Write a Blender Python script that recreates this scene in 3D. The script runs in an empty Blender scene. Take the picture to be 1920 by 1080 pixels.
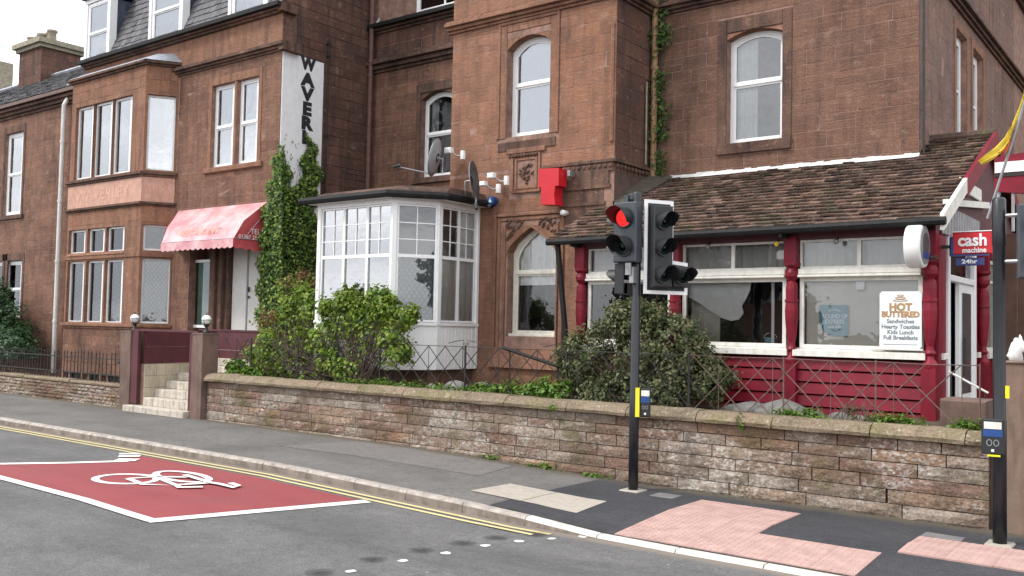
import bpy, bmesh, math, random
import numpy as np
from mathutils import Matrix, Vector
rng = random.Random(7)
S = bpy.context.scene
COL = S.collection

# ------------------------------------------------------------------ camera
CAM = (0.0, 0.0, 2.0)
FPX = 1746.57
CR = (0.795724, 0.605320, 0.020275)
CU = (0.010131, -0.046775, 0.998854)
CF = (-0.605574, 0.794607, 0.043352)
cd = bpy.data.cameras.new('camera')
cd.lens = FPX * 36 / 1920
cd.sensor_width = 36
cd.clip_end = 3000
cam = bpy.data.objects.new('camera', cd)
COL.objects.link(cam)
cam.matrix_world = Matrix(((CR[0], CU[0], -CF[0], CAM[0]), (CR[1], CU[1], -CF[1], CAM[1]),
                           (CR[2], CU[2], -CF[2], CAM[2]), (0, 0, 0, 1)))
S.camera = cam

# ------------------------------------------------------------------ sky, sun, exposure
SUN_EL, SUN_AZ = 48, -38          # azimuth measured from -Y (behind the camera) towards -X
w = bpy.data.worlds.new('World')
S.world = w
w.use_nodes = True
nt = w.node_tree
nt.nodes.clear()
wo = nt.nodes.new('ShaderNodeOutputWorld')
bg = nt.nodes.new('ShaderNodeBackground')
sky = nt.nodes.new('ShaderNodeTexSky')
sky.sky_type = 'NISHITA'
sky.sun_disc = False
sky.sun_elevation = math.radians(SUN_EL)
sky.sun_rotation = math.radians(180 - SUN_AZ)
sky.dust_density = 3.0
tc = nt.nodes.new('ShaderNodeTexCoord')
mp = nt.nodes.new('ShaderNodeMapping')
mp.inputs['Scale'].default_value = (1.5, 1.5, 4.0)
cn = nt.nodes.new('ShaderNodeTexNoise')
cn.inputs['Scale'].default_value = 2.1
cn.inputs['Detail'].default_value = 7
cr = nt.nodes.new('ShaderNodeValToRGB')
cr.color_ramp.elements[0].position = 0.38
cr.color_ramp.elements[0].color = (10.4, 10.9, 11.8, 1)
cr.color_ramp.elements[1].position = 0.60
cr.color_ramp.elements[1].color = (20.5, 20.6, 20.8, 1)
mx = nt.nodes.new('ShaderNodeMix')
mx.data_type = 'RGBA'
mx.inputs[0].default_value = 0.86
nt.links.new(tc.outputs['Generated'], mp.inputs['Vector'])
nt.links.new(mp.outputs[0], cn.inputs['Vector'])
nt.links.new(cn.outputs[0], cr.inputs[0])
nt.links.new(sky.outputs[0], mx.inputs[6])
nt.links.new(cr.outputs[0], mx.inputs[7])
nt.links.new(mx.outputs[2], bg.inputs[0])
bg.inputs[1].default_value = 0.084
nt.links.new(bg.outputs[0], wo.inputs[0])
sd = bpy.data.lights.new('sun', 'SUN')
sd.energy = 1.5
sd.angle = math.radians(11)
sd.color = (1.0, 0.965, 0.92)
sun = bpy.data.objects.new('sun', sd)
COL.objects.link(sun)
_a, _e = math.radians(SUN_AZ), math.radians(SUN_EL)
_to = Vector((math.sin(_a) * math.cos(_e), -math.cos(_a) * math.cos(_e), math.sin(_e)))
sun.rotation_euler = _to.to_track_quat('Z', 'Y').to_euler()
sun.location = (-10, -20, 30)
S.view_settings.view_transform = 'Standard'
S.view_settings.look = 'None'
S.view_settings.exposure = 0.68
S.view_settings.gamma = 1.0
S.view_settings.use_curve_mapping = False
S.cycles.max_bounces = 7
S.cycles.transparent_max_bounces = 24
S.cycles.caustics_reflective = False
S.cycles.caustics_refractive = False

# ------------------------------------------------------------------ survey helpers: photograph bearing -> point on a real plane
def ray(px, py):
    x, y = px - 960, 540 - py
    return tuple(x * CR[i] + y * CU[i] + FPX * CF[i] for i in range(3))
def onY(px, py, Y):
    d = ray(px, py); t = Y / d[1]
    return (d[0] * t, CAM[2] + d[2] * t)
def onX(px, py, X):
    d = ray(px, py); t = X / d[0]
    return (d[1] * t, CAM[2] + d[2] * t)
def gz(X):
    return float(np.interp(X, [-45, -25, -18, -10, -6, 0], [.2, .16, .13, .11, 0, 0]))
def onG(px, py, off=0.0):
    z = 0.0
    for _ in range(15):
        d = ray(px, py); t = (z + off - CAM[2]) / d[2]
        X, Y = d[0] * t, d[1] * t
        z = gz(X)
    return X, Y

class Frame:
    """u along the wall, d outward from it, z up"""
    def __init__(s, o, dr, n):
        l = math.hypot(*dr); s.o = o; s.dr = (dr[0] / l, dr[1] / l); l = math.hypot(*n); s.n = (n[0] / l, n[1] / l)
    def __call__(s, u, d, z):
        return (s.o[0] + u * s.dr[0] + d * s.n[0], s.o[1] + u * s.dr[1] + d * s.n[1], z)
    def hit(s, px, py, d=0.0):
        r = ray(px, py)
        ox, oy = s.o[0] + d * s.n[0], s.o[1] + d * s.n[1]
        t = (ox * s.n[0] + oy * s.n[1]) / (r[0] * s.n[0] + r[1] * s.n[1])
        X, Y = r[0] * t, r[1] * t
        return ((X - ox) * s.dr[0] + (Y - oy) * s.dr[1], CAM[2] + r[2] * t)
def FY(Y): return Frame((0, Y), (1, 0), (0, -1))
def FX(X): return Frame((X, 0), (0, 1), (1, 0))

# ------------------------------------------------------------------ mesh builder
class MB:
    def __init__(s):
        s.v, s.f = [], []
    def poly(s, pts):
        b = len(s.v); s.v += [tuple(p) for p in pts]; s.f.append(tuple(range(b, b + len(pts)))); return s
    def box(s, x0, x1, y0, y1, z0, z1):
        return s.hexa([(x0, y0, z0), (x1, y0, z0), (x1, y1, z0), (x0, y1, z0), (x0, y0, z1), (x1, y0, z1), (x1, y1, z1), (x0, y1, z1)])
    def hexa(s, p):
        b = len(s.v); s.v += [tuple(q) for q in p]
        for f in ((0, 3, 2, 1), (4, 5, 6, 7), (0, 1, 5, 4), (1, 2, 6, 5), (2, 3, 7, 6), (3, 0, 4, 7)):
            s.f.append(tuple(b + i for i in f))
        return s
    def fbox(s, F, u0, u1, d0, d1, z0, z1):
        return s.hexa([F(u0, d0, z0), F(u1, d0, z0), F(u1, d1, z0), F(u0, d1, z0), F(u0, d0, z1), F(u1, d0, z1), F(u1, d1, z1), F(u0, d1, z1)])
    def cbox(s, F, u0, u1, d0, d1, z0, z1, c=.008):
        """box whose front edges are chamfered"""
        c = min(c, abs(u1 - u0) * .3, abs(z1 - z0) * .3)
        p = [F(u0, d0, z0), F(u1, d0, z0), F(u1, d0, z1), F(u0, d0, z1),
             F(u0, d1 - c, z0), F(u1, d1 - c, z0), F(u1, d1 - c, z1), F(u0, d1 - c, z1),
             F(u0 + c, d1, z0 + c), F(u1 - c, d1, z0 + c), F(u1 - c, d1, z1 - c), F(u0 + c, d1, z1 - c)]
        b = len(s.v); s.v += p
        for i in range(4):
            j = (i + 1) % 4
            s.f.append((b + i, b + j, b + 4 + j, b + 4 + i)); s.f.append((b + 4 + i, b + 4 + j, b + 8 + j, b + 8 + i))
        s.f.append((b + 8, b + 9, b + 10, b + 11)); s.f.append((b + 3, b + 2, b + 1, b))
        return s
    def tube(s, pts, r, n=8, caps=True):
        rings = []
        P = [Vector(p) for p in pts]
        R = r if isinstance(r, (list, tuple)) else [r] * len(P)
        ref = None
        for i, p in enumerate(P):
            t = (P[min(i + 1, len(P) - 1)] - P[max(i - 1, 0)]).normalized()
            if ref is None:
                ref = Vector((0, 0, 1)) if abs(t.z) < .9 else Vector((1, 0, 0))
            a = t.cross(ref).normalized(); b2 = t.cross(a).normalized(); ref = -b2 if False else ref
            b = len(s.v)
            for k in range(n):
                an = 2 * math.pi * k / n
                s.v.append(tuple(p + a * (R[i] * math.cos(an)) + b2 * (R[i] * math.sin(an))))
            rings.append(b)
        for i in range(len(rings) - 1):
            for k in range(n):
                k2 = (k + 1) % n
                s.f.append((rings[i] + k, rings[i] + k2, rings[i + 1] + k2, rings[i + 1] + k))
        if caps:
            s.f.append(tuple(rings[0] + k for k in range(n))[::-1]); s.f.append(tuple(rings[-1] + k for k in range(n)))
        return s
    def lathe(s, c, prof, n=14, axis='z', rot=None):
        """prof: list of (radius, height) about an axis through c"""
        rings = []
        for r, h in prof:
            b = len(s.v)
            for k in range(n):
                a = 2 * math.pi * k / n
                p = Vector((r * math.cos(a), r * math.sin(a), h))
                if axis == 'x': p = Vector((p.z, p.x, p.y))
                if axis == 'y': p = Vector((p.x, p.z, p.y))
                if rot is not None: p = rot @ p
                s.v.append((c[0] + p.x, c[1] + p.y, c[2] + p.z))
            rings.append(b)
        for i in range(len(rings) - 1):
            for k in range(n):
                k2 = (k + 1) % n
                s.f.append((rings[i] + k, rings[i] + k2, rings[i + 1] + k2, rings[i + 1] + k))
        s.f.append(tuple(rings[0] + k for k in range(n))[::-1]); s.f.append(tuple(rings[-1] + k for k in range(n)))
        return s
    def prism(s, F, pts, d0, d1):
        """outline pts (u,z) extruded from d0 to d1"""
        b = len(s.v); n = len(pts)
        s.v += [F(u, d0, z) for u, z in pts] + [F(u, d1, z) for u, z in pts]
        s.f.append(tuple(range(b, b + n))[::-1]); s.f.append(tuple(range(b + n, b + 2 * n)))
        for i in range(n):
            j = (i + 1) % n
            s.f.append((b + i, b + j, b + n + j, b + n + i))
        return s
    def ring(s, F, A, B, d0, d1):
        """closed band between outlines A (outer) and B (inner), same count"""
        b = len(s.v); n = len(A)
        for L, d in ((A, d0), (A, d1), (B, d1), (B, d0)):
            s.v += [F(u, d, z) for u, z in L]
        for k in range(4):
            k2 = (k + 1) % 4
            for i in range(n):
                j = (i + 1) % n
                s.f.append((b + k * n + i, b + k * n + j, b + k2 * n + j, b + k2 * n + i))
        return s
    def build(s, name, mat=None, parent=None, smooth=False, recalc=True, stuff=False):
        me = bpy.data.meshes.new(name)
        me.from_pydata(s.v, [], s.f)
        if recalc:
            bm = bmesh.new(); bm.from_mesh(me); bmesh.ops.recalc_face_normals(bm, faces=bm.faces); bm.to_mesh(me); bm.free()
        return link(name, me, mat, parent, smooth, stuff)

def link(name, me, mat=None, parent=None, smooth=False, stuff=False):
    if mat is not None: me.materials.append(mat)
    if smooth:
        me.polygons.foreach_set('use_smooth', [True] * len(me.polygons))
    o = bpy.data.objects.new(name, me)
    COL.objects.link(o)
    if parent is not None:
        o.parent = parent
        o.location = (-parent_world(parent)).to_tuple() if parent_world(parent).length > 0 else (0, 0, 0)
    if stuff: o['kind'] = 'stuff'
    return o
_pw = {}
def parent_world(p):
    return _pw.get(p.name, Vector((0, 0, 0)))
def thing(name, label, cat, loc=(0, 0, 0), group=None):
    o = bpy.data.objects.new(name, None)
    COL.objects.link(o)
    o.empty_display_size = .3
    o.location = loc
    _pw[o.name] = Vector(loc)
    o['label'] = label; o['category'] = cat
    if group: o['group'] = group
    return o
def tag(o, label, cat, group=None, kind=None):
    if label: o['label'] = label
    if cat: o['category'] = cat
    if group: o['group'] = group
    if kind: o['kind'] = kind
    return o
def struct(o):
    o['kind'] = 'structure'; return o

# ------------------------------------------------------------------ materials
class NT:
    def __init__(s, name):
        s.m = bpy.data.materials.new(name); s.m.use_nodes = True
        s.t = s.m.node_tree; s.t.nodes.clear()
        s.out = s.t.nodes.new('ShaderNodeOutputMaterial')
    def n(s, ty, **kw):
        x = s.t.nodes.new('ShaderNode' + ty)
        for k, v in kw.items():
            if k.startswith('_'): setattr(x, k[1:], v)
            else:
                key = int(k[1:]) if k[0] == 'i' and k[1:].isdigit() else k.replace('__', ' ')
                sk = x.inputs[key]
                if hasattr(v, 'is_output') or isinstance(v, bpy.types.NodeSocket): s.t.links.new(v, sk)
                else: sk.default_value = v
        return x
    def pos(s, sc=(1, 1, 1)):
        g = s.n('NewGeometry')
        return s.n('Mapping', Vector=g.outputs['Position'], Scale=sc).outputs[0]
    def noise(s, scale, detail=4, sc=(1, 1, 1), rough=.55):
        return s.n('TexNoise', Vector=s.pos(sc), Scale=scale, Detail=detail, Roughness=rough).outputs[0]
    def mix(s, f, a, b, mode='MIX'):
        x = s.t.nodes.new('ShaderNodeMix'); x.data_type = 'RGBA'; x.blend_type = mode
        for i, v in ((0, f), (6, a), (7, b)):
            if isinstance(v, bpy.types.NodeSocket): s.t.links.new(v, x.inputs[i])
            elif i == 0: x.inputs[0].default_value = v
            else: x.inputs[i].default_value = (*v, 1) if len(v) == 3 else v
        return x.outputs[2]
    def math(s, op, a, b=0.0, c=0.0, clamp=False):
        x = s.t.nodes.new('ShaderNodeMath'); x.operation = op; x.use_clamp = clamp
        for i, v in enumerate((a, b, c)):
            if isinstance(v, bpy.types.NodeSocket): s.t.links.new(v, x.inputs[i])
            else: x.inputs[i].default_value = v
        return x.outputs[0]
    def step(s, v, lo, hi):
        x = s.n('MapRange', i0=v, i1=lo, i2=hi); x.clamp = True
        return x.outputs[0]
    def rnd(s):
        o = s.n('ObjectInfo').outputs['Random']; g = s.n('NewGeometry').outputs['Random Per Island']
        return s.math('FRACT', s.math('ADD', o, s.math('MULTIPLY', g, 7.31)))
    def ramp(s, v, stops):
        x = s.t.nodes.new('ShaderNodeValToRGB'); e = x.color_ramp.elements
        while len(e) < len(stops): e.new(.5)
        for i, (p, c) in enumerate(stops): e[i].position = p; e[i].color = (*c, 1)
        s.t.links.new(v, x.inputs[0]); return x.outputs[0]
    def bump(s, h, strength=.4, dist=.01):
        return s.n('Bump', Height=h, Strength=strength, Distance=dist).outputs[0]
    def bsdf(s, col, rough=.8, metal=0.0, normal=None, spec=.5, **kw):
        b = s.t.nodes.new('ShaderNodeBsdfPrincipled')
        for k, v in (('Base Color', col), ('Roughness', rough), ('Metallic', metal), ('Normal', normal), ('Specular IOR Level', spec), *kw.items()):
            if v is None: continue
            k = k.replace('__', ' ')
            if isinstance(v, bpy.types.NodeSocket): s.t.links.new(v, b.inputs[k])
            elif isinstance(v, tuple) and len(v) == 3: b.inputs[k].default_value = (*v, 1)
            else: b.inputs[k].default_value = v
        return b.outputs[0]
    def done(s, sh):
        s.t.links.new(sh, s.out.inputs[0]); return s.m

def sandstone(name, cols, grime=.5, bumpy=1.0, streak=.5, gcol=(.052, .038, .034), sat=.92):
    t = NT(name)
    c = t.ramp(t.rnd(), [(i / (len(cols) - 1), k) for i, k in enumerate(cols)])
    big = t.noise(.55, 5); mid = t.noise(3.2, 6); fine = t.noise(38, 4)
    bed = t.noise(5, 5, (1, 1, 9))
    st = t.noise(2.2, 6, (3.2, 3.2, .35))
    c = t.mix(t.math('MULTIPLY', t.step(big, .4, .72), .35), c, (.34, .17, .11))
    c = t.mix(t.math('MULTIPLY', t.step(bed, .35, .75), .5), c, t.mix(1.0, c, (.58, .52, .50), 'MULTIPLY'))
    c = t.mix(t.math('MULTIPLY', t.step(mid, .62, .74), .35), c, (.42, .27, .20))
    c = t.mix(t.math('MULTIPLY', t.step(st, .48, .70), min(1, streak * 1.5)), c, gcol)
    c = t.mix(t.math('MULTIPLY', t.step(mid, .50, .34), grime * .7), c, gcol)
    blot = t.noise(.9, 6, (1, 1, .7), .62)
    c = t.mix(t.math('MULTIPLY', t.step(blot, .50, .68), grime * 1.3), c, t.mix(1.0, c, (.48, .47, .50), 'MULTIPLY'))
    c = t.mix(t.math('MULTIPLY', t.step(t.noise(6, 5, (1, 1, 2)), .6, .68), .25), c, (.40, .25, .19))
    c = t.mix(.55, c, t.mix(1.0, c, t.ramp(fine, [(.3, (.5, .5, .5)), (.7, (1.45, 1.45, 1.45))]), 'MULTIPLY'))
    c = t.n('HueSaturation', Color=c, Saturation=sat, Value=.97, Hue=.5025).outputs[0]
    h = t.math('ADD', t.math('MULTIPLY', fine, .35), t.math('ADD', t.math('MULTIPLY', bed, .7), mid))
    return t.done(t.bsdf(c, .92, normal=t.bump(h, .55 * bumpy, .02), spec=.25))
def plain(name, col, rough=.6, metal=0.0, var=.15, scale=9, dirt=0.0, dcol=(.06, .055, .045), bumps=.1, spec=.5, **kw):
    t = NT(name)
    n = t.noise(scale, 5); n2 = t.noise(scale * 9, 3)
    c = t.mix(t.step(n, .3, .7), tuple(max(0, k * (1 - var)) for k in col), tuple(min(1, k * (1 + var)) for k in col))
    if dirt: 
        st = t.noise(3, 6, (4, 4, .8))
        c = t.mix(t.math('MULTIPLY', t.step(st, .48, .75), dirt), c, dcol)
    r = t.math('ADD', rough - .08, t.math('MULTIPLY', n2, .16))
    return t.done(t.bsdf(c, r, metal, t.bump(n2, bumps, .004), spec, **kw))

M = {}
M['stone_hotel'] = sandstone('hotel_stone', [(.175, .082, .053), (.20, .095, .06), (.235, .11, .068), (.20, .10, .066), (.245, .113, .07)], .45, streak=.35)
M['stone_bay'] = sandstone('bay_stone', [(.24, .108, .064), (.27, .12, .068), (.31, .138, .076), (.26, .122, .076), (.33, .148, .084)], .3, streak=.25)
M['stone_right'] = sandstone('right_stone', [(.175, .088, .058), (.19, .096, .062), (.21, .105, .068), (.185, .10, .07), (.22, .108, .07)], .4, streak=.3)
M['stone_side'] = sandstone('side_stone', [(.19, .115, .095), (.22, .13, .105), (.20, .125, .105), (.24, .14, .11)], .3, .8, streak=.35)
M['stone_dark'] = sandstone('damp_shaded_stone', [(.10, .050, .040), (.13, .062, .046), (.155, .072, .052), (.11, .058, .047)], .4, streak=.5)  # damp tone, with shade of right-facing walls put into the colour
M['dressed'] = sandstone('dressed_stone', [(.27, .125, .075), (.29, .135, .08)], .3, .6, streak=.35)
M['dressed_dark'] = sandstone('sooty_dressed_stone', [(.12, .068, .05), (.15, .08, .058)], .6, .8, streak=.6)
M['mortar'] = plain('mortar', (.26, .155, .12), .95, var=.35, scale=6, dirt=.35)
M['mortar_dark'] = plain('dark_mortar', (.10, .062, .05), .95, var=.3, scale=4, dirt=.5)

def wallstone():
    t = NT('boundary_wall_stone')
    c = t.ramp(t.rnd(), [(0, (.19, .14, .11)), (.2, (.28, .22, .17)), (.4, (.23, .14, .11)), (.55, (.33, .27, .22)), (.7, (.28, .18, .12)), (.85, (.25, .20, .16)), (1, (.34, .29, .24))])
    mid = t.noise(4, 7, rough=.65); fine = t.noise(30, 5); sp = t.noise(13, 6, (1, 1, 1.6), .7); big = t.noise(.8, 4)
    c = t.mix(t.math('MULTIPLY', t.step(mid, .5, .66), .6), c, (.10, .075, .055))
    wh = t.math('MULTIPLY', t.step(sp, .50, .60), t.step(t.noise(1.5, 4, (1, 1, 1.5)), .42, .56))
    c = t.mix(t.math('MULTIPLY', wh, .62), c, (.52, .48, .43))
    zone = t.noise(.9, 5, (1, 1, 2.2), .6)
    c = t.mix(t.math('MULTIPLY', t.step(zone, .46, .62), .75), c, t.mix(t.step(mid, .4, .6), (.17, .095, .07), (.12, .085, .055)))
    bl = t.noise(16, 5, (1, 1, 1.4), .7)
    c = t.mix(t.math('MULTIPLY', t.step(bl, .57, .66), .38), c, (.085, .065, .05))
    c = t.mix(t.math('MULTIPLY', wh, t.math('MULTIPLY', t.step(zone, .6, .45), .5)), c, (.50, .46, .42))
    gr = t.math('MULTIPLY', t.step(t.noise(2.3, 5), .54, .66), .6)
    c = t.mix(gr, c, (.13, .11, .05))
    c = t.mix(.6, c, t.mix(1.0, c, t.ramp(fine, [(.3, (.45, .45, .45)), (.7, (1.5, 1.5, 1.5))]), 'MULTIPLY'))
    return t.done(t.bsdf(c, .95, normal=t.bump(t.math('ADD', fine, t.math('MULTIPLY', mid, 2)), .8, .03), spec=.2))
M['wallstone'] = wallstone()
def coping():
    t = NT('coping_stone')
    c = t.ramp(t.rnd(), [(0, (.19, .15, .105)), (.5, (.24, .185, .13)), (1, (.215, .155, .11))])
    mid = t.noise(3.5, 7, rough=.65); fine = t.noise(35, 5); sp = t.noise(17, 6, rough=.7)
    c = t.mix(t.math('MULTIPLY', t.step(mid, .5, .68), .65), c, (.10, .085, .05))
    c = t.mix(t.math('MULTIPLY', t.step(t.noise(2.0, 4), .5, .65), .5), c, (.17, .155, .07))
    c = t.mix(t.math('MULTIPLY', t.step(sp, .58, .64), .6), c, (.42, .38, .31))
    c = t.mix(.6, c, t.mix(1.0, c, t.ramp(fine, [(.3, (.45, .45, .45)), (.7, (1.5, 1.5, 1.5))]), 'MULTIPLY'))
    return t.done(t.bsdf(c, .95, normal=t.bump(t.math('ADD', fine, mid), .7, .02), spec=.2))
M['coping'] = coping()

def asphalt(name, c0, c1, bump=.5, stain=.35, kerbdirt=False, crack=.6, foot=False):
    t = NT(name)
    f = t.noise(120, 3, rough=.7); g = t.noise(45, 4); b = t.noise(.9, 5); s2 = t.noise(.35, 3, (1, 4, 1))
    c = t.mix(t.step(b, .3, .7), c0, c1)
    c = t.mix(t.math('MULTIPLY', t.step(s2, .5, .7), stain), c, tuple(k * .6 for k in c0))
    c = t.mix(.8, c, t.mix(1.0, c, t.ramp(f, [(.32, (.4, .4, .4)), (.5, (1, 1, 1)), (.7, (1.7, 1.7, 1.7))]), 'MULTIPLY'))
    c = t.mix(.5, c, t.mix(1.0, c, t.ramp(g, [(.34, (.6, .6, .6)), (.66, (1.4, 1.4, 1.4))]), 'MULTIPLY'))
    m14 = t.noise(9, 5, rough=.65)
    c = t.mix(.5, c, t.mix(1.0, c, t.ramp(m14, [(.34, (.75, .75, .75)), (.66, (1.22, 1.22, 1.22))]), 'MULTIPLY'))
    if foot:
        y = t.n('SeparateXYZ', Vector=t.n('NewGeometry').outputs['Position']).outputs[1]
        e = t.math('ADD', y, t.math('MULTIPLY', t.math('SUBTRACT', t.noise(3.5, 6, rough=.7), .5), .5))
        c = t.mix(t.math('MULTIPLY', t.step(e, 10.52, 10.72), .8), c, t.mix(t.noise(22, 4), (.05, .045, .03), (.17, .14, .10)))
    v = t.n('TexVoronoi', Vector=t.pos((1.0, 1.0, 1.0)), Scale=1.7).outputs['Distance']
    spk = t.math('MULTIPLY', t.step(v, .028, .018), t.step(t.noise(1.3, 2), .5, .55))
    c = t.mix(t.math('MULTIPLY', spk, .8), c, (.35, .34, .33))
    if kerbdirt:
        y = t.n('SeparateXYZ', Vector=t.n('NewGeometry').outputs['Position']).outputs[1]
        e = t.math('ADD', y, t.math('MULTIPLY', t.noise(3.0, 5, (1, 1, 1)), .16))
        c = t.mix(t.math('MULTIPLY', t.step(e, 8.02, 8.12), .9), c, (.21, .175, .145))
        ly = t.math('ABSOLUTE', t.math('SUBTRACT', t.math('ADD', y, t.math('MULTIPLY', t.noise(.6, 3), .5)), 6.9))
        c = t.mix(t.math('MULTIPLY', t.step(ly, .55, .1), .30), c, tuple(k * .62 for k in c0))
        ly = t.math('ABSOLUTE', t.math('SUBTRACT', t.math('ADD', y, t.math('MULTIPLY', t.noise(.6, 3), .5)), 5.1))
        c = t.mix(t.math('MULTIPLY', t.step(ly, .55, .1), .25), c, tuple(k * .65 for k in c0))
    ck = t.n('TexVoronoi', Vector=t.n('Mapping', Vector=t.n('VectorMath', _operation='ADD', i0=t.pos((.35, .5, 1)), i1=t.n('TexNoise', Vector=t.pos(), Scale=1.5, Detail=5).outputs['Color']).outputs[0]).outputs[0], Scale=1.0, _feature='DISTANCE_TO_EDGE').outputs['Distance']
    c = t.mix(t.math('MULTIPLY', t.math('MULTIPLY', t.step(ck, .007, .002), t.step(t.noise(.5, 2), .52, .56)), crack), c, (.03, .03, .03))
    return t.done(t.bsdf(c, .88, normal=t.bump(t.math('ADD', f, g), bump, .006), spec=.3))
M['road'] = asphalt('road_asphalt', (.108, .107, .106), (.152, .149, .146), .7, .5, True)
M['pave'] = asphalt('old_pavement_asphalt', (.112, .108, .103), (.165, .156, .147), .5, .3, foot=True)
M['fresh'] = asphalt('fresh_asphalt', (.038, .039, .044), (.06, .06, .066), .5, .2, crack=0, foot=True)
M['patch'] = asphalt('pavement_patch', (.15, .14, .132), (.175, .163, .155), .4, .1)
M['kerb'] = plain('kerb_concrete', (.36, .32, .285), .9, var=.25, scale=7, dirt=.75, dcol=(.13, .11, .09), bumps=.5)
M['kerb_grimy'] = plain('grimy_kerb_face', (.21, .175, .145), .95, var=.35, scale=6, dirt=.7, dcol=(.10, .085, .07), bumps=.6)
M['kerb_new'] = plain('new_kerb_concrete', (.56, .53, .48), .9, var=.15, scale=5, dirt=.2, dcol=(.2, .18, .15), bumps=.4)
M['slab'] = plain('buff_slab', (.38, .34, .29), .92, var=.15, scale=12, dirt=.25, dcol=(.2, .17, .13), bumps=.6)
M['pink'] = plain('pink_tactile', (.43, .285, .255), .95, var=.16, scale=6, dirt=.5, dcol=(.26, .17, .15), bumps=.8, spec=.2)
def paint(name, col, wear=.35, under=(.12, .12, .125)):
    t = NT(name)
    f = t.noise(60, 4, rough=.75); b = t.noise(1.6, 6, rough=.6); g = t.noise(150, 2)
    c = t.mix(t.step(b, .3, .7), tuple(k * .82 for k in col), col)
    c = t.mix(t.math('MULTIPLY', t.step(t.noise(1.3, 5, (.3, 2.2, 1)), .45, .68), .35 if col[1] < .2 else .12), c, tuple(k * .62 for k in col))
    wr = t.math('MULTIPLY', t.step(t.math('ADD', f, t.math('MULTIPLY', b, .5)), .80, .92), wear)
    c = t.mix(wr, c, under)
    c = t.mix(.5, c, t.mix(1.0, c, t.ramp(g, [(.3, (.7, .7, .7)), (.7, (1.3, 1.3, 1.3))]), 'MULTIPLY'))
    return t.done(t.bsdf(c, .8, normal=t.bump(t.math('ADD', f, g), .4, .004), spec=.3))
M['redpaint'] = paint('red_road_surfacing', (.285, .062, .068), .85, (.13, .06, .06))
M['whiteline'] = paint('white_road_paint', (.78, .77, .74), .6, (.3, .3, .3))
M['yellowline'] = paint('yellow_road_paint', (.66, .56, .29), .6, (.2, .18, .13))
t = NT('blacked_out_stud')
_o = t.n('TexCoord').outputs['Object']
_l = t.n('VectorMath', _operation='LENGTH', i0=_o).outputs['Value']
_f = t.math('MULTIPLY', t.step(t.math('ADD', _l, t.math('MULTIPLY', t.noise(14, 5), .12)), .21, .08), .6)
M['blackmark'] = t.done(t.n('MixShader', i0=_f, i1=t.n('BsdfTransparent').outputs[0], i2=t.bsdf((.03, .03, .033), .9)).outputs[0])

M['upvc'] = plain('white_upvc', (.80, .80, .80), .35, var=.03, dirt=.12, dcol=(.45, .44, .40))
M['whitewood'] = plain('white_painted_timber', (.74, .72, .66), .55, var=.1, dirt=.35, dcol=(.36, .31, .24))
M['cream'] = plain('old_white_sash', (.66, .63, .55), .6, var=.1, dirt=.3, dcol=(.3, .27, .2))
M['greypaint'] = plain('grey_white_door', (.55, .54, .52), .5, var=.06)
M['maroon'] = plain('maroon_paint', (.19, .007, .021), .45, spec=.3, var=.2, scale=5, dirt=.35, dcol=(.09, .012, .02), bumps=.25)
M['maroon_dark'] = plain('dark_maroon_board', (.085, .018, .024), .6, var=.25, scale=3, dirt=.4, dcol=(.03, .014, .016))
M['lead'] = plain('lead_flashing', (.34, .36, .40), .5, .5, var=.3, scale=7, bumps=.8)
M['whiteflash'] = plain('pale_mortar_flashing', (.62, .61, .60), .8, var=.2, scale=9, dirt=.4, dcol=(.3, .28, .26), bumps=1.0)
M['black'] = plain('black_plastic', (.016, .017, .019), .5, var=.2)
M['blackpole'] = plain('black_coated_pole', (.014, .015, .019), .33, var=.2, bumps=.05)
M['sigbox'] = plain('dark_grey_signal_case', (.048, .056, .066), .42, var=.1)
M['hoodin'] = plain('hood_inside', (.008, .008, .009), .6)
M['iron'] = plain('wrought_iron', (.03, .027, .025), .6, .3, var=.3, bumps=.6)
M['rust'] = plain('rusty_wire', (.13, .085, .07), .8, var=.35, scale=20)
M['greywire'] = plain('grey_galvanised', (.32, .32, .33), .45, .6, var=.2)
M['gutter'] = plain('black_gutter', (.012, .012, .013), .6, spec=.2, var=.2, dirt=.12, dcol=(.09, .085, .075))
M['brownpipe'] = plain('brown_drainpipe', (.12, .058, .045), .5, var=.25, dirt=.4, dcol=(.05, .03, .025))
M['tanpipe'] = plain('tan_rusting_pipe', (.30, .17, .09), .7, var=.3, scale=4, dirt=.5, dcol=(.1, .08, .05))
M['whitepipe'] = plain('white_drainpipe', (.62, .62, .60), .5, var=.08, dirt=.4, dcol=(.25, .22, .18))
M['tile_cream'] = plain('cream_wall_tile', (.46, .40, .30), .5, var=.18, scale=4, dirt=.45, dcol=(.16, .13, .09), bumps=.2)
M['step'] = plain('worn_step_tile', (.50, .45, .38), .7, var=.2, scale=8, dirt=.85, dcol=(.22, .18, .14), bumps=.5)
M['soil'] = plain('garden_soil', (.09, .07, .045), .97, var=.4, scale=5, bumps=1.0)
M['rock'] = plain('grey_garden_rock', (.20, .19, .18), .9, var=.3, scale=6, dirt=.4, dcol=(.08, .09, .05), bumps=1.0)
M['curtain'] = plain('white_curtain', (.84, .85, .86), .9, var=.08)
M['blind'] = plain('beige_blind', (.62, .59, .53), .9, var=.10, scale=1.5)
M['greyblind'] = plain('grey_net_blind', (.46, .45, .43), .9, var=.2, scale=2)
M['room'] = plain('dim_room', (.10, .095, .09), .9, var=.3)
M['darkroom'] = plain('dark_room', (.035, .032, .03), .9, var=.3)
M['red'] = plain('bright_red_sign', (.50, .006, .014), .45, var=.06)
M['blue'] = plain('blue_plastic', (.015, .06, .22), .35, var=.1)
M['wood'] = plain('brown_boarding', (.115, .062, .042), .75, var=.3, scale=3, dirt=.4, dcol=(.05, .03, .022), bumps=.6)
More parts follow.
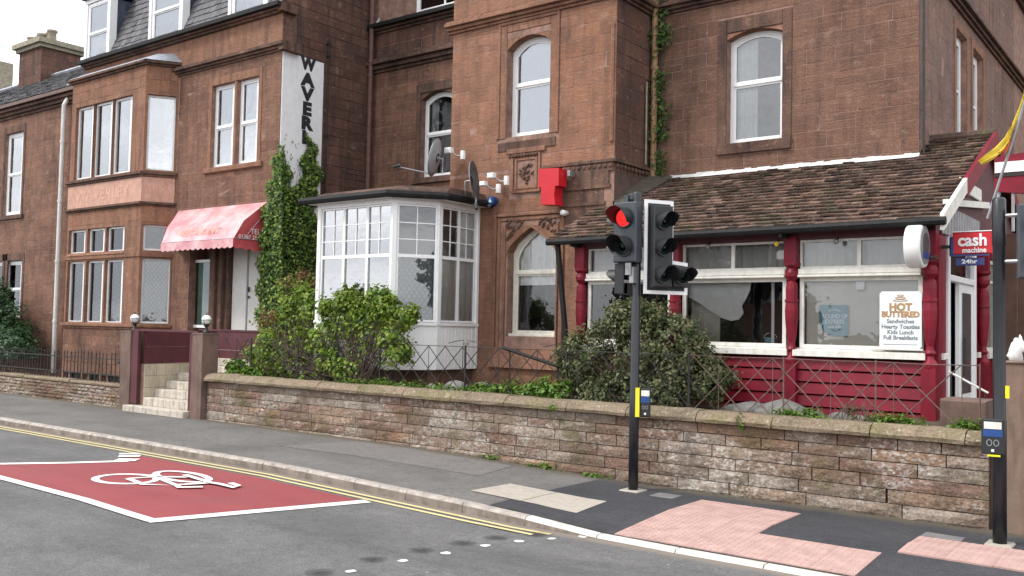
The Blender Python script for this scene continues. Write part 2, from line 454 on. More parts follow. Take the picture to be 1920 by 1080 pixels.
M['pillar'] = plain('stained_gate_pillar', (.20, .135, .10), .92, var=.3, scale=2.5, dirt=.6, dcol=(.09, .06, .045), bumps=.9)
M['pillar2'] = plain('brown_gate_post', (.155, .10, .08), .9, var=.25, scale=3, dirt=.5, dcol=(.07, .045, .04), bumps=.8)
M['yellow'] = plain('yellow_plastic', (.80, .72, .02), .45, var=.06)
M['flag'] = plain('yellow_cloth', (.78, .58, .07), .85, var=.15)
M['flagred'] = plain('red_flag_print', (.55, .12, .04), .85)
M['dish'] = plain('grey_dish', (.30, .32, .34), .5, var=.08)
M['dishdark'] = plain('dark_dish', (.05, .052, .056), .5, var=.1)
M['white'] = plain('white_plastic', (.78, .78, .77), .4, var=.04)
M['signwhite'] = plain('white_sign_paint', (.80, .81, .82), .75, var=.05, dirt=.12, dcol=(.35, .33, .3), bumps=.3)
M['signblack'] = plain('black_sign_lettering', (.02, .02, .022), .6)
M['textblue'] = plain('dark_blue_print', (.03, .04, .16), .5)
M['textorange'] = plain('orange_print', (.42, .23, .10), .6)
M['textgrey'] = plain('grey_print', (.19, .20, .22), .6)
M['poster'] = plain('pale_poster', (.74, .80, .80), .5, var=.03)
M['posterblue'] = plain('teal_blue_poster', (.06, .24, .32), .5, var=.2)
M['postertext'] = plain('pale_blue_print', (.5, .68, .72), .5)
M['peach'] = plain('faded_peach_fascia', (.50, .29, .22), .8, var=.15, scale=6, dirt=.4, dcol=(.30, .13, .09), bumps=.4)
M['fadedtext'] = plain('faded_fascia_lettering', (.58, .33, .25), .85, var=.15)
M['moss'] = plain('moss', (.07, .058, .042), .97, var=.3, scale=8, bumps=1.0)
M['pots'] = plain('chimney_pot', (.28, .25, .19), .95, var=.25, scale=7, bumps=.8)

def slate():
    t = NT('slate')
    c = t.ramp(t.rnd(), [(0, (.05, .052, .062)), (.5, (.085, .083, .092)), (1, (.12, .115, .12))])
    c = t.mix(t.math('MULTIPLY', t.step(t.noise(8, 5), .5, .7), .5), c, (.14, .13, .11))
    return t.done(t.bsdf(c, .7, normal=t.bump(t.noise(30, 4), .5, .01)))
M['slate'] = slate()
def rooftile():
    t = NT('clay_roof_tile')
    c = t.ramp(t.rnd(), [(0, (.06, .042, .036)), (.3, (.12, .072, .056)), (.55, (.095, .07, .058)), (.8, (.17, .10, .076)), (1, (.24, .155, .12))])
    n = t.noise(7, 6, rough=.7); b = t.noise(1.1, 4)
    c = t.mix(t.math('MULTIPLY', t.step(n, .48, .62), .75), c, (.055, .042, .034))
    c = t.mix(t.math('MULTIPLY', t.step(t.noise(11, 5), .6, .68), .45), c, (.32, .26, .22))
    c = t.mix(t.math('MULTIPLY', t.math('MULTIPLY', t.step(n, .5, .6), t.step(b, .5, .62)), .5), c, (.10, .11, .045))
    return t.done(t.bsdf(c, .93, normal=t.bump(t.noise(40, 5), .9, .02), spec=.2))
M['tile'] = rooftile()

def glass(name, tint=(.86, .9, .9), ior=2.0, lo=.10):
    t = NT(name)
    tr = t.n('BsdfTransparent', Color=(*tint, 1)).outputs[0]
    wob = t.bump(t.noise(1.9, 3), .22, .02)
    gl = t.n('BsdfGlossy', Color=(.95, .97, 1.0, 1), Roughness=.015, Normal=wob).outputs[0]
    lw = t.n('Fresnel', IOR=ior, Normal=wob).outputs[0]
    f = t.math('MAXIMUM', lw, lo)
    x = t.n('MixShader', i0=f, i1=tr, i2=gl).outputs[0]
    return t.done(x)
M['glass'] = glass('window_glass', ior=2.1)
M['glass_sky'] = glass('coated_double_glazing', ior=3.2, lo=.42)
M['glass_bar'] = glass('shopfront_glass', (.94, .94, .92), ior=1.6, lo=.10)
M['glass_green'] = glass('green_tinted_glass', (.50, .64, .57), ior=1.9)
def lace():
    t = NT('lace_curtain')
    # repeating motif on the cloth: diamonds of thicker thread
    g = t.n('NewGeometry').outputs['Position']
    sx = t.n('SeparateXYZ', Vector=g)
    u = t.math('ADD', sx.outputs[0], t.math('MULTIPLY', sx.outputs[1], .8))
    a = t.math('SINE', t.math('MULTIPLY', u, 55.0)); b = t.math('SINE', t.math('MULTIPLY', sx.outputs[2], 48.0))
    p = t.step(t.math('MULTIPLY', a, b), .05, .5)
    f = t.math('ADD', t.math('MULTIPLY', p, .22), .60)
    tr = t.n('BsdfTransparent', Color=(1, 1, 1, 1)).outputs[0]
    d = t.bsdf((.66, .68, .70), .95)
    tl = t.n('BsdfTranslucent', Color=(.6, .62, .64, 1)).outputs[0]
    d2 = t.n('MixShader', i0=.3, i1=d, i2=tl).outputs[0]
    return t.done(t.n('MixShader', i0=f, i1=tr, i2=d2).outputs[0])
M['lace'] = lace()
def awningcloth():
    t = NT('faded_red_awning')
    nz = t.noise(2.0, 6, rough=.65)
    g = t.n('NewGeometry').outputs['Normal']
    c = t.mix(t.step(nz, .4, .65), (.42, .045, .055), (.55, .11, .12))
    return t.done(t.bsdf(c, .5, normal=t.bump(t.noise(5, 5), .6, .04), Coat__Weight=.3, Coat__Roughness=.35))
M['awning'] = awningcloth()
t = NT('sun_bleached_awning')
c_ = t.mix(t.step(t.noise(2.2, 6, rough=.65), .35, .6), (.68, .46, .46), (.54, .22, .24))
M['awning_pale'] = t.done(t.bsdf(c_, .45, normal=t.bump(t.noise(5, 5), .5, .04), Coat__Weight=.4, Coat__Roughness=.3))
def leafmat(name, cols, tr=.35):
    t = NT(name)
    r = t.n('NewGeometry').outputs['Random Per Island']
    c = t.ramp(r, [(i / (len(cols) - 1), k) for i, k in enumerate(cols)])
    c = t.mix(t.math('MULTIPLY', t.step(t.noise(2.5, 3), .4, .65), .45), c, t.mix(1.0, c, (.55, .6, .6), 'MULTIPLY'))
    d = t.bsdf(c, .5, spec=.45)
    tl = t.n('BsdfTranslucent', Color=c).outputs[0]
    return t.done(t.n('MixShader', i0=tr, i1=d, i2=tl).outputs[0])
M['leaf_shrub'] = leafmat('bright_shrub_leaves', [(.05, .10, .015), (.11, .21, .025), (.22, .34, .035), (.34, .43, .06), (.17, .21, .035)])
M['leaf_ivy'] = leafmat('ivy_leaves', [(.018, .045, .012), (.04, .09, .018), (.085, .17, .025), (.13, .22, .035)])
M['leaf_dull'] = leafmat('dull_bronze_green_leaves', [(.045, .07, .025), (.09, .13, .045), (.14, .18, .065), (.21, .17, .09), (.24, .26, .13)], .35)
M['leaf_dark'] = leafmat('dark_conifer_sprays', [(.015, .045, .016), (.028, .08, .024), (.05, .12, .034)], .25)
M['leaf_red'] = leafmat('reddish_new_leaves', [(.18, .07, .03), (.25, .10, .05), (.13, .10, .03)])
M['leaf_weed'] = leafmat('low_green_weeds', [(.06, .14, .015), (.12, .24, .025), (.20, .32, .04), (.09, .12, .03)])
M['twig'] = plain('brown_twigs', (.09, .065, .045), .9, var=.3, scale=20)

# ------------------------------------------------------------------ builders for walls, stones, windows
def wall_sheet(F, u0, u1, z0, z1, holes, depth, name, mat, parent, zb=None):
    """front face with openings and their reveals"""
    us = sorted({u0, u1, *[h[0] for h in holes], *[h[1] for h in holes]}); us = [u for u in us if u0 <= u <= u1]
    zs = sorted({z0, z1, *[h[2] for h in holes], *[h[3] for h in holes]}); zs = [z for z in zs if z0 <= z <= z1]
    mb = MB()
    for i in range(len(us) - 1):
        for j in range(len(zs) - 1):
            uc, zc = (us[i] + us[i + 1]) / 2, (zs[j] + zs[j + 1]) / 2
            if any(h[0] < uc < h[1] and h[2] < zc < h[3] for h in holes): continue
            mb.poly([F(us[i], 0, zs[j]), F(us[i + 1], 0, zs[j]), F(us[i + 1], 0, zs[j + 1]), F(us[i], 0, zs[j + 1])])
    for a, b, c, d in holes:
        for q in (((a, c), (a, d)), ((b, c), (b, d)), ((a, c), (b, c)), ((a, d), (b, d))):
            (p0, p1) = q
            mb.poly([F(p0[0], 0, p0[1]), F(p1[0], 0, p1[1]), F(p1[0], -depth, p1[1]), F(p0[0], -depth, p0[1])])
    return mb.build(name, mat, parent, recalc=False)

def rect_minus(r, h):
    a, b, c, d = r; e, f, g, k = h
    if e >= b or f <= a or g >= d or k <= c: return [r]
    o = []
    if e > a: o.append((a, e, c, d))
    if f < b: o.append((f, b, c, d))
    m0, m1 = max(a, e), min(b, f)
    if g > c: o.append((m0, m1, c, g))
    if k < d: o.append((m0, m1, k, d))
    return o
def ashlar(F, u0, u1, z0, z1, holes, hs=(.2, .28), ls=(.35, .85), joint=.008, proud=(.0015, .0055), grid=None, skip=.0):
    out = []; z = z0
    while z < z1 - .04:
        h = rng.uniform(*hs)
        if z + h > z1 - .09: h = z1 - z
        u = u0 - rng.uniform(0, .3)
        while u < u1:
            l = rng.uniform(*ls)
            a, b = max(u, u0), min(u + l, u1); u += l
            if u1 - u < .15: b = u1; u = u1
            if b - a < .05: continue
            rs = [(a, b, z, z + h)]
            if rng.random() < .07 and h > .2 and b - a > .3: rs = [(a, b, z, z + h / 2), (a, b, z + h / 2, z + h)]
            for hh in holes:
                rs = [x for r in rs for x in rect_minus(r, hh)]
            for r in rs:
                if r[1] - r[0] > .045 and r[3] - r[2] > .045:
                    j = joint / 2
                    out.append((F, r[0] + j, r[1] - j, r[2] + j, r[3] - j, rng.uniform(*proud)))
        z += h
    return out
def add_stone(mb, s, rough=.0):
    F, a, b, c, d, pr = s
    if not rough:
        ch = .004
        tilt = rng.uniform(-.003, .003)
        p = [F(a, 0, c), F(b, 0, c), F(b, 0, d), F(a, 0, d),
             F(a + ch, pr + tilt, c + ch), F(b - ch, pr - tilt, c + ch), F(b - ch, pr + rng.uniform(-.002, .002), d - ch), F(a + ch, pr, d - ch)]
        k = len(mb.v); mb.v += p
        for i in range(4):
            j = (i + 1) % 4
            mb.f.append((k + i, k + j, k + 4 + j, k + 4 + i))
        mb.f.append((k + 4, k + 5, k + 6, k + 7))
    else:
        nu, nz = 5, 3
        k = len(mb.v)
        for iz in range(nz + 1):
            for iu in range(nu + 1):
                e = iu in (0, nu) or iz in (0, nz)
                fu, fz = iu / nu, iz / nz
                jj = rough * .6
                dd = pr * (.25 if e else 1) + (0 if e else rng.uniform(-rough, rough))
                mb.v.append(F(a + (b - a) * fu + rng.uniform(-jj, jj) * (.4 if e else 1), dd, c + (d - c) * fz + rng.uniform(-jj, jj) * .5))
        for iz in range(nz):
            for iu in range(nu):
                q = k + iz * (nu + 1) + iu
                mb.f.append((q, q + 1, q + nu + 2, q + nu + 1))
        # sides back into the joint
        loop = [k + i for i in range(nu + 1)] + [k + (nu + 1) * (r) + nu for r in range(1, nz + 1)] + [k + (nu + 1) * nz + i for i in range(nu - 1, -1, -1)] + [k + (nu + 1) * r for r in range(nz - 1, 0, -1)]
        base = len(mb.v)
        cen = [F(a, 0, c), F(b, 0, d)]
        n3 = (F.n[0], F.n[1], 0)
        for q in loop:
            x = mb.v[q]
            mb.v.append((x[0] - n3[0] * .06, x[1] - n3[1] * .06, x[2]))
        m = len(loop)
        for i in range(m):
            j = (i + 1) % m
            mb.f.append((loop[i], loop[j], base + j, base + i))
def put_stones(lst, mat, parent, name='stone', limit=300, rough=0.0, used=0):
    def size(s):
        F, a, b, c, d, _ = s
        x, y, z = F((a + b) / 2, 0, (c + d) / 2)
        dx, dy, dz = x, y, z - 2
        dep = dx * CF[0] + dy * CF[1] + dz * CF[2]
        if dep < 1: return 0
        sx = FPX * (dx * CR[0] + dy * CR[1] + dz * CR[2]) / dep; sy = FPX * (dx * CU[0] + dy * CU[1] + dz * CU[2]) / dep
        inside = abs(sx) < 980 and abs(sy) < 560
        cosv = abs(dx * F.n[0] + dy * F.n[1]) / math.sqrt(dx * dx + dy * dy + dz * dz)
        return (b - a) * (d - c) * cosv / (dep * dep) * (1 if inside else .001)
    lst = [(size(s), s, m) for s, m in lst] if isinstance(lst[0][1], bpy.types.Material) else [(size(s), s, mat) for s in lst]
    lst.sort(key=lambda t: -t[0])
    rest = {}
    for i, (sz, s, m) in enumerate(lst):
        if i < limit - used and sz > 0:
            mb = MB(); add_stone(mb, s, rough); mb.build(name, m, parent, recalc=False)
        else:
            rest.setdefault(m.name, (MB(), m)); add_stone(rest[m.name][0], s, rough)
    for mb, m in rest.values():
        mb.build('small_stones', m, parent, recalc=False, stuff=True)

def arch_top(u, u0, u1, z, rise, kind):
    if kind == 'flat' or rise == 0: return z
    x = (u - u0) / (u1 - u0) * 2 - 1
    if kind == 'seg':
        w2 = (u1 - u0) / 2; R = (w2 * w2 + rise * rise) / (2 * rise)
        return z - rise + math.sqrt(max(0, R * R - (x * w2) ** 2)) - (R - rise)
    return z - rise + rise * max(0.0, 1 - abs(x)) ** .62     # low pointed gothic
def outline(u0, u1, z0, z1, rise, kind, n=12):
    if kind == 'flat': return [(u0, z0), (u1, z0), (u1, z1), (u0, z1)]
    pts = [(u0, z0), (u1, z0)]
    for i in range(n + 1):
        u = u1 + (u0 - u1) * i / n
        pts.append((u, arch_top(u, u0, u1, z1, rise, kind)))
    return pts

def window(parent, F, u0, u1, z0, z1, rec=.15, fw=.055, trans=(), mull=(), bars=None, kind='flat', rise=0.0,
           mat=None, gl=None, curtain=None, room=True, sash=False, sill=None, barw=.045, deep=.9, coff=.13, fwr=None, head=None, roommat=None, cmat2=None, leads=()):
    mat = mat or M['upvc']; gl = gl or M['glass']
    mb = MB()
    d1, d0 = -rec + .0, -rec - .06
    A = outline(u0 + .003, u1 - .003, z0 + .003, z1 - .003, rise, kind); B = outline(u0 + fw, u1 - (fwr or fw), z0 + fw, z1 - fw, rise, kind)
    mb.ring(F, A, B, d0, d1)
    iu0, iu1 = u0 + fw, u1 - (fwr or fw)
    for z in trans:
        mb.fbox(F, iu0, iu1, d0 + .004, d1 + (.012 if sash else -.004), z - barw / 2, z + barw / 2)
    ms = list(mull)
    zz = [z0 + fw] + [z for z in sorted(trans)] + [z1 - fw]
    for u in ms:
        ztop = arch_top(u, iu0, iu1, z1 - fw, rise, kind)
        mb.fbox(F, u - barw / 2, u + barw / 2, d0 + .002, d1 - .002, z0 + fw, ztop)
    w = mb.build('window', mat, parent)
    if sash:     # inner sash edges, a little back
        s2 = MB()
        for k in range(len(zz) - 1):
            a, b = zz[k] + (barw / 2 if k else 0), zz[k + 1] - (barw / 2 if k < len(zz) - 2 else 0)
            if k == len(zz) - 2 and kind != 'flat':
                s2.ring(F, outline(iu0, iu1, a, b, rise, kind), outline(iu0 + .035, iu1 - .035, a + .035, b - .035, rise, kind), d0 + .006, d1 - .012)
            else:
                s2.ring(F, outline(iu0, iu1, a, b, 0, 'flat'), outline(iu0 + .035, iu1 - .035, a + .035, b - .035, 0, 'flat'), d0 + .006, d1 - .012)
        s2.build('sash_frame', mat, w)
    us = [iu0] + sorted(ms) + [iu1]
    for i in range(len(us) - 1):
        for k in range(len(zz) - 1):
            a, b = us[i], us[i + 1]
            top = k == len(zz) - 2
            p = MB()
            dz = -rec - .03
            if top and kind != 'flat':
                n = 12; pts = [(a, zz[k]), (b, zz[k])] + [(b + (a - b) * q / n, arch_top(b + (a - b) * q / n, iu0, iu1, z1 - fw, rise, kind)) for q in range(n + 1)]
            else: pts = [(a, zz[k]), (b, zz[k]), (b, zz[k + 1]), (a, zz[k + 1])]
            p.poly([F(u, dz, z) for u, z in pts])
            p.build('pane', gl, w, recalc=False)
            if leads and k >= len(zz) - 1 - leads[2]:
                lb = MB()
                for q in range(1, leads[0]):
                    uu = a + (b - a) * q / leads[0]; lb.fbox(F, uu - .009, uu + .009, dz - .01, dz + .014, zz[k], min(zz[k + 1], arch_top(uu, iu0, iu1, z1 - fw, rise, kind)))
                for q in range(1, leads[1]):
                    z_ = zz[k] + (zz[k + 1] - zz[k]) * q / leads[1]; lb.fbox(F, a, b, dz - .009, dz + .013, z_ - .009, z_ + .009)
                lb.build('glazing_bars', mat, w)
    if curtain:
        for (ca, cb, cz0, cz1, cm) in curtain:
            c = MB(); n = max(6, int((cb - ca) * (u1 - u0) / .05)); a = u0 + (u1 - u0) * ca; b = u0 + (u1 - u0) * cb
            q0, q1 = z0 + (z1 - z0) * cz0, z0 + (z1 - z0) * cz1
            base = -rec - coff
            for i in range(n):
                x0, x1 = a + (b - a) * i / n, a + (b - a) * (i + 1) / n
                e0, e1 = .022 * math.sin(i * 1.9), .022 * math.sin((i + 1) * 1.9)
                c.poly([F(x0, base + e0, q0), F(x1, base + e1, q0), F(x1, base + e1, q1), F(x0, base + e0, q1)])
            c.build('curtain', cm, w, smooth=False, recalc=False)
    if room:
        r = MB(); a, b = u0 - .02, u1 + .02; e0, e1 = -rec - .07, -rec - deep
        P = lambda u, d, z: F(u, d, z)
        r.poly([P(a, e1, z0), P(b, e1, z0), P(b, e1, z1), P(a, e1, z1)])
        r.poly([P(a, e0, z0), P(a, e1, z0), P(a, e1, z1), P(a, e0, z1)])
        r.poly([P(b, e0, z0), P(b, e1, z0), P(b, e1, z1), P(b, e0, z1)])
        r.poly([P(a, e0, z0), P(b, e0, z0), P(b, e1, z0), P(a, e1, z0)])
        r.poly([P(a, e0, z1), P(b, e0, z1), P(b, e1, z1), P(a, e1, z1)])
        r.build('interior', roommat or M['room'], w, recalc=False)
    if sill:
        smat, sp, sh = sill
        s = MB()
        s.hexa([F(u0 - .06, -rec + .002, z0 - sh), F(u1 + .06, -rec + .002, z0 - sh), F(u1 + .06, sp, z0 - sh), F(u0 - .06, sp, z0 - sh),
                F(u0 - .06, -rec + .002, z0 + .004), F(u1 + .06, -rec + .002, z0 + .004), F(u1 + .06, sp, z0 - .035), F(u0 - .06, sp, z0 - .035)])
        s.build('sill', smat, w)
    if kind != 'flat':   # stone head filling the corners above the arch
        s = MB(); n = 12; A = outline(u0, u1, z0, z1, rise, kind, n)[2:]
        for i in range(n):
            (ua, za), (ub, zb) = A[i], A[i + 1]
            s.hexa([F(ub, -rec, zb), F(ua, -rec, za), F(ua, -.0, za), F(ub, -.0, zb), F(ub, -rec, z1 + .004), F(ua, -rec, z1 + .004), F(ua, -.0, z1 + .004), F(ub, -.0, z1 + .004)])
        s.build('arch_head', head or M['dressed'], w)
    return w

def pxhole(F, pxl, pxr, pyt, pyb, pym=None, rec=.15):
    pym = pym or (pyt + pyb) / 2
    u0 = F.hit(pxl, pym, -rec)[0]; u1 = F.hit(pxr, pym, 0)[0]
    z0 = F.hit((pxl + pxr) / 2, pyb, -rec)[1]; z1 = F.hit((pxl + pxr) / 2, pyt, -rec)[1]
    return (u0, u1, z0, z1)

def text(body, size, mat4, mat, parent, name='lettering', extrude=.004, bold=0.0, sx=1.0, shear=0.0, align='CENTER'):
    cu = bpy.data.curves.new(name, 'FONT')
    cu.body = body; cu.size = size; cu.extrude = extrude; cu.offset = bold; cu.align_x = align; cu.align_y = 'CENTER'; cu.resolution_u = 3; cu.shear = shear
    tmp = bpy.data.objects.new('tmp', cu); COL.objects.link(tmp)
    dg = bpy.context.evaluated_depsgraph_get()
    me = bpy.data.meshes.new_from_object(tmp.evaluated_get(dg)); bpy.data.objects.remove(tmp)
    me.transform(mat4 @ Matrix.Diagonal((sx, 1, 1, 1)))
    me.materials.clear()
    return link(name, me, mat, parent)
def tmat(F, u, d, z, rot=0.0):
    """matrix for text lying on wall frame F facing outward"""
    o = Vector(F(u, d, z)); ex = Vector((F.dr[0], F.dr[1], 0)); ez = Vector((F.n[0], F.n[1], 0)); ey = Vector((0, 0, 1))
    if ex.cross(ey).dot(ez) < 0: ex = -ex
    m = Matrix(((ex.x, ey.x, ez.x, o.x), (ex.y, ey.y, ez.y, o.y), (ex.z, ey.z, ez.z, o.z), (0, 0, 0, 1)))
    return m @ Matrix.Rotation(rot, 4, 'Z')

def cornice(parent, F, u0, u1, z, prof, mat, name='cornice'):
    """prof = list of (height, projection) from the bottom up"""
    mb = MB(); q = z
    for h, p in prof:
        mb.cbox(F, u0, u1, -.02, p, q, q + h, .006); q += h
    return mb.build(name, mat, parent)

# leaf clouds ------------------------------------------------------
def leaf_mesh(name, P, Nrm, size, mat, parent=None, seed=1, aspect=.6, stuff=False):
    r = np.random.default_rng(seed); n = len(P)
    P = np.asarray(P, float); Nrm = np.asarray(Nrm, float)
    Nrm = Nrm + r.normal(0, .55, (n, 3)); Nrm /= np.linalg.norm(Nrm, axis=1)[:, None] + 1e-9
    t = r.normal(0, 1, (n, 3)); t -= (t * Nrm).sum(1)[:, None] * Nrm; t /= np.linalg.norm(t, axis=1)[:, None] + 1e-9
    b = np.cross(Nrm, t); s = size * r.uniform(.4, 1.45, (n, 1))
    v = np.empty((n, 4, 3))
    v[:, 0] = P - t * s * .5; v[:, 2] = P + t * s * .5
    v[:, 1] = P + b * s * aspect * .5 + Nrm * s * .12; v[:, 3] = P - b * s * aspect * .5 + Nrm * s * .12
    me = bpy.data.meshes.new(name)
    me.vertices.add(n * 4); me.vertices.foreach_set('co', v.reshape(-1))
    me.loops.add(n * 4); me.loops.foreach_set('vertex_index', np.arange(n * 4, dtype=np.int32))
    me.polygons.add(n); me.polygons.foreach_set('loop_start', np.arange(0, n * 4, 4, dtype=np.int32))
    me.update(calc_edges=True); me.validate()
    return link(name, me, mat, parent, stuff=stuff)
def blob_points(cs, dens, seed, shell=.55, clump=.16, nclump=None):
    """points in clumps spread through ellipsoids cs=(x,y,z,rx,ry,rz)"""
    r = np.random.default_rng(seed); P = []; Nn = []
    for (x, y, z, rx, ry, rz) in cs:
        k = nclump or max(8, int(26 * (rx * ry * rz) ** (1 / 3) * 3))
        for _ in range(k):
            d = r.normal(0, 1, 3); d /= np.linalg.norm(d); q = shell + (1.04 - shell) * r.random() ** .7
            c = np.array((x, y, z)) + d * np.array((rx, ry, rz)) * q
            m = int(dens * r.uniform(.5, 1.4))
            cs_ = clump * r.uniform(.6, 1.3)
            o = r.normal(0, cs_ * .5, (m, 3))
            P.append(c + o); Nn.append(np.tile(d * .8 + np.array((0, 0, .5)), (m, 1)) + o / cs_ * .6)
    return np.concatenate(P), np.concatenate(Nn)
def stems(cs, base, n, seed, r0=.012, wander=.12):
    r = random.Random(seed); mb = MB()
    for _ in range(n):
        c = r.choice(cs); d = [r.gauss(0, 1) for _ in range(3)]; l = math.sqrt(sum(k * k for k in d)); q = r.uniform(.5, .98)
        e = Vector((c[0] + d[0] / l * c[3] * q, c[1] + d[1] / l * c[4] * q, c[2] + abs(d[2]) / l * c[5] * q))
        b0 = r.choice(base); b = Vector(b0) + Vector((r.uniform(-.12, .12), r.uniform(-.08, .08), 0))
        m = (b + e) / 2 + Vector((r.uniform(-wander, wander), r.uniform(-wander, wander), r.uniform(0, wander)))
        pts = [b, b.lerp(m, .5) + Vector((r.uniform(-.03, .03), 0, .02)), m, m.lerp(e, .5), e]
        mb.tube(pts, [r0, r0 * .8, r0 * .6, r0 * .4, r0 * .2], 4, False)
    return mb

# ================================================================== GROUND
KY = 8.12                       # front of the kerb
def sheet(name, xs, ys, zf, mat, parent=None):
    mb = MB()
    for x in xs:
        for y in ys: mb.v.append((x, y, zf(x, y)))
    n = len(ys)
    for i in range(len(xs) - 1):
        for j in range(n - 1):
            mb.f.append((i * n + j, (i + 1) * n + j, (i + 1) * n + j + 1, i * n + j + 1))
    return mb.build(name, mat, parent, recalc=False, smooth=True)
XS = [-400, -120, -60] + [-45 + i * 1.0 for i in range(48)] + [6, 20, 60, 200]
struct(sheet('ground', [-900, 900], [-900, 900], lambda x, y: -.6, M['soil']))
def drop(X):
    return float(np.interp(X, [-6.2, -4.95, 3, 4], [0, .085, .085, 0]))
def roadz(x, y): return gz(x) - .10 - .012 * max(0, min(1, (y - 7.6) / .5))
struct(sheet('road', XS, [-60, -20, -8, 0, 4, 6, 7, 7.6, KY + .02], roadz, M['road']))
def pavez(x, y):
    k = 1 - max(0.0, min(1.0, (y - KY) / 1.3))
    return gz(x) - drop(x) * k
PX = [-60, -45] + [-40 + i for i in range(34)] + [-6.2 + i * .2 for i in range(8)] + [-4.5 + i * .5 for i in range(10)] + [1, 4, 30]
PY = [KY + .13, KY + .4, KY + .8, KY + 1.3, 9.8, 10.4, 11.2]
struct(sheet('pavement', PX, PY, pavez, M['pave']))
struct(sheet('footpath_to_bar', [-1.95, 0, 4, 30], [11.1, 13, 16, 30], lambda x, y: 0.0, M['pave']))
struct(sheet('far_side_pavement', [-60, 40], [-12.0, -9.0], lambda x, y: .02, M['pave']))

kerb = thing('kerb', None, None); del kerb['label'], kerb['category']; struct(kerb)
x = -32.0
while x < 1.0:
    l = rng.choice([.9, .92, .88]) ; x1 = x + l
    mb = MB()
    a, b = x + .006, x1 - .006
    def kz(xx): return gz(xx) - drop(xx) + .004
    f = MB(); p = []
    for xx in (a, b):
        zt = kz(xx); zb = roadz(xx, KY) - .1
        p.append([(xx, KY, zb), (xx, KY + .012, zt - .03), (xx, KY + .04, zt), (xx, KY + .135, zt), (xx, KY + .135, zb)])
    k = len(mb.v); mb.v += p[0] + p[1]
    for i in range(4): mb.f.append((k + i, k + i + 1, k + 6 + i, k + 5 + i))
    mb.f.append((k, k + 1, k + 2, k + 3, k + 4)); mb.f.append((k + 5, k + 6, k + 7, k + 8, k + 9))
    ks = mb.build('kerb_stone', M['kerb_new'] if x > -6.7 else M['kerb'], kerb, recalc=False)
    ks.data.materials.append(M['kerb_grimy']); ks.data.polygons[0].material_index = 1
    x = x1

def decal(name, pts, mat, lift=.004, road=True, parent=None):
    zf = roadz if road else pavez
    mb = MB(); mb.poly([(x, y, zf(x, y) + lift) for x, y in pts])
    return mb.build(name, mat, parent, recalc=False)
def strip(mb, pts, wd, zf, lift):
    """ribbon of paint of width wd along pts"""
    n = len(pts)
    L = []
    for i in range(n):
        a = Vector(pts[max(i - 1, 0)]); b = Vector(pts[min(i + 1, n - 1)]); t = (b - a).normalized(); nn = Vector((-t.y, t.x))
        p = Vector(pts[i]); L.append((p + nn * wd / 2, p - nn * wd / 2))
    for i in range(n - 1):
        q = (L[i][0], L[i][1], L[i + 1][1], L[i + 1][0])
        mb.poly([(v.x, v.y, zf(v.x, v.y) + lift) for v in q])
# double yellow lines
yl = thing('double_yellow_line', None, None); del yl['label'], yl['category']; struct(yl)
for yy, xe in ((7.80, -5.62), (7.95, -5.5)):
    mb = MB(); pts = [(-45 + i * .5, yy) for i in range(int((45 + xe) / .5))] + [(xe, yy)]
    strip(mb, pts, .068, roadz, .008); mb.build('yellow_line', M['yellowline'], yl, recalc=False)
# red advanced stop box
cb = thing('cycle_box', None, None); del cb['label'], cb['category']; struct(cb)
A_, B_, C_, D_, E_ = (-8.02, 7.70), (-8.72, 5.40), (-13.7, 5.50), (-12.32, 7.30), (-12.95, 7.70)
def gridpoly(name, pts, mat, lift, zf, parent):
    bm = bmesh.new(); vs = [bm.verts.new((x, y, 0)) for x, y in pts]; bm.faces.new(vs)
    lo = min(p[0] for p in pts); hi = max(p[0] for p in pts); xx = math.ceil(lo)
    while xx < hi:
        g = bm.verts[:] + bm.edges[:] + bm.faces[:]
        bmesh.ops.bisect_plane(bm, geom=g, plane_co=(xx, 0, 0), plane_no=(1, 0, 0)); xx += 1.0
    for xx in PX:
        if lo < xx < hi: bmesh.ops.bisect_plane(bm, geom=bm.verts[:] + bm.edges[:] + bm.faces[:], plane_co=(xx, 0, 0), plane_no=(1, 0, 0))
    for yy in PY:
        bmesh.ops.bisect_plane(bm, geom=bm.verts[:] + bm.edges[:] + bm.faces[:], plane_co=(0, yy, 0), plane_no=(0, 1, 0))
    for v in bm.verts: v.co.z = zf(v.co.x, v.co.y) + lift
    me = bpy.data.meshes.new(name); bm.to_mesh(me); bm.free()
    return link(name, me, mat, parent)
gridpoly('red_surface', [A_, B_, C_, D_, E_], M['redpaint'], .004, roadz, cb)
mb = MB(); strip(mb, [(-7.93, 7.72), (-8.66, 5.36)], .17, roadz, .009); mb.build('stop_line', M['whiteline'], cb, recalc=False)
mb = MB(); strip(mb, [(-8.62, 5.40)] + [(-9 - i * .5, 5.40 + i * .008) for i in range(20)], .13, roadz, .0125); mb.build('lane_line', M['whiteline'], cb, recalc=False)
mb = MB(); strip(mb, [(-12.28, 7.28), (-12.7, 6.6), (-13.2, 5.95), (-13.8, 5.2)], .15, roadz, .009); mb.build('back_line', M['whiteline'], cb, recalc=False)
for a, b in (((-12.30, 7.22), (-12.46, 7.40)), ((-12.62, 7.48), (-12.78, 7.60)), ((-12.86, 7.63), (-12.98, 7.72))):
    mb = MB(); strip(mb, [a, b], .30, roadz, .0125); mb.build('dash', M['whiteline'], cb, recalc=False)
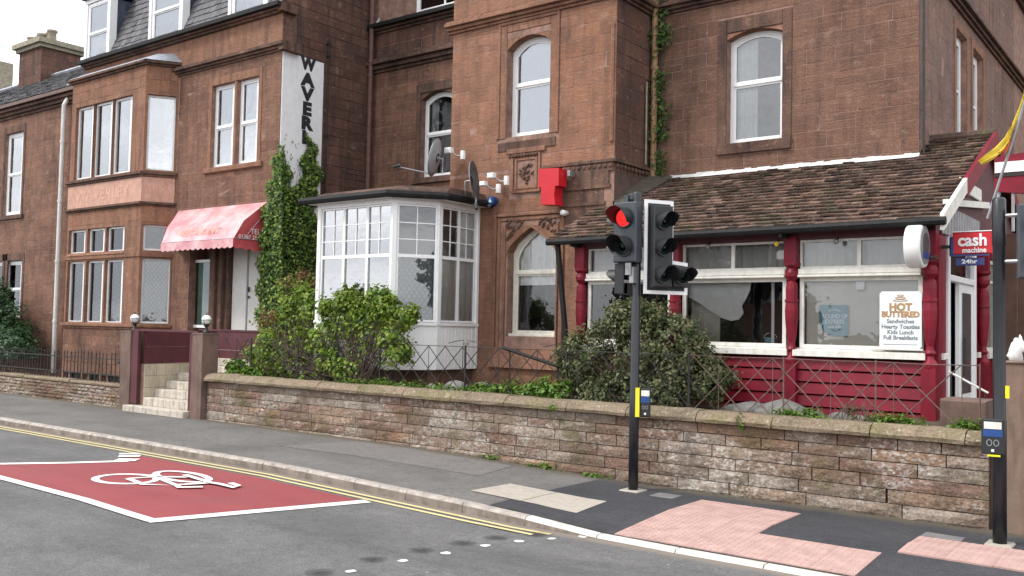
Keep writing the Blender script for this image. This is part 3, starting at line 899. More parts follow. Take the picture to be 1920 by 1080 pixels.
# bicycle mark
bk = MB()
def G2(px, py): return onG(px, py, -.10)
w1 = [G2(236 + 58 * math.cos(a), 899 + 9 * math.sin(a)) for a in [2 * math.pi * i / 28 for i in range(29)]]
strip(bk, w1, .095, roadz, .0085)
w2 = [G2(342 + 50 * math.cos(a), 895 + 9 * math.sin(a) + 5 * math.cos(a)) for a in [2 * math.pi * i / 28 for i in range(29)]]
strip(bk, w2, .095, roadz, .0115)
for l, zz in (([(240, 899), (292, 896), (331, 912), (268, 910), (240, 899)], .0145), ([(292, 896), (352, 897)], .0175), ([(331, 912), (392, 908)], .0205), ([(284, 892), (302, 897)], .0175),
          ([(331, 912), (335, 917), (380, 916)], .0235), ([(392, 908), (412, 911), (440, 918), (446, 914), (432, 909)], .0265), ([(346, 894), (392, 908)], .0295)):
    strip(bk, [G2(*q) for q in l], .085, roadz, zz)
bk.build('bicycle_symbol', M['whiteline'], cb, recalc=False)
# crossing studs (painted squares) and blacked-out old ones
cs = thing('crossing_studs', None, None); del cs['label'], cs['category']; struct(cs)
for px, py in ((657, 1072), (755, 1052), (835, 1038), (910, 1024), (973, 1016), (1035, 1010), (1093, 1005)):
    X, Y = G2(px, py); mb = MB()
    for k in range(3):
        a = rng.uniform(0, 1); 
    pts = [(X + .055 * math.cos(q) * rng.uniform(.6, 1.15), Y + .055 * math.sin(q) * rng.uniform(.8, 1.1)) for q in [math.pi * 2 * i / 9 for i in range(9)]]
    mb.poly([(a, b, roadz(a, b) + .006) for a, b in pts]); mb.build('stud', M['whiteline'], cs, recalc=False)
for px, py in ((600, 1075), (700, 1050), (790, 1033), (868, 1019), (930, 1009), (1005, 1002)):
    X, Y = G2(px, py); mb = MB()
    mb.poly([(.2 * math.cos(q), .2 * math.sin(q), 0) for q in [math.pi * 2 * i / 14 for i in range(14)]]); o_ = mb.build('covered_stud', M['blackmark'], cs, recalc=False); o_.location = (X, Y, roadz(X, Y) + .006)
# pavement patches
def pdec(name, pts, mat, lift=.004):
    return struct(gridpoly(name, pts, mat, lift, pavez, None))
pdec('new_asphalt_patch', [(-6.55, KY + .135), (-6.62, 9.0), (-6.6, 10.8), (2.0, 10.8), (2.0, KY + .135)], M['fresh'])
pdec('pale_asphalt_patch', [(-11.6, 9.35), (-11.2, 10.6), (-8.0, 10.6), (-7.8, 9.6)], M['patch'])
sl = thing('concrete_slab_pair', None, None); del sl['label'], sl['category']; struct(sl)
c0, c1, c2, c3 = (-7.22, 8.72), (-7.18, 9.46), (-5.72, 9.42), (-5.66, 8.68)
for k in range(2):
    f0, f1 = k / 2 + .004, (k + 1) / 2 - .004
    L = lambda a, b, f: (a[0] + (b[0] - a[0]) * f, a[1] + (b[1] - a[1]) * f)
    gridpoly('slab', [L(c0, c3, f0), L(c0, c3, f1), L(c1, c2, f1), L(c1, c2, f0)], M['slab'], .009, pavez, sl)
# tactile paving slabs with blisters, each its own
tp = thing('tactile_paving', None, None); del tp['label'], tp['category']; struct(tp)
TS = .40
def tactile_mesh():
    mb = MB(); h = TS / 2 - .0018
    mb.box(-h, h, -h, h, -.02, .004)
    for i in range(6):
        for j in range(6):
            x, y = -h + .033 + i * .0655, -h + .033 + j * .0655; r1, r0 = .0125, .018
            b = len(mb.v)
            mb.v += [(x + sx * r0, y + sy * r0, .0045) for sx, sy in ((-1, -1), (1, -1), (1, 1), (-1, 1))] + [(x + sx * r1, y + sy * r1, .0100) for sx, sy in ((-1, -1), (1, -1), (1, 1), (-1, 1))]
            for q in range(4): mb.f.append((b + q, b + (q + 1) % 4, b + 4 + (q + 1) % 4, b + 4 + q))
            mb.f.append((b + 4, b + 5, b + 6, b + 7))
    me = bpy.data.meshes.new('tactile_slab'); me.from_pydata(mb.v, [], mb.f); me.materials.append(M['pink']); return me
tm = tactile_mesh()
def inpoly(x, y, P):
    c = False
    for i in range(len(P)):
        (x0, y0), (x1, y1) = P[i], P[i - 1]
        if (y0 > y) != (y1 > y) and x < (x1 - x0) * (y - y0) / (y1 - y0) + x0: c = not c
    return c
def lay(x0, x1, y0, y1):
    nx, ny = round((x1 - x0) / TS), round((y1 - y0) / TS)
    for i in range(nx):
        for j in range(ny):
            x, y = x0 + TS * (i + .5), y0 + TS * (j + .5)
            o = bpy.data.objects.new('tactile_slab', tm); COL.objects.link(o); o.parent = tp
            sx = (pavez(x + .1, y) - pavez(x - .1, y)) / .2; sy = (pavez(x, y + .1) - pavez(x, y - .1)) / .2
            o.location = (x, y, pavez(x, y) + .012 + rng.uniform(-.001, .001)); o.rotation_euler = (math.atan(sy), -math.atan(sx), 0)
T0 = KY + .145
lay(-4.93, -4.93 + 6 * TS, T0, T0 + 2 * TS)          # along the kerb
lay(-4.93, -4.93 + 3 * TS, T0 + 2 * TS, T0 + 5 * TS)
lay(-2.42, -2.42 + 7 * TS, 9.17, 9.17 + 2 * TS)
def manhole(pts, name='inspection_cover'):
    mb = MB(); cx = sum(p[0] for p in pts) / 4; cy = sum(p[1] for p in pts) / 4
    z = pavez(cx, cy)
    mb.hexa([(x, y, z - .02) for x, y in pts] + [(x, y, z + .010) for x, y in pts])
    i = [(cx + (x - cx) * .85, cy + (y - cy) * .85) for x, y in pts]
    o = mb.build(name, M['greywire']); return struct(o)
manhole([(-5.55, 10.12), (-5.24, 10.12), (-5.24, 10.38), (-5.55, 10.38)])
manhole([(-2.42, 10.02), (-2.05, 10.0), (-2.05, 10.22), (-2.42, 10.25)])

# ================================================================== BOUNDARY WALL
WF = FY(10.87)
bw = thing('boundary_wall', 'long low sandstone garden wall with rounded coping behind the pavement', 'wall', (-8.8, 10.95, 0))
mb = MB(); mb.box(-15.66, -1.93, 10.93, 11.12, -.1, .86); mb.build('wall_core', M['mortar_dark'], bw)
def gzw(u): return gz(u)
lst = []
z = 0.0
course = [(-.06, .145), (.145, .30), (.30, .45), (.45, .60), (.60, .735), (.735, .86)]
for ci, (a, b) in enumerate(course):
    u = -15.66 - rng.uniform(0, .3)
    while u < -1.95:
        l = rng.uniform(.45, 1.15) if ci else rng.uniform(.7, 1.1)
        c, d = max(u, -15.66), min(u + l, -1.95); u += l
        if -1.95 - u < .2: d = -1.95; u = 0
        if d - c > .1 and b > gz(c) + .01:
            gap = .007
            if ci == 1 and (abs(c + 2.9) < .45 ): gap = .022
            lst.append((WF, c + gap, d - .006, max(a, gz(c) - .04) + .005, b - .005, rng.uniform(.004, .018) + (.03 if ci == 0 else 0)))
put_stones(lst, M['wallstone'], bw, rough=.007)
# projecting plinth stones at the foot, right-hand end
plf = FY(10.80)
u = -15.66
while u < -1.95:
    l = rng.uniform(.22, .28); u2 = min(u + 1.05 + rng.uniform(-.1, .1), -1.94)
    p = MB(); z0 = 1.0 + rng.uniform(-.008, .008); n = 6
    prof = [(10.825, .864), (10.775, .872), (10.765, .915), (10.825, .985), (10.90, z0 + .015), (11.16, z0 + .01), (11.16, .862)]
    jit = [(rng.uniform(-.007, .007), rng.uniform(-.006, .006)) for _ in range(40)]
    rows = 5
    for r in range(rows):
        uu = u + .006 + (u2 - u - .012) * r / (rows - 1)
        for k, (yy, zz) in enumerate(prof):
            e = jit[(r * 7 + k) % 40]; p.v.append((uu, yy + e[0], zz + (e[1] if k not in (0, 6) else 0)))
    m = len(prof)
    for r in range(rows - 1):
        for k in range(m):
            k2 = (k + 1) % m; p.f.append((r * m + k, r * m + k2, (r + 1) * m + k2, (r + 1) * m + k))
    p.f.append(tuple(range(m))[::-1]); p.f.append(tuple((rows - 1) * m + k for k in range(m)))
    p.build('coping_stone', M['coping'], bw, recalc=True)
    u = u2
# garden level behind
def gardz(x, y): return .93 + .05 * math.sin(x * 1.7) * math.sin(y * 2.1)
struct(sheet('garden_soil', [-15.75 + i * .5 for i in range(28)] + [-1.98], [11.1, 11.4, 11.8, 12.3, 13, 14.6, 16.2], lambda x, y: gardz(x, y) + (.0 if y < 11.3 else .04), M['soil']))
struct(sheet('basement_yard', [-60, -18.7], [10.9, 13.3], lambda x, y: .12, M['soil']))

# ---------- gate posts, steps, side boards
def post_thing(label, x0, x1, y0, y1, z1, mat, name='gate_post'):
    o = thing(name, label, 'gate post', ((x0 + x1) / 2, (y0 + y1) / 2, 0))
    m = MB(); n = 7
    for k in range(n):
        z = -.02 + (z1 + .02) * k / (n - 1); e = rng.uniform(-.008, .008)
        for x, y in ((x0, y0), (x1, y0), (x1, y1), (x0, y1)): m.v.append((x + rng.uniform(-.006, .006), y + rng.uniform(-.006, .006), z))
    for k in range(n - 1):
        for q in range(4): m.f.append((k * 4 + q, k * 4 + (q + 1) % 4, k * 4 + 4 + (q + 1) % 4, k * 4 + 4 + q))
    m.f.append((3, 2, 1, 0)); m.f.append(tuple((n - 1) * 4 + q for q in range(4)))
    m.build('shaft', mat, o)
    c = MB(); c.box(x0 - .01, x1 + .01, y0 - .01, y1 + .01, z1 + .002, z1 + .03); c.build('cap', mat, o)
    return o
post_thing('worn brown stone gate post left of the cream steps', -18.66, -18.28, 10.78, 11.15, 1.76, M['pillar2'])
post_thing('worn brown stone gate post between the cream steps and the garden wall', -16.02, -15.68, 10.74, 11.1, 1.76, M['pillar2'])
sb = thing('entrance_steps', 'cream tiled steps rising between two gate posts', 'steps', (-17.2, 11.3, 0.12))
for k in range(9):
    y0, z0 = 10.62 + k * .26, .12 + k * .165
    x1_ = -16.03 if k else -16.06
    xx = -18.24 if k == 0 else -17.9
    nt_ = 5
    wdt = (x1_ - xx) / nt_
    for q in range(nt_):
        m = MB(); m.cbox(FY(y0), xx + q * wdt + .003, xx + (q + 1) * wdt - .003, -.30, 0, z0 - .04, z0 + .125, .01)
        if k < 5: m.build('step_tile', M['step'], sb)
        else: m.build('step_tile', M['step'], sb)
tw = thing('tiled_side_wall', 'cream tiled wall along the left side of the entrance steps', 'wall', (-18.0, 11.8, .1))
m = MB(); m.box(-18.2, -17.925, 10.9, 13.1, .0, 1.10); m.build('wall_core', M['mortar'], tw)
F_ = FX(-17.925)
for i in range(8):
    for j in range(4):
        m = MB(); m.cbox(F_, 10.90 + i * .275 + .003, 10.90 + (i + 1) * .275 - .003, 0, .012, .12 + j * .245 + .003, .12 + (j + 1) * .245 - .003, .004); m.build('wall_tile', M['tile_cream'], tw)
mb_ = thing('maroon_boarding', 'dark maroon boards on posts either side of the entrance steps', 'boarding', (-17.2, 11.0, .1))
m = MB(); m.box(-18.275, -18.03, 10.80, 10.86, .27, 1.79); m.build('post_board', M['maroon_dark'], mb_)
m = MB(); m.box(-16.22, -16.03, 10.82, 10.90, .14, 1.77); m.build('post_board', M['maroon_dark'], mb_)
for k in range(2):
    m = MB(); m.box(-17.99 - .03, -17.95, 10.92, 13.15, 1.115 + k * .35, 1.455 + k * .35); m.build('side_board', M['maroon_dark'], mb_)
    m = MB(); m.box(-17.3, -14.9, 12.2, 12.24, 1.0 + k * .42, 1.41 + k * .42); m.build('back_board', M['maroon_dark'], mb_)
m = MB(); m.box(-17.95, -14.9, 12.18, 12.26, 1.815, 1.85); m.build('top_rail', M['maroon_dark'], mb_)
m = MB(); m.box(-18.28, -16.03, 10.86, 10.93, 1.79, 1.825); m.build('top_rail', M['maroon_dark'], mb_)

def globe_lamp(x, y, z, label):
    o = thing('globe_lamp', label, 'lamp', (x, y, z), 'globe lamps on the gate posts')
    m = MB(); m.lathe((x, y, z), [(.07, 0), (.07, .02), (.03, .05), (.025, .11), (.045, .14), (.07, .165), (.055, .175)], 12); m.build('stem', M['black'], o, True)
    m = MB(); m.lathe((x, y, z + .255), [(.02, -.095), (.065, -.075), (.093, -.03), (.1, 0), (.093, .03), (.065, .075), (.02, .096)], 16); m.build('globe', M['white'], o, True)
    m = MB(); m.lathe((x, y, z + .255), [(.104, -.006), (.104, .006)], 16); 
    for a in range(4):
        an = a * math.pi / 2 + .4
        m.tube([(x + .1 * math.cos(an) * math.cos(t), y + .1 * math.sin(an) * math.cos(t), z + .255 + .1 * math.sin(t)) for t in (-1.2, -.8, -.4, 0)], .004, 4)
    m.lathe((x, y, z + .355), [(.012, -.01), (.016, .01), (.004, .045)], 8)
    m.build('band', M['black'], o)
globe_lamp(-18.47, 10.97, 1.79, 'white globe lamp on the left gate post')
globe_lamp(-15.85, 10.93, 1.79, 'white globe lamp on the right gate post')

# ---------- low brick wall with railings, left
lw = thing('low_wall', 'low rough brick wall under the iron railings', 'wall', (-22, 11, .12))
m = MB(); m.box(-33, -18.68, 10.92, 11.15, 0, .55); m.build('wall_core', M['mortar'], lw)
lst = []
for ci in range(6):
    a = .10 + ci * .075; u = -33 + rng.uniform(-.2, 0)
    while u < -18.7:
        l = rng.uniform(.2, .38); c, d = max(u, -33), min(u + l, -18.7); u += l
        if d - c > .08: lst.append((WF, c + .006, d - .006, a + .005, a + .07, rng.uniform(-.005, .03)))
put_stones(lst, M['wallstone'], lw, name='brick', rough=.006)
u = -33
while u < -18.7:
    u2 = min(u + 1.1, -18.68); m = MB(); m.cbox(WF, u + .005, u2 - .005, -.3, .02 + rng.uniform(-.01, .01), .552, .635 + rng.uniform(-.01, .01), .03); m.build('coping_stone', M['coping'], lw); u = u2
ra = thing('iron_railings', 'black iron railings with curled tops on the low brick wall', 'railings', (-22, 11, .63))
x = -30.0; k = 0
for zz in (.78, 1.13):
    m = MB(); m.box(-32, -18.7, 11.0, 11.02, zz, zz + .025); m.build('rail', M['iron'], ra)
x = -26.6
while x < -18.8:
    m = MB(); lean = rng.uniform(-.02, .02); h = 1.24 + rng.uniform(-.03, .03)
    if x < -22.9:
        m.tube([(x, 11.03, .62), (x + lean, 11.03, h - .04), (x + lean + .03, 11.03, h + .03), (x + lean + .07, 11.03, h + .02), (x + lean + .075, 11.03, h - .02)], .011, 5)
    else:
        m.tube([(x, 11.03, .62), (x + lean, 11.03, h), (x + lean, 11.03, h + .06)], [.011, .011, .003], 5)
        m.lathe((x + lean, 11.03, h), [(.005, -.02), (.02, 0), (.005, .03)], 6)
    m.build('bar', M['iron'], ra); x += .128 if x < -22.9 else rng.uniform(.13, .2)
m = MB(); m.tube([(-19.05, 10.98, 1.10), (-18.85, 10.96, 1.13), (-18.72, 10.95, 1.2)], .03, 6); m.build('end_bracket', M['iron'], ra)

# ================================================================== HOTEL (left)
HY = 13.25; HF = FY(HY); HXR = -16.72
hotel = thing('hotel', 'red sandstone hotel with two storey bay window and slate mansard, left of centre', 'building', (-21, HY, 0))
HL = []     # stones: (stone, material)
mst, mdr = M['stone_hotel'], M['dressed']
w1 = pxhole(HF, 403, 438, 163, 313, 236, .09); w2 = pxhole(HF, 450, 484, 151, 306, 228, .09)
w1 = (w1[0], w1[1], 5.69, 7.68); w2 = (w2[0], w2[1], 5.69, 7.68)
sg = (-20.0, -19.12, 1.9, 3.5)
door = (-18.62, -17.32, 1.62, 3.6)
entry_hole = (-20.0, -17.25, 1.62, 4.55)
holes = [w1, w2, entry_hole]
wall_sheet(HF, -25.2, HXR, 0, 8.12, holes, .2, 'wall', M['mortar'], hotel)
quo = [(h[0] - .12, h[1] + .12, h[2] - .14, h[3] + .2) for h in (w1, w2)]
HL += [(s, mst) for s in ashlar(HF, -20.66, HXR, .6, 8.10, quo + [(entry_hole[0] - .02, entry_hole[1] + .02, 1.6, 4.62)], (.19, .27), (.35, .8))]
# dressed surround of the pair
m = MB()
m.cbox(HF, w1[0] - .12, w1[0] - .0, 0, .02, w1[2] - .0, w1[3] + .2, .006); m.cbox(HF, w2[1], w2[1] + .12, 0, .02, w1[2], w1[3] + .2, .006)
m.cbox(HF, w1[0], w2[1], 0, .021, w1[3], w1[3] + .2, .006); m.cbox(HF, w1[1], w2[0], 0, .019, w1[2], w1[3], .02)
m.cbox(HF, w1[0] - .22, w2[1] + .22, 0, .07, w1[2] - .13, w1[2] - .002, .02)
m.build('window_surround', mdr, hotel)
for h in (w1, w2):
    window(hotel, HF, *h, rec=.09, fw=.06, fwr=.17, trans=[(h[2] + h[3]) / 2 - .02], sash=True, gl=M['glass_sky'], curtain=[(.02, .98, .02, .98, M['curtain'])], sill=None)
# string course, frieze, eaves
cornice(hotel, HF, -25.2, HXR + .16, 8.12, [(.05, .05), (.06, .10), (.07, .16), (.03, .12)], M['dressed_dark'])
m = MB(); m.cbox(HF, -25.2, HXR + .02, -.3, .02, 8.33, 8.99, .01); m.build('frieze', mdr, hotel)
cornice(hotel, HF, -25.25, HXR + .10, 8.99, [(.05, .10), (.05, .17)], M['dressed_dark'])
m = MB(); m.fbox(HF, -25.3, HXR + .12, .12, .27, 9.09, 9.18); m.build('gutter', M['gutter'], hotel)
# side (gable) wall facing right; damp tone, with its shade also in the stone colour
HS = FX(HXR)
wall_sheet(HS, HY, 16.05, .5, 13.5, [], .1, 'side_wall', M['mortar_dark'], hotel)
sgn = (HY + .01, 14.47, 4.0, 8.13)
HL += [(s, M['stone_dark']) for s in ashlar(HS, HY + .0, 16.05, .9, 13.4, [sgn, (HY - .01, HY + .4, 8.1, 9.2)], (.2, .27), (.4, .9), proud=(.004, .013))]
m = MB(); m.fbox(HS, HY - .115, HY + .42, .005, .165, 8.123, 8.327); m.fbox(HS, HY - .014, HY + .36, .002, .03, 8.335, 8.985); m.fbox(HS, HY - .163, HY + .3, .005, .14, 8.995, 9.19)
m.build('cornice_return', M['dressed_dark'], hotel)
m = MB(); m.cbox(HS, HY + .012, 14.46, 0, .022, 3.6, 8.125, .004); ps = m.build('painted_sign', M['signwhite'], hotel)
for ch, (px, py) in zip('WAVERL', ((581, 122), (577, 151), (576, 178), (574, 205), (574, 232), (573, 259))):
    Y, Z = onX(px, py, HXR + .02)
    text(ch, .395, tmat(HS, 13.985, .024, Z), M['signblack'], ps, 'letter', .003, .026, 1.25 if ch != 'W' else .95)
m = MB(); m.tube([(HXR + .06, 14.56, 4.5), (HXR + .06, 14.56, 8.75)], .018, 6)
for zz in (4.9, 6.4, 8.3, 8.6): m.box(HXR, HXR + .08, 14.53, 14.62, zz, zz + .04)
m.build('thin_pipe', M['iron'], hotel)
dp = MB(); dp.tube([(HXR + .13, 15.86, 4.0), (HXR + .13, 15.86, 13)], .062, 10)
for zz in (5.2, 6.9, 8.1, 8.45, 10.2): dp.lathe((HXR + .13, 15.86, zz), [(.075, 0), (.078, .07)], 10)
dp.build('drainpipe', M['brownpipe'], hotel)
# mansard
MS = (13.38, 9.17, 14.75, 12.6)
def mz(y): return MS[1] + (y - MS[0]) * (MS[3] - MS[1]) / (MS[2] - MS[0])
m = MB(); m.poly([(-25.2, MS[0], MS[1]), (HXR - .3, MS[0], MS[1]), (HXR - .3, MS[2], MS[3]), (-25.2, MS[2], MS[3])])
m.poly([(-25.2, MS[0], MS[1]), (-25.2, MS[2], MS[3]), (-25.2, 19, MS[3]), (-25.2, 19, MS[1])]); m.poly([(-25.2, MS[2], MS[3]), (HXR - .3, MS[2], MS[3]), (HXR - .3, 19, MS[3]), (-25.2, 19, MS[3])])
roof = m.build('roof', M['slate'], hotel, recalc=False)
def slates(parent, P0, du, dv, nu, nv, wd, mat, th=.012, keep=None, name='slates', objs=0):
    """lapped slates over a plane: P0 corner, du unit along, dv unit up-slope; nv rows"""
    n = Vector(du).cross(Vector(dv)).normalized()
    if n.z < 0: n = -n
    du, dv, P0 = Vector(du), Vector(dv), Vector(P0); big = MB()
    for j in range(nv[0]):
        for i in range(-1, nu + 1):
            off = (.5 if j % 2 else 0) + rng.uniform(-.03, .03)
            a, b = (i + off) * wd + .004, (i + off + 1) * wd - .004
            a = max(a, 0); b = min(b, nu * wd)
            if b - a < .03: continue
            v0, v1 = j * nv[1] - .01 + rng.uniform(-.012, .012), (j + 1) * nv[1] + .03
            c = P0 + du * (a + b) / 2 + dv * (v0 + v1) / 2
            if keep and not keep(c): continue
            e0 = th * rng.uniform(1.6, 2.6); e1 = .004
            L = MB() if objs else big
            q = [P0 + du * a + dv * v0, P0 + du * b + dv * v0, P0 + du * b + dv * v1, P0 + du * a + dv * v1]
            tw_ = rng.uniform(-.25, .25) * th
            L.hexa([q[0] + n * (e0 - th - .004), q[1] + n * (e0 - th - .004), q[2] + n * .0, q[3] + n * .0, q[0] + n * (e0 + tw_), q[1] + n * (e0 - tw_), q[2] + n * e1, q[3] + n * e1])
            if objs: yield (L, c)
    if not objs: yield (big, None)
dvv = Vector((0, MS[2] - MS[0], MS[3] - MS[1])).normalized()
for L, c in slates(roof, (-25.2, MS[0], MS[1]), (1, 0, 0), dvv, 34, (15, .2), .24, M['slate']):
    L.build('slates', M['slate'], roof, recalc=False, stuff=True)
# dormers
def dormer(px0, px1, zb, zt, ym, parent, Yf=13.46, panes=1, hip=True, open_=False):
    F = FY(Yf); u0, u1 = F.hit(px0, ym)[0], F.hit(px1, ym)[0]
    d = MB(); d.box(u0 + .0, u1, Yf + .17, 15.2, zb, zt); dm = d.build('dormer', M['lead'], parent)
    m = MB(); m.fbox(F, u0 - .06, u0 + .05, -.18, .03, zb, zt); m.fbox(F, u1 - .05, u1 + .06, -.18, .03, zb, zt); m.fbox(F, u0 - .08, u1 + .08, -.1, .04, zt - .0, zt + .12); m.build('dormer_trim', M['upvc'], dm)
    window(parent, F, u0 + .055, u1 - .055, zb + .03, zt - .01, rec=-.0, fw=.07, trans=[(zb + zt) / 2 - .05], mull=[], sash=True, gl=M['glass_sky'], room=False, curtain=[(0, 1, 0, 1, M['curtain'])])
    r = MB(); r.prism(FY(Yf - .12), [(u0 - .15, zt + .12), (u1 + .15, zt + .12), ((u0 + u1) / 2, zt + .7)], -1.8, 0); r.build('dormer_roof', M['slate'], dm)
M['cheek'] = plain('blue_grey_lead_cheek', (.055, .065, .10), .5, .3, var=.4, scale=5, bumps=.5)
for (a, b, zb, zt, ym) in ((163, 205, 9.3, 11.0, 60), (283, 341, 9.3, 11.0, 40), (432, 500, 9.3, 11.0, 20)):
    dormer(a, b, zb, zt, ym, roof)
for o in bpy.data.objects:
    if o.name.startswith('dormer') and not o.name.startswith(('dormer_',)): o.data.materials.clear(); o.data.materials.append(M['cheek'])

# --- bay of the hotel
BY = 12.6; BX0, BX1 = -24.68, -21.12
BF = FY(BY)
BR = Frame((BX1, BY), (-20.70 - BX1, HY - BY), (HY - BY, -(-20.70 - BX1)))
BRL = math.hypot(-20.70 - BX1, HY - BY)
BLF = Frame((-25.15, HY), (BX0 + 25.15, BY - HY), (-(HY - BY), -(BX0 + 25.15)))
BLL = math.hypot(BX0 + 25.15, HY - BY)
def bh(px0, px1, ym, z0, z1): 
    return (BF.hit(px0 - 3, ym, -.08)[0], BF.hit(px1, ym, 0)[0], z0, z1)
ups = [bh(149, 174, 270, 5.72, 7.68), bh(182, 209, 262, 5.72, 7.68), bh(218, 246, 255, 5.72, 7.68)]
los = [bh(137, 160, 450, 3.74, 4.38), bh(172, 196, 448, 3.74, 4.38), bh(207, 233, 447, 3.74, 4.38)]
lob = [(h[0], h[1], 1.92, 3.54) for h in los]
bas = [(h[0], h[1], .30, .98) for h in los]
wall_sheet(BF, BX0, BX1, 0, 8.34, ups + los + lob + bas, .22, 'bay_wall', mdr, hotel)
wall_sheet(BLF, 0, BLL, 0, 8.34, [], .2, 'bay_wall', mdr, hotel)
cu = (.06, BRL - .06, 5.74, 7.62); cl = (.06, BRL - .04, 1.94, 3.55); cm_ = (.06, BRL - .04, 3.74, 4.38)
wall_sheet(BR, 0, BRL, 0, 8.34, [cu, cl, cm_], .2, 'bay_wall', mdr, hotel)
for h in ups: window(hotel, BF, *h, rec=.08, fw=.06, fwr=.22, gl=M['glass_sky'], curtain=[(.0, .45, 0, 1, M['curtain'])], deep=.55)
for h in los: window(hotel, BF, *h, rec=.08, fw=.05, fwr=.20, deep=.5)
for h in lob: window(hotel, BF, *h, rec=.08, fw=.05, fwr=.20, curtain=[(0, 1, 0, 1, M['lace'])], deep=.5)
for h in bas: window(hotel, BF, *h, rec=.15, fw=.045, deep=.5, curtain=[(0, 1, 0, 1, M['greyblind'])])
window(hotel, BR, *cu, rec=.10, fw=.05, gl=M['glass_sky'], curtain=[(.6, 1, 0, 1, M['curtain']), (0, .15, 0, 1, M['curtain'])], deep=.3)
window(hotel, BR, *cm_, rec=.10, fw=.05, deep=.3)
window(hotel, BR, *cl, rec=.10, fw=.05, curtain=[(0, 1, 0, 1, M['lace'])], deep=.3)
# ashlar joints on the bay below and above windows
allb = [(h[0] - .01, h[1] + .01, h[2] - .01, h[3] + .01) for h in ups + los + lob + bas]
HL += [(s, mst) for s in ashlar(BF, BX0, BX1, .62, 1.78, [], (.2, .27), (.4, .9), proud=(.003, .008))]
HL += [(s, M['stone_bay']) for s in ashlar(BF, BX0, BX1, 7.80, 8.30, [], (.24, .27), (.6, 1.1), proud=(.003, .006))]
HL += [(s, M['stone_bay']) for s in ashlar(BF, BX0, BX1, 4.48, 4.84, [], (.34, .36), (.6, 1.1), proud=(.003, .006))]
HL += [(s, M['stone_bay']) for s in ashlar(BR, 0, BRL, 7.7, 8.30, [], (.28, .30), (.6, 1.1), proud=(.003, .006))]
HL += [(s, M['stone_bay']) for s in ashlar(BR, 0, BRL, 4.45, 4.84, [], (.34, .36), (.6, 1.1), proud=(.003, .006))]
def around(name, z, prof, mat, ext=0.05):
    for F, a, b in ((BF, BX0 - ext, BX1 + ext), (BR, -.0, BRL + .02), (BLF, 0, BLL)):
        cornice(hotel, F, a, b, z, prof, mat, name)
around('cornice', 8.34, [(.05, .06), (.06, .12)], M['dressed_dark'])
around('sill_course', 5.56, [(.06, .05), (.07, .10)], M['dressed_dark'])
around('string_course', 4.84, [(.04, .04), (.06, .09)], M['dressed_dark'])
around('sill_course', 1.78, [(.06, .03), (.07, .08)], mdr)
around('transom_course', 3.58, [(.12, .03)], mdr)
for h in lob + los + ups:
    m = MB(); m.hexa([BF(h[0] - .02, 0, h[2] - .01), BF(h[1] + .02, 0, h[2] - .01), BF(h[1] + .02, .05, h[2] - .06), BF(h[0] - .02, .05, h[2] - .06),
                      BF(h[0], -.07, h[2] + .03), BF(h[1], -.07, h[2] + .03), BF(h[1], .0, h[2] + .002), BF(h[0], .0, h[2] + .002)]); m.build('sill', mdr, hotel)
m = MB(); m.fbox(BF, BX0 - .01, BX1 + .012, .001, .02, 4.945, 5.555); f1 = m.build('fascia', M['peach'], hotel)
m = MB(); m.fbox(BR, .0, BRL - .02, .001, .02, 4.945, 5.555); f2 = m.build('fascia', M['peach'], hotel)
text('WAVERLEY', .42, tmat(BF, -22.95, .023, 5.24), M['fadedtext'], f1, 'lettering', .002, 0, 1.25)
text('ARMS', .30, tmat(BR, .38, .023, 5.24), M['fadedtext'], f2, 'lettering', .002, 0, .85)
m = MB()   # lead roof of the bay
tp_ = [(BX0 - .15, BY - .1, 8.46), (BX1 + .1, BY - .1, 8.46), (-20.55, HY, 8.46), (-25.3, HY, 8.46), (BX0 + .1, BY + .35, 8.72), (BX1 - .1, BY + .35, 8.72), (-20.9, HY, 8.74), (-25.1, HY, 8.74)]
m.hexa(tp_); m.build('bay_roof', M['lead'], hotel)

# --- entrance recess (porch)
m = MB(); PYR = 13.75
m.poly([(-20.0, PYR, 1.6), (-17.25, PYR, 1.6), (-17.25, PYR, 4.6), (-20.0, PYR, 4.6)])
for xx in (-20.0, -17.25): m.poly([(xx, HY + .2, 1.6), (xx, PYR, 1.6), (xx, PYR, 4.6), (xx, HY + .2, 4.6)])
m.poly([(-20.0, HY + .2, 4.55), (-17.25, HY + .2, 4.55), (-17.25, PYR, 4.55), (-20.0, PYR, 4.55)])
m.box(-20.0, -17.25, 12.9, PYR, 1.45, 1.62)
m.build('porch', M['dressed'], hotel, recalc=False)
PF = FY(13.42)
window(hotel, PF, PF.hit(359, 550)[0], -19.29, 1.86, 3.52, rec=0, fw=.07, gl=M['glass_green'], room=False, coff=.08, curtain=[(0, 1, 0, 1, M['curtain'])])
m = MB()
for k, (a, b, dd) in enumerate(((-19.28, -19.1, .10), (-19.1, -18.98, .17), (-18.98, -18.84, .08), (-18.84, -18.72, .15), (-18.72, -18.62, .05))):
    m.cbox(PF, a, b, -.3, dd, 1.62, 4.3, .02)
m.build('pilaster', M['dressed_dark'], hotel)
m = MB(); m.cbox(PF, -18.58, -18.05, -.3, -.06, 1.63, 4.3, .01); m.build('door_jamb', M['greypaint'], hotel)
m = MB(); m.cbox(PF, -18.03, -17.45, -.3, -.10, 1.63, 3.7, .01); dr = m.build('door', M['greypaint'], hotel)
m = MB(); m.lathe(PF(-17.97, -.08, 2.6), [(.03, -.02), (.03, .02)], 8, 'y'); m.box(-17.99, -17.95, 13.47, 13.5, 2.72, 2.84); m.build('door_handle', M['black'], dr)
m = MB(); m.cbox(PF, -17.42, -17.3, -.3, .0, 1.63, 4.3, .01); m.build('door_frame', M['white'], hotel)
put_stones([h for h in HL], mst, hotel)
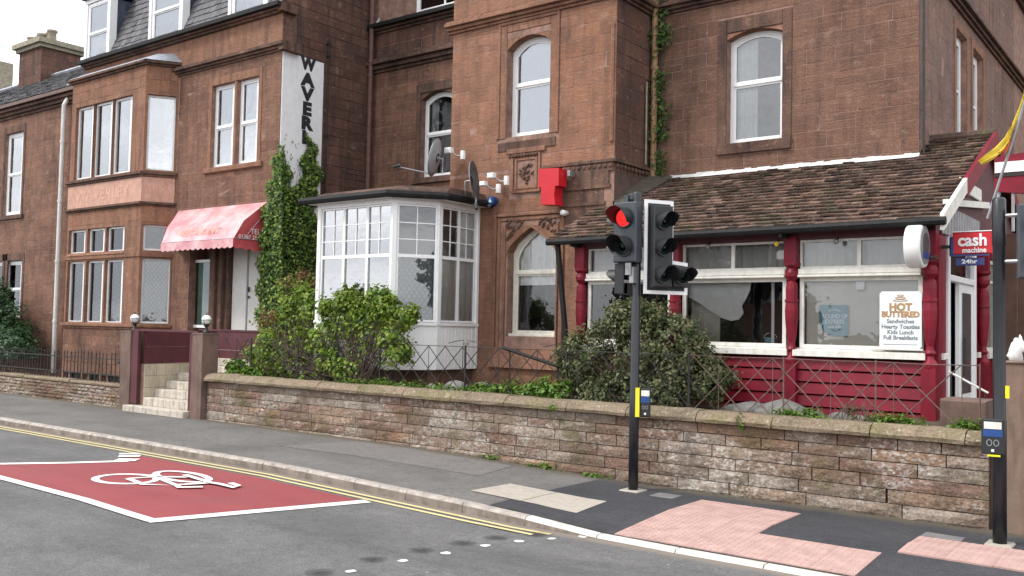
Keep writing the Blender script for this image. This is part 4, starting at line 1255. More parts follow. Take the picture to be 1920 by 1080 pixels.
m = MB(); m.box(-25.0, HXR - .01, 19.0, 19.1, 0, 12.5); m.build('rear_wall', M['stone_hotel'], hotel)

# --- awning
aw = thing('door_awning', 'sun-bleached red fabric awning with scalloped edge over the hotel entrance', 'awning', (-18.8, 13.0, 3.6))
A0, A1 = -20.52, -17.05
prof = [(13.24, 4.74), (12.86, 4.44), (12.62, 4.25), (12.36, 3.83)]
m = MB(); nU = 22; rows = []
for k, (y, z) in enumerate(prof):
    rows.append(len(m.v))
    inset = 0
    for i in range(nU + 1):
        u = A0 + (A1 - A0) * i / nU
        sag = .018 * math.sin(i * 1.3 + k) * (1 if 0 < k < 3 else .3)
        u = A0 + (.0, .30, .48, .72)[k] + (A1 - A0 - (.0, .30, .48, .72)[k]) * i / nU; m.v.append((u, y + sag, z - abs(sag) - .03 * math.sin(math.pi * i / nU) * (1 if k in (1, 2) else 0)))
for k in range(3):
    for i in range(nU): m.f.append((rows[k] + i, rows[k] + i + 1, rows[k + 1] + i + 1, rows[k + 1] + i))
ap = m.build('canopy', M['awning_pale'], aw, recalc=False, smooth=True)
for xx in (A0, A1):
    m = MB(); m.poly([(xx + ((.0, .30, .48, .72)[k] if xx == A0 else 0), y, z) for k, (y, z) in enumerate(prof)] + [(xx, 13.24, 3.78)]); m.build('canopy_side', M['awning'], aw, recalc=False)
def scallop(P0, P1, n, zt, drop_, name):
    m = MB()
    P0, P1 = Vector(P0), Vector(P1)
    N = n * 6
    for i in range(N):
        a, b = i / N, (i + 1) / N
        za = zt(a) - drop_ - .035 * abs(math.sin(math.pi * a * n)); zb = zt(b) - drop_ - .035 * abs(math.sin(math.pi * b * n))
        p, q = P0.lerp(P1, a), P0.lerp(P1, b)
        m.poly([(p.x, p.y, zt(a)), (q.x, q.y, zt(b)), (q.x, q.y, zb), (p.x, p.y, za)])
    return m
scallop((A0 + .70, 12.355, 0), (A1, 12.355, 0), 14, lambda t: 3.83, .17, 'v').build('valance', M['awning_pale'], aw, recalc=False)
scallop((A1 + .003, 12.35, 0), (A1 + .003, 13.24, 0), 4, lambda t: 3.83 - .05 * t, .17, 'v').build('valance', M['awning'], aw, recalc=False)
m = MB(); m.tube([(A0 + .72, 12.37, 3.84), (A1, 12.37, 3.84)], .012, 5); m.tube([(A1, 12.37, 3.84), (A1 + .01, 13.2, 3.84)], .012, 5); m.tube([(A1 + .01, 12.62, 3.84), (A1 + .01, 13.2, 4.5)], .008, 5)
m.build('frame', M['greywire'], aw)
AF = FX(A1 + .002)
text('TEL.', .17, tmat(AF, 12.95, .004, 4.02), M['white'], aw, 'lettering', .002)
text('01387 254080', .13, tmat(AF, 12.86, .004, 3.89), M['white'], aw, 'lettering', .002)
ln = Vector((0, prof[3][0] - prof[2][0], prof[3][1] - prof[2][1])).normalized()
up = -ln; ex = Vector((1, 0, 0)); nz_ = ex.cross(up)
c_ = Vector((-18.5, (prof[2][0] + prof[3][0]) / 2, (prof[2][1] + prof[3][1]) / 2)) + nz_ * .03
text('RESTAURANT', .25, Matrix(((ex.x, up.x, nz_.x, c_.x), (ex.y, up.y, nz_.y, c_.y), (ex.z, up.z, nz_.z, c_.z), (0, 0, 0, 1))), M['fadedtext'], aw, 'lettering', .002, 0, 1.0)

# ================================================================== NEIGHBOUR (far left)
nb = thing('terraced_house', 'plain red sandstone terraced house at the far left with stone chimney', 'building', (-32, HY, 0))
NF = FY(HY + .03)
n1 = (-29.98, -28.72, 5.15, 7.68); n2 = (-30.9, -28.55, 2.0, 3.78)
n1 = (NF.hit(14, 325, -.08)[0], NF.hit(42, 325, 0)[0], 5.15, 7.7)
n2a = (NF.hit(-10, 520, -.16)[0], NF.hit(10, 520, 0)[0], 2.0, 3.75); n2b = (NF.hit(18, 520, -.16)[0], NF.hit(41, 520, 0)[0], 2.0, 3.75)
wall_sheet(NF, -60, -25.2, 0, 8.45, [n1, n2a, n2b], .2, 'wall', M['mortar'], nb)
qs = [(h[0] - .13, h[1] + .13, h[2] - .14, h[3] + .22) for h in (n1, n2a, n2b)]
put_stones(ashlar(NF, -31.5, -25.2, .5, 8.15, qs, (.18, .25), (.35, .8)), mst, nb)
for h in (n1, n2a, n2b):
    m = MB(); m.cbox(NF, h[0] - .13, h[0], 0, .02, h[2], h[3] + .22); m.cbox(NF, h[1], h[1] + .13, 0, .02, h[2], h[3] + .22); m.cbox(NF, h[0], h[1], 0, .02, h[3], h[3] + .22); m.cbox(NF, h[0] - .2, h[1] + .2, 0, .07, h[2] - .13, h[2] - .002); m.build('window_surround', M['dressed_dark'], nb)
    window(nb, NF, *h, rec=.08, fw=.09, fwr=.24, trans=[(h[2] + h[3]) / 2], sash=True, gl=M['glass_sky'] if h is n1 else M['glass'], curtain=[(0, 1, 0, 1, M['curtain'])] if h is n1 else None)
cornice(nb, NF, -60, -25.2, 8.15, [(.08, .05), (.10, .12), (.08, .2)], M['dressed_dark'])
m = MB(); m.fbox(NF, -60, -25.3, .16, .28, 8.44, 8.54); m.build('gutter', M['brownpipe'], nb)
m = MB(); m.poly([(-60, 13.02, 8.55), (-25.2, 13.02, 8.55), (-25.2, 16.0, 10.55), (-60, 16.0, 10.55)]); m.poly([(-60, 19, 8.55), (-25.2, 19, 8.55), (-25.2, 16.0, 10.55), (-60, 16.0, 10.55)])
nr = m.build('roof', M['slate'], nb, recalc=False)
dv2 = Vector((0, 2.98, 2.0)).normalized()
for L, c in slates(nr, (-60 + 10, 13.02, 8.56), (1, 0, 0), dv2, 99, (17, .21), .25, M['slate']): L.build('slates', M['slate'], nr, recalc=False, stuff=True)
m = MB(); m.tube([(-50, 16, 10.6), (-25.2, 16, 10.6)], .07, 6); m.build('ridge', M['lead'], nb)
# chimney
cx0, cx1 = onY(48, 130, 16.0)[0], onY(72, 130, 16.0)[0]
m = MB(); m.box(-34.5, -32.85, 15.6, 17.0, 9.8, 11.55)
ch = m.build('chimney', M['dressed_dark'], nb)
CF_ = FY(15.6); CR_ = FX(-32.85)
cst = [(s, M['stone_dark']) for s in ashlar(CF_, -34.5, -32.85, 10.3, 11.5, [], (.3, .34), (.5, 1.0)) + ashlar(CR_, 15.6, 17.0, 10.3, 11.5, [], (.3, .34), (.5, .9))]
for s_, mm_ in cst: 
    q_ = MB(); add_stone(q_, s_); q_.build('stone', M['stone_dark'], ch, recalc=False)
m = MB(); m.box(-34.6, -32.75, 15.5, 17.1, 11.55, 11.67); m.box(-34.7, -32.65, 15.4, 17.2, 11.675, 11.85); m.build('chimney_cap', M['pots'], ch)
for i in range(5):
    m = MB(); m.lathe((-34.45 + i * .37, 16.0 + .12 * (i % 2), 11.85), [(.16, 0), (.15, .1), (.14, .3), (.18, .33), (.18, .40), (.12, .4)], 10); m.build('chimney_pot', M['pots'], ch, True)
m = MB(); px_ = onY(118, 400, 13.1)
m.tube([(-26.12, 13.10, .5), (-26.12, 13.10, 8.1), (-26.12, 13.22, 8.35), (-26.12, 13.22, 8.7)], .065, 10)
for zz in (1.9, 3.6, 5.3, 7.0): m.lathe((-26.12, 13.10, zz), [(.078, 0), (.078, .08)], 10)
m.build('drainpipe', M['whitepipe'], nb)
fh = thing('distant_house', 'slate roofed house beyond the terrace at the left edge', 'building', (-62, 22, 0))
m = MB(); m.box(-75, -52, 21, 28, 0, 12.0); m.build('wall', M['stone_hotel'], fh)
m = MB(); m.prism(FX(-75), [(20.7, 12), (28.3, 12), (24.5, 14.9)], 0, 23); m.build('roof', M['slate'], fh)
m = MB(); m.box(-57.5, -56.2, 23.9, 25.1, 14, 16.9); m.build('chimney', M['pots'], fh)

# ================================================================== RECESS + GOTHIC BAY + RIGHT WING
rb = thing('sandstone_villa', 'red sandstone villa with carved pointed window and projecting upper bay, behind the bar', 'building', (-9, 14, 0))
RY = 16.05; RF = FY(RY); GY = 13.24; GF = FY(GY); DY = 14.5; DF = FY(DY); SX = -3.54; SF = FX(SX)
GX0, GX1 = -11.62, -8.0
RL = []
# recess
rw = pxhole(RF, 797, 848, 178, 333, 250, .16); rw = (rw[0], rw[0] + 1.05, 5.50, 7.52)
wall_sheet(RF, HXR, GX0, .5, 12.5, [rw], .2, 'recess_wall', M['mortar'], rb)
RL += [(s, M['stone_hotel']) for s in ashlar(RF, HXR, GX0, 3.5, 8.22, [(rw[0] - .14, rw[1] + .14, rw[2] - .14, rw[3] + .22)], (.2, .27), (.35, .8))]
RL += [(s, M['stone_dark']) for s in ashlar(RF, HXR, GX0, 8.56, 9.2, [], (.3, .32), (.6, 1.1), proud=(.003, .006))]
m = MB(); m.cbox(RF, rw[0] - .14, rw[0], 0, .03, rw[2], rw[3] + .22); m.cbox(RF, rw[1], rw[1] + .14, 0, .03, rw[2], rw[3] + .22); m.cbox(RF, rw[0], rw[1], 0, .03, rw[3] + .003, rw[3] + .22); m.cbox(RF, rw[0] - .2, rw[1] + .2, 0, .08, rw[2] - .14, rw[2] - .002)
m.build('window_surround', M['dressed_dark'], rb)
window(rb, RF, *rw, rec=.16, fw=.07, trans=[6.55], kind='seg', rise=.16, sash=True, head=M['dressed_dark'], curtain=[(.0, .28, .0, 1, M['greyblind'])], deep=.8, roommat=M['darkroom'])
cornice(rb, RF, HXR, GX0, 8.22, [(.07, .06), (.10, .14), (.10, .24), (.05, .18)], M['dressed_dark'])
cornice(rb, RF, HXR, GX0, 9.2, [(.06, .06), (.08, .14)], M['dressed_dark'])
m = MB(); m.fbox(RF, HXR + .02, GX0, .14, .26, 9.31, 9.40); m.build('gutter', M['gutter'], rb)
m = MB(); m.poly([(HXR + .05, RY + .02, 9.36), (GX0, RY + .02, 9.36), (GX0, RY + 1.3, 12.4), (HXR + .9, RY + 1.3, 12.4)])
rr = m.build('roof', M['slate'], rb, recalc=False)
for L, c in slates(rr, (HXR + .05, RY, 9.36), (1, 0, 0), Vector((0, 1.3, 3.04)).normalized(), 21, (12, .22), .24, M['slate']): L.build('slates', M['slate'], rr, recalc=False, stuff=True)
m = MB(); m.tube([(HXR + .1, RY - .06, 9.38), (HXR + .95, RY + 1.25, 12.4)], .05, 6); m.build('lead_roll', M['lead'], rr)
dw = MB(); dw.box(-15.3, -13.3, RY + .16, RY + 1.2, 9.40, 11.2); dm2 = dw.build('dormer', M['cheek'], rr)
window(rb, FY(RY - .03), -15.25, -13.35, 9.42, 11.1, rec=0, fw=.12, mull=[-14.35], room=False, gl=M['glass_sky'], curtain=[(0, .5, 0, 1, M['curtain'])])
# gothic bay front
gw = pxhole(GF, 960, 1033, 68, 258, 165, .16); gw = (gw[0], gw[1] + .02, 5.45, 7.26)
dwn = pxhole(GF, 962, 1041, 425, 632, 540, .18); dwn = (dwn[0], dwn[1] + .0, 1.86, 3.82)
pan = (GF.hit(960, 330)[0], GF.hit(1014, 330)[0], 4.42, 5.12)
wall_sheet(GF, GX0, GX1, .4, 13, [gw, dwn], .25, 'bay_wall', M['mortar'], rb)
GH = [(gw[0] - .2, gw[1] + .16, gw[2] - .2, gw[3] + .30), (dwn[0] - .33, dwn[1] + .22, 1.3, 4.08), (pan[0] - .06, pan[1] + .02, 4.36, 5.25)]
RL += [(s, M['stone_bay']) for s in ashlar(GF, GX0, GX1, 4.86, 7.56, GH, (.2, .30), (.4, .85))]
RL += [(s, M['stone_bay']) for s in ashlar(GF, GX0, GX1, 7.85, 12.0, [], (.24, .3), (.5, 1.0))]
RL += [(s, M['stone_bay']) for s in ashlar(GF, GX0, -8.62, .5, 4.80, GH, (.26, .33), (.5, 1.0), proud=(.002, .006))]
# corner bead
m = MB(); m.tube([(GX1 - .06, GY - .01, 5.15), (GX1 - .06, GY - .01, 7.15)], .035, 6); m.build('corner_bead', M['dressed'], rb)
m = MB(); h = gw
for k, (o_, w_, p_) in enumerate(((.20, .06, .03), (.14, .14, .012))):
    m.cbox(GF, h[0] - o_, h[0] - o_ + w_, 0, p_, h[2] - .02, h[3] + .12 + o_ - .001 * k); m.cbox(GF, h[1] + o_ - .04 - w_, h[1] + o_ - .04, 0, p_, h[2] - .02, h[3] + .12 + o_ - .001 * k); m.cbox(GF, h[0] - o_ + w_, h[1] + o_ - .04 - w_, 0, p_, h[3] + .12 + o_ - w_, h[3] + .12 + o_ - .002)
m.build('window_surround', M['dressed'], rb)
m = MB(); m.hexa([GF(h[0] - .16, 0, h[2] - .25), GF(h[1] + .10, 0, h[2] - .25), GF(h[1] + .10, .02, h[2] - .25), GF(h[0] - .16, .02, h[2] - .25), GF(h[0] - .16, -.15, h[2] + .0), GF(h[1] + .10, -.15, h[2] + .0), GF(h[1] + .10, .03, h[2] - .10), GF(h[0] - .16, .03, h[2] - .10)]); m.build('sill', M['dressed_dark'], rb)
window(rb, GF, *gw, rec=.18, fw=.075, trans=[6.42], kind='seg', rise=.20, sash=True, gl=M['glass_sky'], head=M['dressed'], curtain=[(0, 1, 0, .5, M['curtain']), (.0, 1, .5, .92, M['curtain'])])
# string course with returns round the corner
for F, a, b in ((GF, GX0 - .1, GX1 + .17), (FX(GX1), GY - .0, DY), (DF, GX1, SX + .14), (SF, DY - .0, 26)):
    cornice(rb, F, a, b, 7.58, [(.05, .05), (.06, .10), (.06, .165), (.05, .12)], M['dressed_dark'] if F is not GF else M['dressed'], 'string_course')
# upper cornice high on the side wall
cornice(rb, SF, DY, 26, 9.45, [(.08, .08), (.1, .2)], M['dressed_dark'])
# return wall; its shade is put into darker stone and mortar colours
GR = FX(GX1)
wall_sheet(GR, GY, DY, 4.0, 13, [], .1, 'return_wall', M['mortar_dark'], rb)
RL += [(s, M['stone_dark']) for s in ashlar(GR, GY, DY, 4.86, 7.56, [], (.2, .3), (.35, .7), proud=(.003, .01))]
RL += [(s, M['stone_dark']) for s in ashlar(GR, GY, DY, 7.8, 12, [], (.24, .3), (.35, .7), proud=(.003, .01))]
# corbel under the projecting corner, stepping in
def corb(z0, z1, out, mat, name='corbel'):
    """block with a canted right corner; out = how far in from full projection"""
    m = MB(); x1 = GX1 - out
    pts = [(-9.0, GY - .035 * (1 if out < .2 else .2)), (x1 + .02, GY - .035 * (1 if out < .2 else .2)), (x1 + .0 + .035, GY + .02), (x1 + .035, DY + .02), (-9.0, DY + .02)]
    b = len(m.v); n = len(pts); m.v += [(x, y, z0) for x, y in pts] + [(x, y, z1) for x, y in pts]
    m.f.append(tuple(range(n))[::-1]); m.f.append(tuple(range(n, 2 * n)))
    for i in range(n): m.f.append((i, (i + 1) % n, n + (i + 1) % n, n + i))
    return m.build(name, mat, rb)
m = MB(); m.cbox(GF, -9.45, GX1 + .07, -.3, .06, 4.80, 4.86); m.fbox(GR, GY + .003, DY, .0, .066, 4.803, 4.857); m.build('corbel_ledge', M['dressed_dark'], rb)
u = -9.42
while u < GX1:        # carved leaf frieze under the ledge
    m = MB(); m.lathe(GF(u, .015, 4.745), [(.012, -.05), (.045, -.02), (.05, .01), (.02, .05)], 6); m.build('carved_leaf', M['dressed_dark'], rb); u += .105
u = GY + .06
while u < DY - .1:
    m = MB(); m.lathe(GR(u, .015, 4.745), [(.012, -.05), (.045, -.02), (.05, .01), (.02, .05)], 6); m.build('carved_leaf', M['dressed_dark'], rb); u += .12
corb(4.66, 4.80, .03, M['dressed_dark']); corb(4.44, 4.66, .12, M['dressed_dark']); corb(4.38, 4.44, .09, M['dressed_dark']); corb(4.16, 4.38, .22, M['dressed_dark']); corb(4.10, 4.16, .19, M['dressed_dark'])
corb(3.86, 4.10, .33, M['dressed_dark']); corb(3.80, 3.86, .30, M['dressed_dark']); corb(.5, 3.80, .52, M['stone_bay'])
# carved panel
m = MB()
for o_, d0_ in ((.0, .035), (.07, .02)):
    A = outline(pan[0] + o_, pan[1] - o_, pan[2] + o_, pan[3] - o_, 0, 'flat'); B = outline(pan[0] + o_ + .045, pan[1] - o_ - .045, pan[2] + o_ + .045, pan[3] - o_ - .045, 0, 'flat'); m.ring(GF, A, B, -.0, d0_)
m.build('panel_frame', M['dressed'], rb)
m = MB(); pc = ((pan[0] + pan[1]) / 2, (pan[2] + pan[3]) / 2)
for k in range(26):
    a = rng.uniform(0, 6.28); q = rng.uniform(.04, .2); u_, z_ = pc[0] + q * .75 * math.cos(a), pc[1] + q * math.sin(a)
    m.tube([GF(u_ - .03, .006, z_ - .03 * math.cos(a)), GF(u_, .026, z_), GF(u_ + .03, .006, z_ + .04 * math.cos(a))], [.008, .02, .008], 5)
m.build('carving', M['dressed_dark'], rb)
m = MB(); m.cbox(GF, pan[0] - .1, pan[1] + .1, 0, .05, 5.13, 5.22); m.build('panel_label', M['dressed'], rb)
for k in range(10):
    u = pan[0] - .04 + k * .068; m = MB(); m.lathe(GF(u, .03, 5.09), [(.01, -.035), (.03, -.01), (.03, .01), (.01, .04)], 6); m.build('carved_leaf', M['dressed_dark'], rb)
# pointed window surround
h = dwn
m = MB()
for o_, w_, p_ in ((.30, .055, .05), (.235, .07, .025), (.10, .06, .035)):
    m.cbox(GF, h[0] - o_, h[0] - o_ + w_, -.02, p_, 1.45, 4.06 - (.30 - o_)); m.cbox(GF, h[1] + o_ * .6 - w_ * .6, h[1] + o_ * .6, -.02, p_, 1.45, 4.06 - (.30 - o_) )
    if o_ > .2: m.cbox(GF, h[0] - o_ + w_, h[1] + o_ * .6 - w_ * .6, -.02, p_ - .002, 4.06 - (.30 - o_) - w_, 4.06 - (.30 - o_))
m.build('window_surround', M['dressed'], rb)
def chevron(o_, p_, w_, mat):   # hood following the pointed arch
    m = MB(); n = 14; T = []
    for i in range(n + 1):
        u = h[0] - o_ + (h[1] - h[0] + 2 * o_) * i / n; T.append((u, arch_top(u, h[0] - o_ - .001, h[1] + o_ + .001, h[3] + o_ * .9, .50, 'goth')))
    for i in range(n):
        (a, za), (b, zb) = T[i], T[i + 1]
        m.hexa([GF(a, -.1, za - w_), GF(b, -.1, zb - w_), GF(b, p_, zb - w_), GF(a, p_, za - w_), GF(a, -.1, za), GF(b, -.1, zb), GF(b, p_, zb), GF(a, p_, za)])
    return m.build('hood_mould', mat, rb)
chevron(.03, .028, .05, M['dressed'])
m = MB()
for k in range(60):
    s_ = rng.choice((-1, 1)); fx = rng.uniform(.3, 1); u_ = (h[0] + h[1]) / 2 + s_ * fx * (h[1] - h[0] + .1) / 2
    lo = arch_top(u_, h[0] - .06, h[1] + .06, h[3] + .08, .50, 'goth') + .03
    if lo > 3.9: continue
    z_ = rng.uniform(lo, 3.95); m.tube([GF(u_ - .03, .0, z_ - .02), GF(u_, .02, z_), GF(u_ + .025, .0, z_ + .03)], [.006, .02, .006], 5)
m.build('spandrel_carving', M['dressed_dark'], rb, stuff=True)
m = MB(); m.hexa([GF(h[0] - .35, 0, 1.3), GF(h[1] + .25, 0, 1.3), GF(h[1] + .25, .10, 1.3), GF(h[0] - .35, .10, 1.3), GF(h[0] - .3, -.18, h[2] - .0), GF(h[1] + .2, -.18, h[2] - .0), GF(h[1] + .2, .02, h[2] - .22), GF(h[0] - .3, .02, h[2] - .22)]); m.build('sill', M['dressed'], rb)
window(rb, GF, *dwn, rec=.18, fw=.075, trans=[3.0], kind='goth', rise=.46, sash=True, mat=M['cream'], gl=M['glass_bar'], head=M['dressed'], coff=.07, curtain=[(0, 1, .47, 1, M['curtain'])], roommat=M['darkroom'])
m = MB(); m.cbox(GF, h[0] - .02, h[1] + .0, -.18, -.06, h[2] - .0, h[2] + .05); m.build('wooden_sill', M['cream'], rb)
# right wing front
rwin = pxhole(DF, 1370, 1467, 62, 266, 160, .16); rwin = (rwin[0], rwin[1], 5.16, 7.04)
wall_sheet(DF, GX1, SX, .5, 13, [rwin], .25, 'front_wall', M['mortar'], rb)
DH = [(rwin[0] - .16, rwin[1] + .16, rwin[2] - .18, rwin[3] + .24)]
RL += [(s, M['stone_right']) for s in ashlar(DF, GX1, SX, 4.5, 7.56, DH, (.2, .27), (.35, .85))]
RL += [(s, M['stone_right']) for s in ashlar(DF, GX1, SX, 7.8, 12.0, [], (.22, .28), (.5, 1.0))]
m = MB(); h = rwin; m.cbox(DF, h[0] - .16, h[0], 0, .02, h[2], h[3] + .24); m.cbox(DF, h[1], h[1] + .16, 0, .02, h[2], h[3] + .24); m.cbox(DF, h[0], h[1], 0, .019, h[3] + .003, h[3] + .24); m.cbox(DF, h[0] - .16, h[1] + .16, 0, .06, h[2] - .18, h[2] - .002)
m.build('window_surround', M['dressed_dark'], rb)
window(rb, DF, *rwin, rec=.16, fw=.065, trans=[6.18], kind='seg', rise=.11, sash=True, head=M['dressed'], gl=M['glass'], curtain=[(.0, .45, 0, 1, M['curtain']), (.85, 1, 0, 1, M['curtain'])])
# side wall
s1 = (SF.hit(1789, 200, -.25)[0], SF.hit(1809, 200)[0], 5.22, 7.5); s2_ = (SF.hit(1822, 200, -.25)[0], SF.hit(1842, 200)[0], 5.22, 7.5)
s1 = (16.9, 17.75, 5.1, 7.25); s2_ = (18.25, 19.15, 5.1, 7.25)
wall_sheet(SF, DY, 26, .5, 9.45, [s1, s2_], .3, 'side_wall', M['mortar'], rb)
RL += [(s, M['stone_side']) for s in ashlar(SF, DY, 22.5, 4.5, 7.56, [(a - .12, b + .12, c - .12, d + .16) for a, b, c, d in (s1, s2_)], (.25, .32), (.6, 1.2), proud=(.001, .004), joint=.005)]
RL += [(s, M['stone_side']) for s in ashlar(SF, DY, 22.5, 7.8, 9.44, [], (.25, .32), (.6, 1.2), proud=(.001, .004), joint=.005)]
for hh in (s1, s2_):
    m = MB(); m.cbox(SF, hh[0] - .12, hh[0], 0, .02, hh[2] - .12, hh[3] + .16); m.cbox(SF, hh[1], hh[1] + .12, 0, .02, hh[2] - .12, hh[3] + .16); m.cbox(SF, hh[0], hh[1], 0, .02, hh[3] + .003, hh[3] + .16); m.build('window_surround', M['dressed'], rb)
    window(rb, SF, *hh, rec=.09, fw=.15, trans=[6.3], kind='flat', gl=M['glass_sky'], curtain=[(0, 1, 0, 1, M['curtain'])], deep=.5)
put_stones(RL, M['stone_right'], rb)
m = MB(); m.box(-11.4, SX - .01, 24, 24.1, 0, 12.9); m.box(-16.6, -11.5, 19, 19.1, 0, 12.4); m.build('rear_wall', M['stone_hotel'], rb)
m = MB(); m.fbox(SF, DY, 26, .2, .3, 9.63, 9.72); m.build('gutter', M['gutter'], rb)
m = MB(); m.poly([(SX + .25, DY - .3, 9.66), (SX + .25, 26, 9.66), (SX - 2.5, 26, 12.5), (SX - 2.5, DY - .3, 12.5)]); m.build('side_roof', M['slate'], rb, recalc=False)
# pipes in the corner beside the upper bay
m = MB(); m.tube([(GX1 + .10, DY - .12, 4.55), (GX1 + .10, DY - .12, 11)], .055, 8)
for zz in (5.0, 6.6, 7.2): m.lathe((GX1 + .10, DY - .12, zz), [(.068, 0), (.068, .07)], 8)
m.build('drainpipe', M['tanpipe'], rb)
m = MB(); m.tube([(GX1 + .05, DY - .3, 4.9), (GX1 + .05, DY - .3, 6.35)], .016, 6); m.build('thin_pipe', M['pots'], rb)
m = MB(); m.tube([(SX + .06, DY + .05, 4.6), (SX + .06, DY + .05, 11)], .02, 5); m.build('cable', M['iron'], rb)
r2 = thing('corner_tenement', 'part of a sandstone tenement with slate roof at the right edge of the frame', 'building', (0, 30, 0))
m = MB(); m.box(-3.6, 6, 30, 40, 0, 10.6); m.build('wall', M['stone_side'], r2)
m = MB(); m.prism(FX(-3.7), [(29.7, 10.6), (40, 10.6), (35, 14)], 0, 9.8); m.build('roof', M['slate'], r2)
m = MB(); m.box(-3.75, 6, 29.8, 29.99, 10.3, 10.6); m.build('gutter', M['gutter'], r2)

# ================================================================== WHITE BAY WINDOW
wb = thing('white_bay_window', 'white framed glazed bay window with black gutter, between ivy and pointed window', 'bay window', (-12, 12, 1.25))
VX0, VX1, VY = -13.22, -11.32, 11.42
VX2, VY2 = -10.86, 12.10
zb, zt = 1.25, 4.19; zr, zs = 3.22, 2.08
faces = [(Frame((VX0, VY), (1, 0), (0, -1)), VX1 - VX0, 3, (2, 3), False), (Frame((VX1, VY), (VX2 - VX1, VY2 - VY), (VY2 - VY, -(VX2 - VX1))), math.hypot(VX2 - VX1, VY2 - VY), 1, (2, 3), True),
         (Frame((VX2, VY2), (0, 1), (1, 0)), GY - VY2 - .02, 2, (2, 3), False)]
for fi, (F, L, n, ld, op) in enumerate(faces):
    m = MB(); m.cbox(F, 0, L, -.08, .0, zb, zs - .06, .004)
    if fi:
        k = .06
        while k < L - .05: m.fbox(F, k, k + .006, .0, .006, zb + .02, zs - .08); k += .09
    m.build('lower_panel', M['upvc'], wb)
    m = MB(); m.fbox(F, -.02, L + .01, -.05, .03, zs - .06, zs - .005); m.fbox(F, 0, L, -.06, .015, zt - .075, zt + .02); m.build('frame_rail', M['upvc'], wb)
    m = MB(); m.cbox(F, -.01, .09, -.07, .02, zb, zt + .0, .012); m.build('corner_post', M['upvc'], wb)
    if fi == 2: m = MB(); m.cbox(F, L - .07, L + .01, -.07, .018, zb, zt, .012); m.build('corner_post', M['upvc'], wb)
    a, b = .09, L - (.07 if fi == 2 else .02)
    window(wb, F, a, b, zs, zt - .075, rec=.01, fw=.035, trans=[zr], mull=[a + (b - a) * i / n for i in range(1, n)], room=False, leads=(2, 3, 1), barw=.06, gl=(M['glass_sky'], M['glass'], M['glass_bar'])[fi],
           coff=.10 if fi < 2 else .055, curtain=[(0, 1, 0, .54, M['lace'])] if fi < 2 else [(0, .5, 0, .54, M['blind']), (.5, 1, 0, 1, M['curtain'])])
m = MB()
oz = zt + .02
pts = [(VX0 - .22, VY - .16), (VX1 + .05, VY - .16), (VX2 + .2, VY2 - .08), (VX2 + .2, GY), (VX0 - .22, GY)]
def slab_(m, pts, z0, z1):
    b = len(m.v); n = len(pts); m.v += [(x, y, z0) for x, y in pts] + [(x, y, z1) for x, y in pts]
    m.f.append(tuple(range(b, b + n))[::-1]); m.f.append(tuple(range(b + n, b + 2 * n)))
    for i in range(n): m.f.append((b + i, b + (i + 1) % n, b + n + (i + 1) % n, b + n + i))
slab_(m, pts, oz, oz + .07); m.build('soffit', M['upvc'], wb)
m = MB(); top = [(x * .93 + (-12) * .07, y * .8 + GY * .2) for x, y in pts]
b = 0; n = 5
m.v = [(x, y, oz + .072) for x, y in pts] + [(x, y, oz + .24) for x, y in top]
m.f.append(tuple(range(n))[::-1]); m.f.append(tuple(range(n, 2 * n)))
for i in range(n): m.f.append((i, (i + 1) % n, n + (i + 1) % n, n + i))
m.build('roof', M['dressed_dark'], wb)
m = MB(); gp = [(x, y, oz + .045) for x, y in [(VX0 - .26, VY + .6), (VX0 - .26, VY - .2), (VX1 + .07, VY - .2), (VX2 + .26, VY2 - .1), (VX2 + .26, GY)]]
m.tube(gp, .066, 8); m.build('gutter', M['gutter'], wb)
m = MB(); m.box(VX0 + .05, VX2 - .05, VY2 + .2, GY, zs + 0, zt); m.v = []; m.f = []
m.poly([(VX0 + .1, 12.9, zb), (VX2 - .1, 12.9, zb), (VX2 - .1, 12.9, zt), (VX0 + .1, 12.9, zt)]); m.poly([(VX0 + .1, VY + .1, zs - .1), (VX1, VY + .1, zs - .1), (VX2 - .1, VY2, zs - .1), (VX2 - .1, 12.9, zs - .1), (VX0 + .1, 12.9, zs - .1)])
m.poly([(VX0 + .02, VY, zb), (VX0 + .02, 13.2, zb), (VX0 + .02, 13.2, zt), (VX0 + .02, VY, zt)])
m.build('interior', M['blind'], wb, recalc=False)
m = MB(); m.box(VX0 + .05, VX1 - .02, VY + .08, GY, .85, zb - .01); m.box(VX1 - .02, VX2 - .1, VY2 + .0, GY, .85, zb - .012); m.build('plinth', M['dressed_dark'], wb)
m = MB(); m.poly([(x, y, zb) for x, y in [(VX0, VY), (VX1, VY), (VX2, VY2), (VX2, GY), (VX0, GY)]]); m.build('base_trim', M['black'], wb, recalc=False)

